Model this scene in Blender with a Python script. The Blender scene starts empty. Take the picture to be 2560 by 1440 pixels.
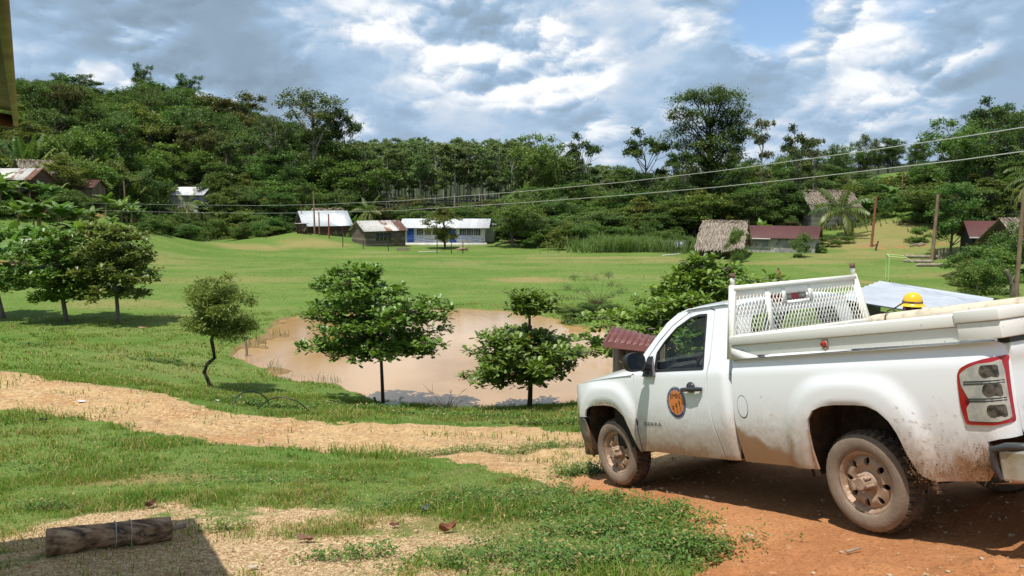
import bpy, math, random
import numpy as np
from mathutils import Vector, Matrix
from mathutils.geometry import delaunay_2d_cdt
PI = math.pi
random.seed(7); rng = np.random.default_rng(7)
S = bpy.context.scene

# ---------------------------------------------------------------- camera, light, sky
FPX = 1900.0; HORIZ = 495.0
PITCH = math.atan((720 - HORIZ) / FPX)
CP, SP = math.cos(PITCH), math.sin(PITCH)
EYE = np.array([0, 0, 6.4])
cam = bpy.data.cameras.new('camera'); co = bpy.data.objects.new('camera', cam)
S.collection.objects.link(co); S.camera = co
co.location = EYE; co.rotation_euler = (PI / 2 - PITCH, 0, 0)
cam.sensor_width = 36; cam.lens = 36 * FPX / 2560; cam.clip_start = .05; cam.clip_end = 4000

SUN = np.array([-.185, -.265, .946]); SUN /= np.linalg.norm(SUN)
sl = bpy.data.lights.new('sun', 'SUN'); sl.energy = 4.6; sl.angle = math.radians(.5); sl.color = (1, .96, .89)
so = bpy.data.objects.new('sun', sl); S.collection.objects.link(so)
so.rotation_euler = Vector(SUN).to_track_quat('Z', 'Y').to_euler()
S.view_settings.view_transform = 'Standard'; S.view_settings.look = 'None'
S.view_settings.exposure = 0.2; S.view_settings.gamma = 1; S.view_settings.use_curve_mapping = False

def ray(px, py):
    u = (px - 1280) / FPX; w = -(py - 720) / FPX
    return np.array([u, CP + w * SP, -SP + w * CP])

W = bpy.data.worlds.new('World'); S.world = W; W.use_nodes = True
nt = W.node_tree; nt.nodes.clear()
class NT:
    """tiny helper to write node graphs"""
    def __init__(s, nt): s.nt = nt
    def n(s, typ, **kw):
        x = s.nt.nodes.new(typ)
        for k, v in kw.items():
            if k.startswith('i_'): 
                key = k[2:].replace('_', ' ')
                x.inputs[key].default_value = v
            else: setattr(x, k, v)
        return x
    def put(s, sock, v):
        if isinstance(v, (int, float, tuple, list)): sock.default_value = v
        else: s.nt.links.new(v, sock)
    def m(s, op, a, b=0.0, c=0.0, clamp=False):
        x = s.nt.nodes.new('ShaderNodeMath'); x.operation = op; x.use_clamp = clamp
        s.put(x.inputs[0], a); s.put(x.inputs[1], b); s.put(x.inputs[2], c)
        return x.outputs[0]
    def vm(s, op, a, b=(0, 0, 0)):
        x = s.nt.nodes.new('ShaderNodeVectorMath'); x.operation = op
        s.put(x.inputs[0], a); s.put(x.inputs[1], b)
        return x.outputs['Value'] if op in ('DOT_PRODUCT', 'LENGTH') else x.outputs[0]
    def mix(s, f, a, b):
        x = s.nt.nodes.new('ShaderNodeMix'); x.data_type = 'RGBA'
        s.put(x.inputs[0], f); s.put(x.inputs[6], a if not isinstance(a, tuple) else (*a[:3], 1)); s.put(x.inputs[7], b if not isinstance(b, tuple) else (*b[:3], 1))
        return x.outputs[2]
    def mul(s, a, b):
        x = s.nt.nodes.new('ShaderNodeMix'); x.data_type = 'RGBA'; x.blend_type = 'MULTIPLY'
        s.put(x.inputs[0], 1.0); s.put(x.inputs[6], a if not isinstance(a, tuple) else (*a[:3], 1)); s.put(x.inputs[7], b if not isinstance(b, tuple) else (*b[:3], 1))
        return x.outputs[2]
    def ss(s, v, lo, hi):
        x = s.nt.nodes.new('ShaderNodeMapRange'); x.interpolation_type = 'SMOOTHSTEP'
        s.put(x.inputs[0], v); s.put(x.inputs[1], lo); s.put(x.inputs[2], hi)
        return x.outputs[0]
    def noise(s, vec, scale, detail=4, rough=.55, dist=0.0):
        x = s.nt.nodes.new('ShaderNodeTexNoise'); s.nt.links.new(vec, x.inputs['Vector'])
        x.inputs['Scale'].default_value = scale; x.inputs['Detail'].default_value = detail
        x.inputs['Roughness'].default_value = rough; x.inputs['Distortion'].default_value = dist
        return x.outputs[0]
    def comb(s, x_, y_, z_):
        x = s.nt.nodes.new('ShaderNodeCombineXYZ')
        s.put(x.inputs[0], x_); s.put(x.inputs[1], y_); s.put(x.inputs[2], z_); return x.outputs[0]
    def sep(s, v):
        x = s.nt.nodes.new('ShaderNodeSeparateXYZ'); s.nt.links.new(v, x.inputs[0]); return x.outputs
w = NT(nt)
sky = w.n('ShaderNodeTexSky', sky_type='NISHITA', sun_disc=False)
sky.dust_density = .3; sky.ozone_density = 3.5; sky.sun_elevation = math.asin(SUN[2]); sky.sun_rotation = math.atan2(SUN[0], SUN[1])
tc = w.n('ShaderNodeTexCoord'); D = tc.outputs['Generated']; dx, dy, dz = w.sep(D)
zz = w.m('ADD', w.m('MAXIMUM', dz, 0.0), .16)
P = w.comb(w.m('DIVIDE', dx, zz), w.m('DIVIDE', dy, zz), w.m('MULTIPLY', dz, 2.0))
big = w.noise(P, .75, 3, .5, .3)
D2 = w.comb(dx, w.m('MULTIPLY', dy, .6), w.m('MULTIPLY', dz, 1.7))
bil = w.noise(D2, 8.5, 10, .60, .35)
fine = w.noise(D2, 15, 8, .65, .3)
bias = 0.0
BL = [(430, 60, .15, -.34), (60, 90, .05, .10), (880, 90, .085, .30), (700, 110, .05, .12), (1200, 20, .07, -.16), (1420, 30, .06, .02), (1600, 90, .06, .14), (1160, 190, .06, .16),
      (1480, 175, .035, .22), (1530, 60, .07, .06), (1700, 60, .05, .12), (1640, 45, .04, -.08), (1340, 120, .05, .14), (1050, 140, .06, .12), (2120, 110, .08, .16), (2260, 210, .06, .14), (2450, 60, .1, .0), (2330, 160, .05, -.1), (2460, 260, .09, -.18),
      (420, 230, .06, .12), (120, 170, .06, .08), (820, 220, .10, -.14), (1200, 260, .08, .05), (1900, 300, .10, -.08), (2060, 330, .07, -.05), (1500, 300, .07, .04), (950, 200, .05, -.06), (700, 40, .04, .1)]
warp = w.vm('ADD', D, w.vm('MULTIPLY', w.vm('SUBTRACT', w.comb(bil, fine, w.noise(D2, 6, 5, .6)), (.5, .5, .5)), (.15, .15, .10)))
wn = w.vm('NORMALIZE', warp)
for (px, py, r, a) in BL:
    v = ray(px, py); v /= np.linalg.norm(v)
    d = w.vm('DOT_PRODUCT', wn, tuple(v))
    bias = w.m('ADD', bias, w.m('MULTIPLY', w.ss(d, math.cos(r * 1.5), 1.0), a))
D3 = w.vm('ADD', D2, (-.004, 0, .016)); D4 = w.vm('ADD', D2, (-.002, 0, .007))
rel = w.m('SUBTRACT', bil, w.noise(D3, 8.5, 10, .60, .35)); rel2 = w.m('SUBTRACT', fine, w.noise(D4, 15, 8, .65, .3))
soft = w.noise(D2, 5.0, 3, .5, .2)
puff = w.ss(soft, .36, .58)
val = w.m('ADD', w.m('ADD', w.m('MULTIPLY', w.m('SUBTRACT', big, .5), .40), w.m('MULTIPLY', w.m('SUBTRACT', soft, .5), .55)), w.m('MULTIPLY', w.m('MULTIPLY', w.m('SUBTRACT', bil, .5), .55), w.m('ADD', .35, puff)))
val = w.m('ADD', val, w.m('MULTIPLY', w.m('ADD', w.m('MULTIPLY', rel, 1.0), w.m('MULTIPLY', rel2, .6)), w.m('ADD', .25, w.m('MULTIPLY', puff, .9))))
def vor(vec, sc):
    x = nt.nodes.new('ShaderNodeTexVoronoi'); x.feature = 'F1'; x.inputs['Scale'].default_value = sc; nt.links.new(vec, x.inputs['Vector']); return x.outputs['Distance']
wv = w.vm('MULTIPLY', w.vm('SUBTRACT', w.comb(bil, fine, soft), (.5, .5, .5)), (.11, .11, .11))
DV = w.vm('ADD', D2, wv); DV2 = w.vm('ADD', DV, (-.008, 0, .020))
v1 = w.m('SUBTRACT', vor(DV2, 11), vor(DV, 11)); v2 = w.m('SUBTRACT', vor(w.vm('ADD', DV, (-.004, 0, .010)), 24), vor(DV, 24))
val = w.m('ADD', val, w.m('MULTIPLY', w.m('ADD', w.m('MULTIPLY', v1, 1.35), w.m('MULTIPLY', v2, .95)), w.m('MULTIPLY', puff, .95)))
val = w.m('ADD', w.m('MULTIPLY', w.m('SUBTRACT', w.m('ADD', val, bias), 0.0), .82), .525)
cr = w.n('ShaderNodeValToRGB'); w.put(cr.inputs[0], val)
e = cr.color_ramp.elements
e[0].position = 0.0; e[0].color = (.22, .30, .39, 1)
e[1].position = 1.0; e[1].color = (.98, .99, 1.0, 1)
for p_, c_ in ((.25, (.265, .36, .465)), (.42, (.305, .43, .585)), (.54, (.39, .52, .68)), (.68, (.60, .67, .76)), (.82, (.84, .87, .91))):
    q = e.new(p_); q.color = (*c_, 1)
cloud = cr.outputs[0]
hz = w.ss(dz, .0, .16)
cloud = w.mix(w.m('MULTIPLY', w.m('SUBTRACT', 1.0, hz), .45), cloud, (.42, .52, .66))
cloud = w.mix(w.ss(dz, .45, .9), cloud, (.30, .36, .46))
gv = ray(1925, 10); gv /= np.linalg.norm(gv)
gap = w.ss(w.vm('DOT_PRODUCT', wn, tuple(gv)), math.cos(.062), math.cos(.030))
gv2 = ray(2290, 30); gv2 /= np.linalg.norm(gv2)
gap = w.m('ADD', gap, w.m('MULTIPLY', w.ss(w.vm('DOT_PRODUCT', wn, tuple(gv2)), math.cos(.04), math.cos(.01)), .5), clamp=True)
bg1 = w.n('ShaderNodeBackground'); w.put(bg1.inputs[0], sky.outputs[0]); bg1.inputs[1].default_value = .135
bg2 = w.n('ShaderNodeBackground'); w.put(bg2.inputs[0], cloud); bg2.inputs[1].default_value = 1.0
bgg = w.n('ShaderNodeBackground'); w.put(bgg.inputs[0], sky.outputs[0]); bgg.inputs[1].default_value = .12
mx = w.n('ShaderNodeMixShader'); w.put(mx.inputs[0], gap); w.put(mx.inputs[1], bg2.outputs[0]); w.put(mx.inputs[2], bg1.outputs[0])
wo = w.n('ShaderNodeOutputWorld'); w.put(wo.inputs[0], mx.outputs[0])

# ---------------------------------------------------------------- helpers
COL = S.collection
def _h(ix, iy, seed):
    n = (ix.astype(np.int64) * 374761393 + iy.astype(np.int64) * 668265263 + seed * 1442695041) & 0xffffffff
    n = ((n ^ (n >> 13)) * 1274126177) & 0xffffffff
    return ((n ^ (n >> 16)) & 0xffff) / 65535.0
def vnoise(x, y, seed=0):
    x = np.asarray(x, float); y = np.asarray(y, float)
    ix, iy = np.floor(x), np.floor(y); fx, fy = x - ix, y - iy
    fx = fx * fx * (3 - 2 * fx); fy = fy * fy * (3 - 2 * fy)
    a, b, c, d = _h(ix, iy, seed), _h(ix + 1, iy, seed), _h(ix, iy + 1, seed), _h(ix + 1, iy + 1, seed)
    return (a * (1 - fx) + b * fx) * (1 - fy) + (c * (1 - fx) + d * fx) * fy
def fbm(x, y, seed=0, o=4):
    s = 0; a = .5; t = 0
    for k in range(o):
        s = s + a * vnoise(x * 2 ** k, y * 2 ** k, seed + k * 17); t += a; a *= .5
    return s / t
def sstep(a, b, x):
    t = np.clip((np.asarray(x, float) - a) / (b - a), 0, 1); return t * t * (3 - 2 * t)

def mesh_from(V, F, name='mesh', cols=None, attrs=None):
    """V (n,3); F list of index lists, or an (m,k) int array"""
    me = bpy.data.meshes.new(name)
    V = np.asarray(V, np.float32); me.vertices.add(len(V)); me.vertices.foreach_set('co', V.ravel())
    if isinstance(F, np.ndarray):
        m, k = F.shape; fl = F.ravel(); st = np.arange(m) * k; tot = np.full(m, k)
    else:
        tot = np.array([len(f) for f in F]); fl = np.array([i for f in F for i in f]); st = np.concatenate([[0], np.cumsum(tot)[:-1]]); m = len(F)
    me.loops.add(len(fl)); me.loops.foreach_set('vertex_index', fl.astype(np.int32))
    me.polygons.add(m); me.polygons.foreach_set('loop_start', st.astype(np.int32))
    me.update(calc_edges=True); me.validate()
    if cols is not None:
        ca = me.color_attributes.new('Col', 'FLOAT_COLOR', 'POINT')
        c4 = np.ones((len(V), 4), np.float32); c4[:, :3] = cols; ca.data.foreach_set('color', c4.ravel())
    for k, v in (attrs or {}).items():
        at_ = me.attributes.new(k, 'FLOAT', 'POINT'); at_.data.foreach_set('value', np.asarray(v, np.float32))
    return me
def smooth(me, ang=40):
    me.polygons.foreach_set('use_smooth', np.ones(len(me.polygons), bool))
    if ang < 180: me.set_sharp_from_angle(angle=math.radians(ang))
def link(name, me, mat=None, parent=None, sm=None):
    o = bpy.data.objects.new(name, me); COL.objects.link(o)
    if mat is not None and me is not None and len(me.materials) == 0: me.materials.append(mat)
    if parent is not None: o.parent = parent
    if sm: smooth(me, sm)
    return o
def tag(o, label=None, cat=None, group=None, kind=None):
    if label: o['label'] = label
    if cat: o['category'] = cat
    if group: o['group'] = group
    if kind: o['kind'] = kind
    return o
def empty(name, loc=(0, 0, 0), rz=0, **kw):
    o = bpy.data.objects.new(name, None); COL.objects.link(o); o.empty_display_size = .2
    o.location = loc; o.rotation_euler = (0, 0, rz); tag(o, **kw); return o
def copy_tree(o, parent=None):
    c = o.copy(); COL.objects.link(c)
    if parent is not None: c.parent = parent; c.matrix_parent_inverse = o.matrix_parent_inverse
    for ch in KIDS(o): copy_tree(ch, c)
    return c
def KIDS(o): return [x for x in bpy.data.objects if x.parent == o]

class MB:
    def __init__(s): s.V = []; s.F = []; s.C = []
    def add(s, V, F, col=None):
        b = len(s.V); s.V += [tuple(map(float, v)) for v in V]; s.F += [[i + b for i in f] for f in F]
        s.C += [col or (1, 1, 1)] * len(V); return s
    def box(s, c, d, R=None, col=None, taper=1.0):
        c = np.array(c, float); h = np.array(d, float) / 2; V = []
        for z in (-1, 1):
            for x, y in ((-1, -1), (1, -1), (1, 1), (-1, 1)):
                k = taper if z > 0 else 1
                v = np.array([x * h[0] * k, y * h[1] * k, z * h[2]])
                if R is not None: v = R @ v
                V.append(c + v)
        return s.add(V, [[3, 2, 1, 0], [4, 5, 6, 7], [0, 1, 5, 4], [1, 2, 6, 5], [2, 3, 7, 6], [3, 0, 4, 7]], col)
    def bar(s, a, b, w_, h_=None, col=None, up=(0, 0, 1)):
        a = np.array(a, float); b = np.array(b, float); h_ = h_ or w_
        x = b - a; L = np.linalg.norm(x); x /= L; u = np.array(up, float)
        if abs(x @ u) > .95: u = np.array([1, 0, 0.])
        y = np.cross(u, x); y /= np.linalg.norm(y); z = np.cross(x, y)
        return s.box((a + b) / 2, (L, w_, h_), np.stack([x, y, z], 1), col)
    def tube(s, pts, r, n=8, caps=True, col=None, jit=0):
        pts = [np.array(p, float) for p in pts]; m = len(pts)
        rs = [r] * m if np.isscalar(r) else list(r); V = []; F = []
        ref = np.array([.31, .22, .93])
        for i, p in enumerate(pts):
            t = pts[min(i + 1, m - 1)] - pts[max(i - 1, 0)]; t /= (np.linalg.norm(t) + 1e-9)
            a = np.cross(t, ref)
            if np.linalg.norm(a) < .2: a = np.cross(t, (1, 0, 0))
            a /= np.linalg.norm(a); b = np.cross(t, a)
            for k in range(n):
                an = 2 * PI * k / n; q = rs[i] * (1 + (random.uniform(-jit, jit) if jit else 0)); V.append(p + a * math.cos(an) * q + b * math.sin(an) * q)
        for i in range(m - 1):
            for k in range(n):
                F.append([i * n + k, i * n + (k + 1) % n, (i + 1) * n + (k + 1) % n, (i + 1) * n + k])
        if caps: F.append(list(range(n))[::-1]); F.append([(m - 1) * n + k for k in range(n)])
        return s.add(V, F, col)
    def lathe(s, prof, n=32, axis='y', c=(0, 0, 0), close=False, rmod=None):
        """prof: (radius, along) pairs, around axis y"""
        V = []; F = []; m = len(prof)
        for k in range(n):
            a = 2 * PI * k / n
            for j, (r, h) in enumerate(prof):
                if rmod: r = rmod(r, h, k, j)
                if axis == 'y': V.append((c[0] + r * math.cos(a), c[1] + h, c[2] + r * math.sin(a)))
                else: V.append((c[0] + r * math.cos(a), c[1] + r * math.sin(a), c[2] + h))
        for k in range(n):
            for j in range(m - 1 + (1 if close else 0)):
                j2 = (j + 1) % m
                F.append([k * m + j, k * m + j2, ((k + 1) % n) * m + j2, ((k + 1) % n) * m + j])
        return s.add(V, F)
    def grid(s, fn, us, vs):
        V = [fn(u, v) for u in us for v in vs]; m = len(vs)
        F = [[i * m + j, (i + 1) * m + j, (i + 1) * m + j + 1, i * m + j + 1] for i in range(len(us) - 1) for j in range(m - 1)]
        return s.add(V, F)
    def build(s, name, mat, parent=None, sm=None, usecol=False):
        me = mesh_from(s.V, s.F, name, cols=s.C if usecol else None)
        return link(name, me, mat, parent, sm)

# ---------------------------------------------------------------- materials
def mat(name, base=(.5, .5, .5), rough=.6, metal=0, spec=.5):
    m_ = bpy.data.materials.new(name); m_.use_nodes = True
    b = m_.node_tree.nodes['Principled BSDF']
    b.inputs['Base Color'].default_value = (*base, 1); b.inputs['Roughness'].default_value = rough
    b.inputs['Metallic'].default_value = metal; b.inputs['Specular IOR Level'].default_value = spec
    return m_
def nm(m_):
    g = NT(m_.node_tree); b = m_.node_tree.nodes['Principled BSDF']
    t = g.n('ShaderNodeTexCoord'); return g, b, t.outputs['Object']
def noisy(name, c1, c2, scale=6, rough=.75, bump=.3, detail=6, stretch=(1, 1, 1), metal=0, c3=None, spec=.4, bscale=None, bdist=.02):
    m_ = mat(name, c1, rough, metal, spec); g, b, O = nm(m_)
    v = g.vm('MULTIPLY', O, stretch)
    n = g.noise(v, scale, detail, .62)
    c = g.mix(g.ss(n, .35, .65), c1, c2)
    if c3:
        c = g.mix(g.ss(g.noise(v, scale * 3.1, detail, .65), .52, .66), c, c3)
    g.put(b.inputs['Base Color'], c)
    if bump:
        bp = g.n('ShaderNodeBump'); bp.inputs['Strength'].default_value = bump; bp.inputs['Distance'].default_value = bdist
        g.put(bp.inputs['Height'], g.noise(v, bscale or scale * 4, detail, .65)); g.put(b.inputs['Normal'], bp.outputs[0])
    return m_

def leaf_mat(name, rough=.5, trans=.28, gloss=.35, tint=(1, 1, 1), var=.3):
    m_ = bpy.data.materials.new(name); m_.use_nodes = True; g = NT(m_.node_tree)
    b = m_.node_tree.nodes['Principled BSDF']; out = m_.node_tree.nodes['Material Output']
    a = g.n('ShaderNodeAttribute'); a.attribute_name = 'Col'
    oi = g.n('ShaderNodeObjectInfo')
    r = oi.outputs['Random']
    hv = g.n('ShaderNodeHueSaturation'); g.put(hv.inputs['Color'], g.mul(a.outputs['Color'], tint))
    g.put(hv.inputs['Hue'], g.m('ADD', .5 - .02, g.m('MULTIPLY', g.m('FRACT', g.m('MULTIPLY', r, 7.31)), .035)))
    g.put(hv.inputs['Value'], g.m('ADD', 1 - var * .5, g.m('MULTIPLY', r, var)))
    c = hv.outputs[0]
    g.put(b.inputs['Base Color'], c); b.inputs['Roughness'].default_value = rough; b.inputs['Specular IOR Level'].default_value = gloss
    tr = g.n('ShaderNodeBsdfTranslucent'); g.put(tr.inputs[0], g.mul(c, (1.5, 1.6, .7)))
    ms = g.n('ShaderNodeMixShader'); ms.inputs[0].default_value = trans
    g.put(ms.inputs[1], b.outputs[0]); g.put(ms.inputs[2], tr.outputs[0]); g.put(out.inputs[0], ms.outputs[0])
    return m_
M = {}
M['leaf'] = leaf_mat('leaf_forest', .55, .25, .3)
M['leaf_gloss'] = leaf_mat('leaf_glossy', .42, .22, .45, var=.12)
M['leaf_small'] = leaf_mat('leaf_small', .5, .3, .35, var=.1)
M['grass'] = leaf_mat('grass_blade', .6, .35, .2, var=0)
M['palm'] = leaf_mat('palm_leaf', .42, .3, .45)
M['bark'] = noisy('bark', (.10, .075, .055), (.2, .16, .12), 9, .9, .6, stretch=(1, 1, .25))
M['bark_dark'] = noisy('bark_dark', (.035, .026, .02), (.09, .065, .045), 14, .9, .6, stretch=(1, 1, .3))
M['bark_pale'] = noisy('bark_pale', (.44, .40, .34), (.26, .23, .18), 3, .85, .2, stretch=(1, 1, .3))
M['bark_grey'] = noisy('bark_grey', (.2, .17, .14), (.1, .08, .06), 6, .9, .4, stretch=(1, 1, .4))

# ---------------------------------------------------------------- terrain
TR = np.array([[-0.4371, -0.8913, -0.1207], [0.8697, -0.453, 0.1962], [-0.2295, -0.0192, 0.9731]])
u_, s_, v_ = np.linalg.svd(TR); TR = u_ @ v_
TT = np.array([3.527, 5.8855, 3.8975])
def tw(p): return TR @ np.array(p, float) + TT
CTRL = []
for x in (-2.5, -.8, .8, 2.4, 4.0):
    for y in (-1.6, 0, 1.2): CTRL.append(tw((x, y, 0.0)))
CTRL += [tw((-2.5, 2.6, .03)), tw((0, 2.4, .0)), tw((2.5, 2.2, .0)), tw((-4.5, 0, .0)), tw((-4.5, 3, .0))]
def cz(px, py, z):      # a point of the ground seen at that pixel, at height z
    v = ray(px, py); t = (z - 6.4) / v[2]; CTRL.append(EYE + t * v)
def ct(px, t, z):       # a point of the ground at depth t
    v = ray(px, 495); CTRL.append(np.array([v[0] * t, t, z]))
for a in [(0, 1440, 3.45), (300, 1440, 3.5), (700, 1440, 3.6), (1100, 1440, 3.75), (1500, 1440, 3.85), (0, 1340, 3.1), (350, 1340, 3.2), (700, 1320, 3.2), (1100, 1320, 3.3),
          (0, 1200, 2.65), (350, 1200, 2.7), (700, 1200, 2.7), (1050, 1200, 2.75), (0, 1090, 2.3), (350, 1110, 2.25), (700, 1130, 2.15), (1050, 1150, 2.3),
          (0, 1020, 1.95), (300, 1060, 1.9), (640, 1110, 1.85), (1000, 1135, 2.0), (0, 935, 1.75), (250, 965, 1.65), (460, 1005, 1.6), (700, 1045, 1.5), (1000, 1063, 1.45), (1400, 1075, 1.5),
          (0, 880, .9), (200, 900, .85), (400, 950, .8), (650, 1000, .8), (960, 1012, .35), (1325, 1012, .35), (1450, 1010, .4), (1640, 1010, .6), (1900, 1010, .8),
          (0, 800, .1), (165, 800, .1), (295, 808, .1), (450, 880, .15), (520, 970, .45), (640, 945, .05), (800, 965, .05), (1200, 770, .08), (1430, 800, .1), (1500, 810, .1),
          (100, 740, 0), (500, 730, 0), (900, 700, 0), (1300, 700, 0), (1700, 740, 0), (2100, 740, 0), (2450, 745, .05), (2559, 700, .2),
          (500, 640, 0), (900, 650, 0), (1300, 650, 0), (1700, 650, 0), (2050, 660, 0), (2300, 690, 0), (430, 612, .1), (650, 622, .1), (1000, 612, 0), (1280, 638, 0), (1650, 640, 0)]: cz(*a)
for a in [(150, 58, .2), (-200, 58, .8), (0, 70, 1.2), (200, 74, 1.2), (330, 84, 2.0), (60, 84, 5.6), (200, 86, 5.2), (330, 100, 3.2), (0, 100, 8.5), (-300, 80, 7), (420, 112, 1.0), (480, 130, 4.4), (350, 130, 6.5),
          (560, 118, 1.2), (650, 110, 1.0), (740, 102, 1.75), (860, 100, .6), (700, 97, .3), (800, 97, .5), (640, 103, .9), (1000, 112, .1), (1250, 112, .2), (1500, 110, .6), (800, 130, 1.8), (1100, 135, 1.5), (620, 135, 4),
          (100, 120, 13), (300, 120, 9), (-300, 130, 16), (0, 160, 19), (300, 160, 17), (550, 160, 12), (750, 160, 6), (950, 160, 4), (1200, 165, 4), (1500, 160, 4),
          (50, 210, 31), (350, 205, 28), (520, 205, 25), (700, 200, 17), (900, 210, 7), (1200, 220, 7), (1500, 220, 5), (0, 280, 33), (500, 280, 28), (900, 290, 9), (1400, 300, 9),
          (1700, 97, .5), (1800, 90, .3), (1950, 90, .5), (1850, 110, 2), (2060, 105, 2.2), (2120, 95, 1.3), (2183, 86, 1.0), (2080, 118, 3.4), (2000, 130, 4), (2240, 98, 3.2), (2240, 115, 5.3), (2200, 140, 10.8), (2350, 140, 12),
          (2340, 78, .1), (2450, 70, .6), (2560, 66, 1.2), (2420, 90, 2.6), (2560, 90, 4.5), (2450, 120, 9), (2600, 120, 12), (2800, 100, 8), (1700, 150, 3.5), (1850, 160, 5), (2050, 180, 9), (2450, 180, 17),
          (1650, 220, 6), (1950, 230, 9), (2200, 240, 14), (1800, 320, 14), (2200, 320, 20), (2560, 260, 22), (2800, 200, 18),
          (1280, 500, 12), (200, 500, 34), (2400, 500, 24), (-500, 300, 30), (3000, 400, 24)]: ct(*a)
CTRL += [np.array(p, float) for p in [(-3, 0, 4.7), (0, 0, 4.85), (4, 0, 5.0), (-10, 0, 4.2), (12, 0, 4.9), (0, -10, 6), (-20, 5, 3), (14, 10, 2.6), (20, 12, 2), (15, 20, 1.1), (22, 25, .4), (-24, 15, 1.6), (-30, 28, .6), (30, 40, .1),
         (-900, -400, 4), (900, -400, 4), (0, -700, 4), (-1500, 600, 20), (1500, 600, 20), (0, 1800, 20)]]
CTRL = np.array(CTRL)
def _rbf_fit(P):
    A = np.linalg.norm(P[:, None, :2] - P[None, :, :2], axis=2); n = len(P)
    A = np.sqrt(A ** 2 + .25)
    K = np.zeros((n + 3, n + 3)); K[:n, :n] = A - np.eye(n) * .02; K[:n, n] = 1; K[:n, n + 1:] = P[:, :2] / 100; K[n:, :n] = K[:n, n:].T
    return np.linalg.solve(K, np.concatenate([P[:, 2], np.zeros(3)]))
_W = _rbf_fit(CTRL)
def h0(x, y):
    x = np.atleast_1d(np.asarray(x, float)); y = np.atleast_1d(np.asarray(y, float)); out = np.empty(x.size)
    xf, yf = x.ravel(), y.ravel()
    for i in range(0, x.size, 20000):
        a, b = xf[i:i + 20000, None], yf[i:i + 20000, None]
        r = np.sqrt((a - CTRL[:, 0]) ** 2 + (b - CTRL[:, 1]) ** 2 + .25)
        out[i:i + 20000] = r @ _W[:-3] + _W[-3] + (a[:, 0] * _W[-2] + b[:, 0] * _W[-1]) / 100
    return out.reshape(x.shape)
def hit(px, py, t0=3.0, t1=400):
    v = ray(px, py); t = np.geomspace(t0, t1, 700); p = EYE[None] + t[:, None] * v
    d = p[:, 2] - h0(p[:, 0], p[:, 1]); i = np.argmax(d < 0)
    if d[i] >= 0: return EYE + t1 * v
    k = d[i - 1] / (d[i - 1] - d[i]); return EYE + (t[i - 1] + k * (t[i] - t[i - 1])) * v
def onz(px, py, z):
    v = ray(px, py); return EYE + v * ((z - 6.4) / v[2])
def att(px, py, t): return EYE + t * ray(px, py)
def gz(x, y): return float(H(np.array([x]), np.array([y]))[0])

def poly_sd(X, Y, poly):
    """signed distance, negative inside"""
    poly = np.asarray(poly)[:, :2]; n = len(poly); d = np.full(X.shape, 1e9); ins = np.zeros(X.shape, bool)
    for i in range(n):
        a, b = poly[i], poly[(i + 1) % n]; e = b - a; L = max((e ** 2).sum(), 1e-9)
        t = np.clip(((X - a[0]) * e[0] + (Y - a[1]) * e[1]) / L, 0, 1)
        d = np.minimum(d, np.hypot(X - a[0] - t * e[0], Y - a[1] - t * e[1]))
        c = ((a[1] > Y) != (b[1] > Y)) & (X < (b[0] - a[0]) * (Y - a[1]) / (b[1] - a[1] + 1e-12) + a[0]); ins ^= c
    return np.where(ins, -d, d)
WATER = -.10
POND = np.array([onz(a, b, WATER) for a, b in [(565, 893), (600, 905), (650, 925), (700, 945), (800, 958), (880, 985), (950, 1002), (1050, 1012), (1200, 1024), (1330, 1018), (1450, 1010), (1600, 1000), (1800, 985), (1850, 930), (1800, 880),
       (1620, 822), (1560, 822), (1480, 820), (1440, 818), (1400, 800), (1380, 795), (1270, 778), (1160, 771), (1080, 773), (960, 778), (850, 782), (770, 788), (700, 800), (660, 818), (655, 845), (610, 868)]])
ROAD = np.array([hit(a, b) for a, b in [(-260, 905), (0, 930), (100, 945), (250, 965), (380, 985), (460, 1005), (560, 1030), (700, 1045), (850, 1060), (1000, 1064), (1200, 1068), (1330, 1072), (1460, 1080), (1700, 1085), (2000, 1088),
      (2300, 1100), (2300, 1180), (2000, 1200), (1700, 1215), (1500, 1212), (1290, 1186), (1180, 1163), (1100, 1143), (950, 1133), (800, 1122), (640, 1112), (520, 1098), (400, 1083), (300, 1058), (200, 1038), (60, 1022), (-260, 1000)]])
DIRT = np.array([tw(p) for p in ((3.9, -3, 0), (3.6, 1.2, 0), (3.1, 1.5, 0))] + [hit(a, b) for a, b in [(1440, 1218), (1455, 1240), (1520, 1272), (1600, 1302), (1700, 1335), (1768, 1375), (1735, 1410), (1725, 1440), (1700, 1600)]] + [np.array([1.5, 1, 4.5]), np.array([9, 1, 4.6]), np.array([11, 8, 3.5])])
STRAW = np.array([hit(a, b) for a, b in [(-100, 1300), (100, 1290), (250, 1262), (450, 1250), (600, 1262), (760, 1285), (900, 1320), (1040, 1350), (1180, 1390), (1300, 1440), (1350, 1520), (-100, 1500)]])
def masks(x, y):
    n1 = fbm(x * .9, y * .9, 3); n2 = fbm(x * 4, y * 4, 9)
    rd = poly_sd(x, y, ROAD) + (n1 - .5) * 1.0 + (n2 - .5) * .7
    dt = poly_sd(x, y, DIRT) + (n1 - .5) * .5 + (n2 - .5) * .5
    st = poly_sd(x, y, STRAW) + (n1 - .5) * 2.2 + (n2 - .5) * 1.4
    return 1 - sstep(-.12, .25, rd), 1 - sstep(-.1, .18, dt), 1 - sstep(-.9, .7, st)
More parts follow.
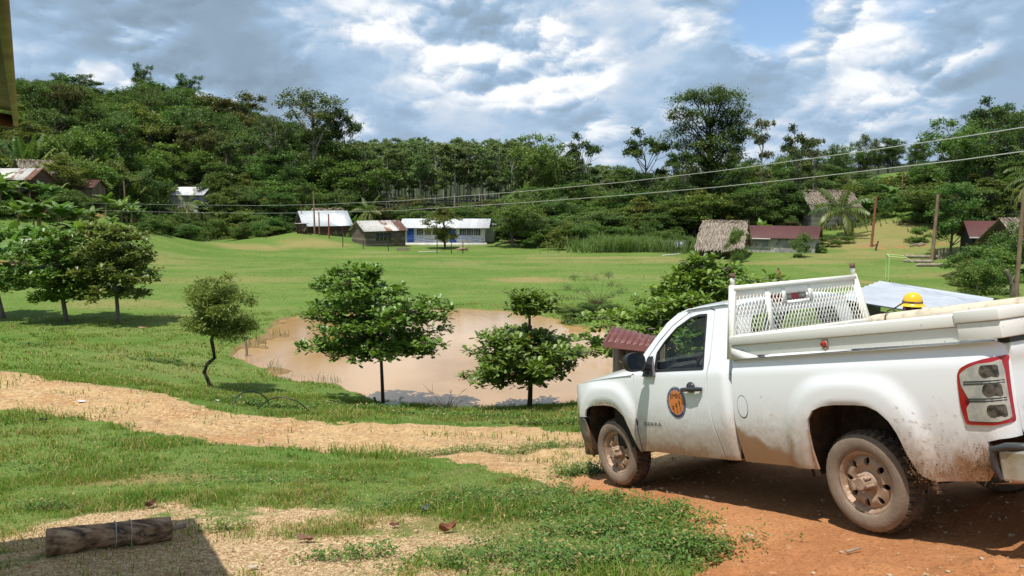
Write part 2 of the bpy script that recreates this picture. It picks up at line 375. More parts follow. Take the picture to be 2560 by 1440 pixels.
def H(x, y):
    x = np.asarray(x, float); y = np.asarray(y, float); z = h0(x, y)
    dist = np.hypot(x, y)
    sd = poly_sd(x, y, POND) + (fbm(x * .5, y * .5, 21) - .5) * 1.1 + np.maximum(0, fbm(x * .7, y * 1.1, 23) - .5) * 5 * sstep(-5.5, -8.5, x)
    near = sstep(90, 60, dist)
    bank = WATER + .05 + .10 * sstep(0, .9, sd) + .25 * sstep(.5, 3, sd)
    z = np.where(sd < 3.5, z * sstep(0, 3.5, sd) + (1 - sstep(0, 3.5, sd)) * np.minimum(z, bank), z)
    z = np.where(sd < 0, WATER + .05 - .5 * sstep(.05, -.9, sd), z)
    # furrows between the road and the red track, ruts, lumps
    z = z + (fbm(x * .35, y * .35, 5) - .5) * .16 * near + (fbm(x * 1.6, y * 1.6, 6) - .5) * .07 * near * (dist > 2) + (fbm(x * .08, y * .08, 8) - .5) * .3 * (1 - near)
    dd_ = 1 - sstep(-.3, .4, poly_sd(x, y, DIRT)); rr_ = 1 - sstep(-.3, .4, poly_sd(x, y, ROAD))
    tex = (np.abs(fbm(x * 2.2, y * 2.2, 14) - .5) * .20 + (fbm(x * 7, y * 7, 15, 3) - .5) * .09 + (fbm(x * 16, y * 16, 19, 2) - .5) * .035)
    xl = (x - TT[0]) * TR[0, 0] + (y - TT[1]) * TR[1, 0]; yl = (x - TT[0]) * TR[0, 1] + (y - TT[1]) * TR[1, 1]
    z = z - dd_ * near * .05 * (np.exp(-((np.abs(yl) - .84) / .13) ** 2) - .5 * np.exp(-((np.abs(yl) - 1.12) / .10) ** 2)) * ((xl < -.45) | (xl > 3.8))
    rs_ = poly_sd(x, y, ROAD); z = z - rr_ * near * .05 * np.exp(-((rs_ + 1.0) / .25) ** 2)
    z = z + tex * dd_ * near + (fbm(x * 6, y * 6, 16, 3) - .5) * .05 * rr_ * near
    fr = poly_sd(x, y, TRK)
    z = z * sstep(0, .35, fr) + (1 - sstep(0, .35, fr)) * (h0(x, y) - .01 + (fbm(x * 7, y * 7, 15, 3) - .5) * .02)
    return z
TRK = np.array([tw(p) for p in ((-.7, 1.25, 0), (4.1, 1.25, 0), (4.1, -1.25, 0), (-.7, -1.25, 0))])

# ---------------------------------------------------------------- ground sheet
def ground_mat():
    m_ = mat('ground', (.1, .1, .05), .95, 0, .15); g, b, O = nm(m_)
    def A(n):
        a = g.n('ShaderNodeAttribute'); a.attribute_name = n; return a.outputs['Fac']
    n_big = g.noise(O, .09, 4, .55); n_mid = g.noise(O, .7, 5, .6); n_f = g.noise(O, 9, 6, .7); n_ff = g.noise(O, 38, 4, .7)
    n_st = g.noise(g.vm('MULTIPLY', O, (.35, 1.0, 1.0)), .22, 5, .6)
    gr = g.mix(g.ss(n_st, .38, .62), (.105, .182, .030), (.155, .215, .048))
    gr = g.mix(g.m('MULTIPLY', g.ss(n_big, .52, .68), .7), gr, (.235, .235, .085))
    gr = g.mix(g.m('MULTIPLY', g.ss(n_mid, .55, .72), .5), gr, (.20, .19, .07))
    gr = g.mix(g.m('MULTIPLY', g.ss(n_f, .35, .7), .5), gr, (.07, .125, .022))
    n_p = g.noise(g.vm('MULTIPLY', O, (.6, 1.0, 1.0)), .55, 8, .72); n_q = g.noise(O, 2.6, 6, .75)
    gr = g.mix(g.m('MULTIPLY', g.ss(n_p, .53, .68), .32), gr, (.27, .245, .095))
    gr = g.mix(g.m('MULTIPLY', g.ss(n_p, .47, .36), .55), gr, (.085, .145, .026))
    gr = g.mix(g.m('MULTIPLY', g.ss(n_q, .50, .68), .45), gr, (.06, .105, .022))
    gr = g.mix(g.m('MULTIPLY', A('dry'), .85), gr, g.mix(n_f, (.31, .225, .10), (.24, .20, .075)))
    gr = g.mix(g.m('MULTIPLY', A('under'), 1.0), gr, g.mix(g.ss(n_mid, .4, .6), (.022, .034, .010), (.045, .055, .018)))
    gr = g.mix(g.m('MULTIPLY', A('red'), 1.0), gr, (.34, .16, .07))
    road = g.mix(g.ss(n_mid, .4, .66), (.46, .30, .145), (.38, .21, .095))
    road = g.mix(g.ss(n_f, .45, .62), road, (.57, .41, .225))
    road = g.mix(g.m('MULTIPLY', g.ss(n_ff, .5, .66), .6), road, (.25, .14, .062))
    road = g.mix(g.ss(n_big, .58, .64), road, (.45, .21, .095))
    dirt = g.mix(g.ss(n_mid, .35, .65), (.40, .172, .070), (.50, .235, .100))
    dirt = g.mix(g.m('MULTIPLY', g.ss(n_ff, .48, .66), .75), dirt, (.23, .088, .036))
    dirt = g.mix(g.m('MULTIPLY', g.ss(n_f, .60, .68), .6), dirt, (.60, .34, .17)); dirt = g.mix(g.m('MULTIPLY', g.ss(g.noise(O, 75, 3, .6), .66, .72), .8), dirt, (.66, .48, .30))
    stw = g.mix(g.ss(g.noise(O, 24, 5, .75, 1.2), .42, .6), (.30, .16, .08), (.70, .54, .32))
    c = g.mix(g.ss(g.m('ADD', A('straw'), g.m('MULTIPLY', g.m('SUBTRACT', n_f, .5), .7)), .3, .7), gr, stw)
    c = g.mix(g.ss(g.m('ADD', A('road'), g.m('MULTIPLY', g.m('SUBTRACT', n_f, .5), .8)), .35, .65), c, road)
    c = g.mix(g.ss(g.m('ADD', A('dirt'), g.m('MULTIPLY', g.m('SUBTRACT', n_f, .5), .8)), .35, .65), c, dirt)
    c = g.mix(g.m('MULTIPLY', A('wet'), .9), c, (.24, .15, .075))
    g.put(b.inputs['Base Color'], c)
    b1 = g.n('ShaderNodeBump'); b1.inputs['Strength'].default_value = .9; b1.inputs['Distance'].default_value = .035
    g.put(b1.inputs['Height'], g.m('ADD', g.noise(O, 7, 8, .75), g.m('MULTIPLY', n_ff, .3)))
    g.put(b.inputs['Normal'], b1.outputs[0])
    return m_
M['ground'] = ground_mat()
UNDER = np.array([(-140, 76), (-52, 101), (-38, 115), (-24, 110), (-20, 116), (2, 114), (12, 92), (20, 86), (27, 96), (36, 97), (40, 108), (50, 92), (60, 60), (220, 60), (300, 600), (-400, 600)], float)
OPEN = [np.array([EYE + t * np.array([(p - 1280) / FPX, 1, 0]) for p, t in q])[:, :2] for q in
        [[(2030, 88), (2180, 84), (2420, 84), (2330, 95), (2290, 120), (2330, 140), (2180, 140), (2230, 110), (2180, 100), (2060, 100)],
         [(180, 80), (300, 80), (430, 105), (320, 110), (240, 92)]]]
def make_ground():
    az = np.concatenate([np.linspace(-180, -62, 40)[:-1], np.linspace(-62, -38, 40)[:-1], np.linspace(-38, 38, 700)[:-1], np.linspace(38, 62, 40)[:-1], np.linspace(62, 180, 40)]) * PI / 180
    R = np.concatenate([[.4, 1.2, 2.2], np.geomspace(3.2, 60, 430)[:-1], np.geomspace(60, 400, 170)[:-1], np.geomspace(400, 2500, 14)])
    A, Rr = np.meshgrid(az, R, indexing='ij'); X = Rr * np.sin(A); Y = Rr * np.cos(A); Z = H(X, Y)
    x, y = X.ravel(), Y.ravel()
    rd, dt, st = masks(x, y)
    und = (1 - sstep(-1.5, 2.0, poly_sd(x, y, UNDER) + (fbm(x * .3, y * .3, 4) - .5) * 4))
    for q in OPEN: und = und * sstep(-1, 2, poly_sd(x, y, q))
    r_ = np.hypot(x, y)
    dry = np.zeros_like(x)
    for px, py, rx, ry, a in [(1330, 700, 3.2, 2.4, 1), (620, 620, 5, 2.5, .8), (780, 610, 5, 3, .7), (2000, 655, 7, 2, .7), (2150, 640, 6, 3, .6), (1500, 645, 10, 1.6, .8), (2130, 705, 3, 1.5, .9), (2230, 570, 4.5, 9, .75), (2190, 608, 7, 4, .9), (2290, 600, 5, 8, .45), (2120, 600, 5, 3, .8), (1500, 655, 14, 2.0, .45), (1000, 640, 9, 2, .4), (300, 640, 8, 4, .5), (2330, 690, 4, 2, .5),
                              (300, 760, 4, 2.2, .55), (560, 700, 7, 3, .45), (300, 1195, 1.4, .35, 1), (1190, 1140, .8, .3, .6), (1400, 1250, .5, .4, .4), (1250, 1330, .9, .35, .7), (1000, 1310, 1.4, .4, .8), (330, 945, 1.6, .5, .7), (1700, 650, 5, 1.5, .8)]:
        c = hit(px, py); dd = ((x - c[0]) / rx) ** 2 + ((y - c[1]) / ry) ** 2
        dry = np.maximum(dry, a * (1 - sstep(.2, 1.6, dd + (fbm(x * .8, y * .8, 31) - .5) * 1.2)))
    red = np.zeros_like(x)
    for px, t, rx, ry in [(235, 87, 1.4, 2.6), (215, 90, 3, 1.2), (660, 102, 1.6, .35), (2290, 84, 6, .35), (2180, 86, 1.6, .8), (2060, 104, 4, .8), (60, 66, 5, 1), (1810, 85, 3, .4)]:
        c = (ray(px, 495) * t)[:2]; dd = ((x - c[0]) / rx) ** 2 + ((y - c[1]) / ry) ** 2
        red = np.maximum(red, .85 * (1 - sstep(.3, 1.3, dd + (fbm(x, y, 33) - .5))))
    dry = np.maximum(dry, .75 * (1 - sstep(.2, 2.2, np.abs(poly_sd(x, y, UNDER) + 1.5) + fbm(x * .5, y * .5, 8) * 2)) * (r_ > 60))
    wet = (1 - sstep(-.25, .02, poly_sd(x, y, POND) + (fbm(x * .5, y * .5, 21) - .5) * 1.1 - .1))
    nR = len(R); i, j = np.meshgrid(np.arange(len(az) - 1), np.arange(nR - 1), indexing='ij')
    a = (i * nR + j).ravel(); F = np.stack([a, a + 1, a + nR + 1, a + nR], 1)[:, ::-1]
    V = np.stack([x, y, Z.ravel()], 1)
    kind = np.zeros(len(x), int); kind[rd > .5] = 1; kind[dt > .5] = 2
    fk = kind[F[:, 0]]
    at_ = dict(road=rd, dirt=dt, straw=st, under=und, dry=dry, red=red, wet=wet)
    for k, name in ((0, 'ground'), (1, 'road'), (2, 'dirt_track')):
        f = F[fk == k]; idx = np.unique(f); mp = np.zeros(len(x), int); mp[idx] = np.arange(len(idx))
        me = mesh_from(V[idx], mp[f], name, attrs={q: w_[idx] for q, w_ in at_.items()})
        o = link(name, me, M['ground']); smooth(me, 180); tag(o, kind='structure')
make_ground()

def water():
    m_ = mat('muddy_water', (.55, .36, .21), .035, 0, .4); g, b, O = nm(m_)
    n = g.noise(O, .25, 4, .6, .5)
    c = g.mix(g.ss(n, .35, .7), (.44, .275, .130), (.37, .222, .095))
    ex, ey, ez = g.sep(O)
    c = g.mix(g.m('MULTIPLY', g.ss(g.m('ADD', g.m('ADD', ex, g.m('MULTIPLY', n, 5)), g.m('MULTIPLY', g.m('SUBTRACT', ey, 34), .25)), 4.5, 8), .75), c, (.46, .27, .085))
    g.put(b.inputs['Base Color'], c)
    bp = g.n('ShaderNodeBump'); bp.inputs['Strength'].default_value = .1; bp.inputs['Distance'].default_value = .02
    g.put(bp.inputs['Height'], g.noise(g.vm('MULTIPLY', O, (1, 2.2, 1)), 3.0, 4, .6)); g.put(b.inputs['Normal'], bp.outputs[0])
    c0 = POND.mean(0); P = [(c0[0] + (p[0] - c0[0]) * 1.18 , c0[1] + (p[1] - c0[1]) * 1.18, WATER) for p in POND]
    o = link('pond_water', mesh_from(P, [list(range(len(P)))[::-1]]), m_)
    o.data.update()
    if o.data.polygons[0].normal.z < 0: o.data.flip_normals()
    tag(o, kind='structure')
water()

# ---------------------------------------------------------------- grass, stones (stuff)
def blades(x, y, h, w_, lean, cols, seg=2):
    """bent blades; cols (n,3)"""
    n = len(x); z = H(x, y) - .01; a = rng.uniform(0, 2 * PI, n); b = rng.uniform(0, 2 * PI, n)
    dx_, dy_ = np.cos(a) * w_ / 2, np.sin(a) * w_ / 2; lx, ly = np.cos(b) * lean * h, np.sin(b) * lean * h
    P = np.stack([x, y, z], 1)
    V = np.zeros((n, 5, 3)); s = np.stack([dx_, dy_, np.zeros(n)], 1)
    m1 = P + np.stack([lx * .3, ly * .3, h * .62], 1); tip = P + np.stack([lx, ly, h * rng.uniform(.75, 1.0, n)], 1)
    V[:, 0] = P - s; V[:, 1] = P + s; V[:, 2] = m1 - s * .8; V[:, 3] = m1 + s * .8; V[:, 4] = tip
    i = np.arange(n) * 5
    F = [np.stack([i, i + 1, i + 3, i + 2], 1), np.stack([i + 2, i + 3, i + 4], 1)]
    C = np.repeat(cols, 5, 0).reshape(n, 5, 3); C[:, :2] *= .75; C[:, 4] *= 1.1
    return V.reshape(-1, 3), F, C.reshape(-1, 3)
def mixed_mesh(parts, name):
    Vs, tris, quads, Cs, off = [], [], [], [], 0
    for V, F, C in parts:
        Vs.append(V); Cs.append(C)
        for f in ([F] if isinstance(F, np.ndarray) else F): (quads if f.shape[1] == 4 else tris).append(f + off)
        off += len(V)
    V = np.concatenate(Vs); C = np.concatenate(Cs)
    me = bpy.data.meshes.new(name); me.vertices.add(len(V)); me.vertices.foreach_set('co', V.astype(np.float32).ravel())
    q = np.concatenate(quads) if quads else np.zeros((0, 4), int); t = np.concatenate(tris) if tris else np.zeros((0, 3), int)
    fl = np.concatenate([q.ravel(), t.ravel()]).astype(np.int32); me.loops.add(len(fl)); me.loops.foreach_set('vertex_index', fl)
    st = np.concatenate([np.arange(len(q)) * 4, len(q) * 4 + np.arange(len(t)) * 3]).astype(np.int32)
    me.polygons.add(len(st)); me.polygons.foreach_set('loop_start', st); me.update(calc_edges=True)
    ca = me.color_attributes.new('Col', 'FLOAT_COLOR', 'POINT'); c4 = np.ones((len(V), 4), np.float32); c4[:, :3] = C; ca.data.foreach_set('color', c4.ravel())
    return me
def wedge(n, r0, r1, a0=-37, a1=37, p=1.0):
    a = rng.uniform(math.radians(a0), math.radians(a1), n); r = (r0 ** (1 + p) + rng.uniform(0, 1, n) * (r1 ** (1 + p) - r0 ** (1 + p))) ** (1 / (1 + p))
    return r * np.sin(a), r * np.cos(a)
def grass():
    parts = []
    G1, G2, G3, DRY = np.array((.125, .215, .026)), np.array((.215, .295, .055)), np.array((.075, .150, .022)), np.array((.40, .30, .13))
    def cols(n, x, y, dry):
        k = rng.uniform(0, 1, n)[:, None]; c = G1 * (1 - k) + G2 * k
        f = fbm(x * .5, y * .5, 41)[:, None]; c = c * (1 - sstep(.45, .7, f)) + sstep(.45, .7, f) * (G3 * (1 - k) + G1 * k) * 1.15
        d = (rng.uniform(0, 1, n) < dry)[:, None]; c = np.where(d, DRY * rng.uniform(.6, 1.3, (n, 1)), c)
        return c * rng.uniform(.75, 1.25, (n, 1))
    TRKG = TRK + (TRK - TRK.mean(0)) * .06
    for n, r0, r1, hh, ww, pw in ((230000, 4.6, 12, .075, .0075, .75), (150000, 12, 24, .10, .014, .8), (110000, 22, 46, .085, .028, .8)):
        x, y = wedge(n, r0, r1, p=pw); rd, dt, st = masks(x, y)
        sd = poly_sd(x, y, POND); pn = fbm(x * 1.3, y * 1.3, 51); pn2 = fbm(x * .45, y * .45, 52)
        dens = (1 - rd) * (1 - dt) * (1 - .90 * st) * (.25 + .75 * sstep(.32, .55, pn)) * (sd > -.05)
        dens = np.maximum(dens, .10 * rd * (pn > .62)) 
        keep = rng.uniform(0, 1, n) < dens; keep &= poly_sd(x, y, TRKG) > .0
        x, y, st, pn2, pn, rd = x[keep], y[keep], st[keep], pn2[keep], pn[keep], rd[keep]; m = len(x)
        dry = .22 + .5 * st + .25 * sstep(.5, .7, pn2)
        h = hh * rng.uniform(.5, 1.5, m) * (.55 + .9 * sstep(.35, .7, pn)) * (1 - .45 * st)
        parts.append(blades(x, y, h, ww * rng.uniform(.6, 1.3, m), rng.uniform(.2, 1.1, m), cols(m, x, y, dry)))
    # far field: sparse tufts that break up the sheet
    n = 60000; x, y = wedge(n, 44, 100, p=.8); keep = (poly_sd(x, y, POND) > 0) & (poly_sd(x, y, UNDER) > -1) & (rng.uniform(0, 1, n) < .2 + .8 * sstep(.4, .6, fbm(x * .25, y * .6, 61)))
    x, y = x[keep], y[keep]; m = len(x)
    parts.append(blades(x, y, rng.uniform(.02, .05, m), rng.uniform(.05, .1, m), rng.uniform(.3, 1, m), cols(m, x, y, .12) * .9 + np.array((.02, .03, 0))))
    # drowned shoots at the left end of the pond
    a0 = onz(640, 830, 0); a1 = onz(800, 940, 0)
    n = 7000; x = rng.uniform(-12.5, -4, n); y = rng.uniform(25, 42, n); sd = poly_sd(x, y, POND); cl = fbm(x * 1.1, y * 1.1, 71)
    keep = (sd < -.1) & (sd > -5) & (x < -4.6 + (cl - .5) * 5) & (cl > .54) & (rng.uniform(0, 1, n) < .55); x, y = x[keep], y[keep]; m = len(x)
    V, F, C = blades(x, y, rng.uniform(.25, .6, m), rng.uniform(.012, .025, m), rng.uniform(.1, .7, m), cols(m, x, y, .5) * .8); parts.append((V, F, C))
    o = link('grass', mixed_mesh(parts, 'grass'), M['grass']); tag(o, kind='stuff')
grass()
def weeds():
    """broad-leaved weeds in the front of the slope and beside the tyre"""
    P = []
    for px, py, rx, ry, n in [(1560, 1330, .75, .45, 430), (1680, 1385, .5, .3, 360), (1480, 1280, .7, .35, 260), (1640, 1300, .35, .25, 160), (1350, 1240, 1.3, .5, 330), (1455, 1185, .45, .25, 170), (1250, 1400, .8, .3, 150), (1500, 1420, .5, .2, 260),
                              (1080, 1260, 1.2, .4, 160), (1350, 1128, .9, .25, 150), (1150, 1137, 1.0, .25, 150), (250, 1180, 2.2, .4, 140), (120, 1265, .35, .15, 60), (700, 1200, 2, .5, 150), (880, 1390, .5, .2, 60), (560, 1330, .25, .15, 30),
                              (640, 1010, 1.3, .6, 200), (900, 1020, 1.5, .5, 160), (1200, 1040, 2.5, .4, 200), (420, 905, 1.2, .4, 130), (90, 865, .7, .4, 60), (1440, 800, 1.0, .5, 300), (1400, 1060, 1.2, .3, 150)]:
        c = hit(px, py); a = rng.normal(0, .5, (n, 2)); P.append(np.stack([c[0] + a[:, 0] * rx, c[1] + a[:, 1] * ry], 1))
    P = np.concatenate(P); P = P[poly_sd(P[:, 0], P[:, 1], TRK) > .05]; n = len(P); k = 14
    x = np.repeat(P[:, 0], k) + rng.normal(0, .035, n * k); y = np.repeat(P[:, 1], k) + rng.normal(0, .035, n * k)
    z = H(x, y) + rng.uniform(.0, .13, n * k) * np.repeat(rng.uniform(.4, 1.3, n), k)
    big = np.hypot(x, y) > 15
    V, F, C = leafset(np.stack([x, y, z], 1), rng.uniform(.02, .05, n * k) * np.where(big, 2.2, 1), 'rhomb', up=.6, width=.45)
    base = np.array((.065, .14, .022)); t = rng.uniform(0, 1, (n * k, 1)); c = base * (1 - t) + np.array((.14, .24, .04)) * t
    c = np.where(rng.uniform(0, 1, (n * k, 1)) < .16, np.array((.36, .27, .11)), c) * rng.uniform(.6, 1.3, (n * k, 1))
    o = link('weeds', mesh_from(V, F, 'weeds', cols=np.repeat(c, 4, 0)), M['leaf_small']); tag(o, kind='stuff')

def leafset(P, size, shape='rhomb', up=.5, width=.5, dirs=None, droop=0.0, nrm=None):
    """one leaf per point. size = length. returns V,F,None"""
    n = len(P); P = np.asarray(P, float); size = np.broadcast_to(size, (n,))
    if dirs is None:
        d = rng.normal(0, 1, (n, 3)); d[:, 2] = d[:, 2] * .45 - droop
    else: d = np.array(dirs, float)
    d /= np.linalg.norm(d, axis=1, keepdims=True) + 1e-9
    nn = rng.normal(0, 1, (n, 3)) * (1 - up) + np.array([0, 0, up * 2.0]) if nrm is None else nrm
    s = np.cross(d, nn); s /= np.linalg.norm(s, axis=1, keepdims=True) + 1e-9
    L = size[:, None]; wd = L * width / 2
    if shape == 'rhomb':
        V = np.stack([P, P + d * L * .5 + s * wd, P + d * L, P + d * L * .5 - s * wd], 1)
        i = np.arange(n) * 4; F = np.stack([i, i + 1, i + 2, i + 3], 1)
    else:   # obovate, slightly folded along the midrib
        up_ = np.cross(s, d) 
        e = up_ * L * .09
        V = np.stack([P, P + d * L * .35 + s * wd * .62 + e * .6, P + d * L * .78 + s * wd + e, P + d * L, P + d * L * .78 - s * wd + e, P + d * L * .35 - s * wd * .62 + e * .6], 1)
        i = np.arange(n) * 6; F = np.concatenate([np.stack([i, i + 1, i + 2, i + 3], 1), np.stack([i, i + 3, i + 4, i + 5], 1)])
    return V.reshape(-1, 3), F, None
weeds()

def stones():
    rough = noisy('stone', (.46, .35, .21), (.34, .22, .12), 12, .9, .3, c3=(.55, .46, .33))
    def rock(scale):
        t = (1 + 5 ** .5) / 2
        v = np.array([(-1, t, 0), (1, t, 0), (-1, -t, 0), (1, -t, 0), (0, -1, t), (0, 1, t), (0, -1, -t), (0, 1, -t), (t, 0, -1), (t, 0, 1), (-t, 0, -1), (-t, 0, 1)], float) / 1.9
        return v
    f = np.array([(0, 11, 5), (0, 5, 1), (0, 1, 7), (0, 7, 10), (0, 10, 11), (1, 5, 9), (5, 11, 4), (11, 10, 2), (10, 7, 6), (7, 1, 8), (3, 9, 4), (3, 4, 2), (3, 2, 6), (3, 6, 8), (3, 8, 9), (4, 9, 5), (2, 4, 11), (6, 2, 10), (8, 6, 7), (9, 8, 1)])
    n = 52000; x, y = wedge(n, 4.4, 26, p=.55); rd, dt, st = masks(x, y)
    pn = fbm(x * 1.2, y * 1.2, 81)
    p = rd * .95 * (.3 + sstep(.4, .7, pn)) + dt * .5 * (.2 + sstep(.45, .7, pn)) + st * .2 + .01
    keep = rng.uniform(0, 1, n) < p; x, y, rd = x[keep], y[keep], rd[keep]; m = len(x)
    s = .006 + .014 * rng.uniform(0, 1, m) ** 4 + .006 * (np.hypot(x, y) > 10)
    big = rng.uniform(0, 1, m) < .006; s = np.where(big, rng.uniform(.025, .04, m), s)
    # gravel line along the shade edge and by the tyre
    ex = np.array([hit(a, b) for a, b in [(1585, 1218), (1610, 1218), (1640, 1222), (1655, 1221), (1672, 1228), (1700, 1232), (1740, 1240), (1770, 1243), (1783, 1244), (1815, 1297), (1802, 1327), (1812, 1322), (1815, 1350), (1865, 1250), (1870, 1348), (1880, 1350)]])
    x = np.concatenate([x, ex[:, 0]]); y = np.concatenate([y, ex[:, 1]]); s = np.concatenate([s, rng.uniform(.018, .032, len(ex))]); m = len(x)
    base = rock(1)[None] * (1 + rng.uniform(-.25, .25, (m, 12, 1))); sc = rng.uniform(.6, 1.3, (m, 1, 3)) * np.array([1, 1, .6])
    a = rng.uniform(0, 2 * PI, m); ca, sa = np.cos(a)[:, None], np.sin(a)[:, None]
    b = base * sc * s[:, None, None]; V = np.stack([b[..., 0] * ca - b[..., 1] * sa, b[..., 0] * sa + b[..., 1] * ca, b[..., 2]], -1)
    V += np.stack([x, y, H(x, y) + s * .25], 1)[:, None]
    F = (f[None] + (np.arange(m) * 12)[:, None, None]).reshape(-1, 3)
    o = link('gravel', mesh_from(V.reshape(-1, 3), F), rough); tag(o, kind='stuff')
    # straw and chips on the bare patch
    n = 95000; x, y = wedge(n, 4.6, 12, -37, 20, p=.6); rd, dt, st = masks(x, y); keep = rng.uniform(0, 1, n) < st * .8 + .04; x, y = x[keep], y[keep]; m = len(x)
    P = np.stack([x, y, H(x, y) + .006], 1); d = rng.normal(0, 1, (m, 3)); d[:, 2] *= .12
    V, F, _ = leafset(P, rng.uniform(.015, .055, m), 'rhomb', up=.9, width=.14, dirs=d)
    t = rng.uniform(0, 1, (m, 1)) ** 1.3; c = np.array((.24, .13, .06)) * (1 - t) + np.array((.78, .64, .38)) * t
    o = link('straw_litter', mesh_from(V, F, 'straw', cols=np.repeat(c, 4, 0)), leaf_mat('straw', .8, .05, .1, var=0)); tag(o, kind='stuff')
stones()

# ================================================================ TRUCK (truck frame: x forward, y left, z up)
def paint(name, base, clear=True, rust=False, dirtcol=(.36, .23, .13), mud=(.30, .145, .062)):
    m_ = mat(name, base, .25, 0, .5); g, b, O = nm(m_)
    a = g.n('ShaderNodeAttribute'); a.attribute_name = 'dirt'; dv = a.outputs['Fac']
    a2 = g.n('ShaderNodeAttribute'); a2.attribute_name = 'mud'; mv = a2.outputs['Fac']
    n1 = g.noise(g.vm('MULTIPLY', O, (1, 1, 1)), 16, 8, .72); n2 = g.noise(g.vm('MULTIPLY', O, (1, 1, .35)), 60, 5, .7)
    sp = g.m('MULTIPLY', g.ss(n2, .58, .7), .35)
    d = g.ss(g.m('ADD', dv, g.m('MULTIPLY', g.m('SUBTRACT', n1, .5), .9)), .1, 1.15)
    c = g.mix(g.m('MULTIPLY', d, .8), base, dirtcol)
    c = g.mix(g.m('MULTIPLY', sp, g.m('ADD', dv, .05, clamp=True)), c, mud)
    mm = g.m('MULTIPLY', g.ss(g.m('ADD', mv, g.m('MULTIPLY', g.m('SUBTRACT', g.m('MULTIPLY', g.m('ADD', n1, n2), .5), .5), 1.4)), .08, .8), .95)
    c = g.mix(mm, c, g.mix(n2, mud, (.37, .20, .10)))
    rgh = g.m('ADD', .22, g.m('MULTIPLY', g.m('MAXIMUM', d, mm), .6))
    if rust:
        rn = g.ss(g.noise(O, 22, 6, .7), .64, .69)
        c = g.mix(g.m('MULTIPLY', rn, .85), c, (.24, .09, .035)); rgh = g.m('ADD', rgh, .25)
    g.put(b.inputs['Base Color'], c); g.put(b.inputs['Roughness'], rgh)
    if clear: b.inputs['Coat Weight'].default_value = .6; b.inputs['Coat Roughness'].default_value = .05
    bp = g.n('ShaderNodeBump'); bp.inputs['Strength'].default_value = .5; bp.inputs['Distance'].default_value = .006
    g.put(bp.inputs['Height'], g.m('MULTIPLY', mm, n2)); g.put(b.inputs['Normal'], bp.outputs[0])
    return m_
M['white'] = paint('white_paint', (.80, .81, .82))
M['cream'] = paint('cream_paint', (.77, .77, .72), clear=False, rust=True)
M['rack'] = paint('rack_paint', (.78, .76, .68), clear=False, rust=True)
M['black'] = mat('black_plastic', (.02, .02, .022), .5)
M['blackd'] = paint('dusty_black_plastic', (.035, .037, .042), clear=False, dirtcol=(.16, .14, .09))
M['grey'] = paint('dark_bumper_plastic', (.05, .055, .06), clear=False, dirtcol=(.2, .18, .12))
M['dark'] = mat('dark_void', (.006, .006, .006), .9)
M['well'] = noisy('wheel_well', (.045, .028, .018), (.10, .055, .03), 9, .95, .4)
M['glass'] = bpy.data.materials.new('tinted_glass'); M['glass'].use_nodes = True
g = NT(M['glass'].node_tree); o_ = M['glass'].node_tree.nodes['Material Output']
lw = g.n('ShaderNodeLayerWeight'); lw.inputs[0].default_value = .5; frs = g.m('ADD', .03, g.m('MULTIPLY', g.m('POWER', lw.outputs['Facing'], 4.0), .5)); t1 = g.n('ShaderNodeBsdfTransparent'); t1.inputs[0].default_value = (.78, .84, .80, 1)
g1 = g.n('ShaderNodeBsdfGlossy'); g1.inputs['Roughness'].default_value = .02; ms = g.n('ShaderNodeMixShader')
g.put(ms.inputs[0], frs); g.put(ms.inputs[1], t1.outputs[0]); g.put(ms.inputs[2], g1.outputs[0]); g.put(o_.inputs[0], ms.outputs[0])
M['tyre'] = noisy('muddy_tyre', (.19, .145, .105), (.25, .19, .14), 5, .95, .25, c3=(.21, .15, .10), bscale=40)
M['tread'] = noisy('tyre_tread', (.04, .034, .028), (.11, .078, .05), 6, .95, .5, c3=(.20, .13, .075), bscale=60)
M['rim'] = noisy('dusty_rim', (.42, .30, .21), (.33, .22, .145), 7, .6, .12, metal=.15)
M['hub'] = noisy('dusty_hub', (.40, .29, .21), (.27, .18, .12), 12, .7, .2)
M['red'] = mat('red_lens', (.32, .012, .014), .12, 0, .6)
M['lens'] = noisy('dusty_clear_lens', (.30, .30, .27), (.42, .40, .34), 14, .25, .1)
M['chrome'] = noisy('muddy_chrome', (.42, .34, .25), (.55, .53, .50), 5, .3, .1, metal=.5)
M['interior'] = noisy('cab_trim', (.028, .028, .03), (.045, .043, .042), 10, .8, .1)

def Y0(s, z):
    z = np.asarray(z, float)
    low = .972 - .042 * ((z - .92) / .45) ** 2
    return np.where(z < 1.26, low, .948 - (z - 1.26) * .40)
def archd(s, z, cx, zc=.50, a=.43, b=.475, n=2.6):
    return (np.abs((s - cx) / a) ** n + np.abs(np.maximum(z - zc, 0) / b) ** n) ** (1 / n)
def Ybody(s, z):
    y = Y0(s, z)
    for cx in (0, 3.37):
        d = archd(s, z, cx)
        y = y + .034 * (1 - sstep(1.30, 1.62, d)) * (z < 1.26) * sstep(1.25, 1.15, z)
        y = y - .016 * (1 - sstep(1.0, 1.10, d)) * (z < 1.26)
    return y
def bedwrap(s, z):      # side -> corner -> tail
    y = Ybody(s, z); r = .12; a = np.clip((-1.07 - s) / r, 0, PI / 2 * 1.02)
    return np.where(s > -1.07, s, -1.07 - r * np.sin(a)), y - r * (1 - np.cos(a)) - np.maximum(0, (-1.07 - s) - r * PI / 2)
def nosewrap(s, z):
    y = Ybody(s, z); r = .42; a = np.clip((s - 3.86) / r, 0, PI / 2)
    return np.where(s < 3.86, s, 3.86 + r * np.sin(a)), y - r * (1 - np.cos(a))
def cabwrap(s, z):
    y = Ybody(s, z); r = .10; a = np.clip((1.38 - s) / r, 0, PI / 2)
    return np.where(s > 1.38, s, 1.38 - r * np.sin(a)), y - r * (1 - np.cos(a))
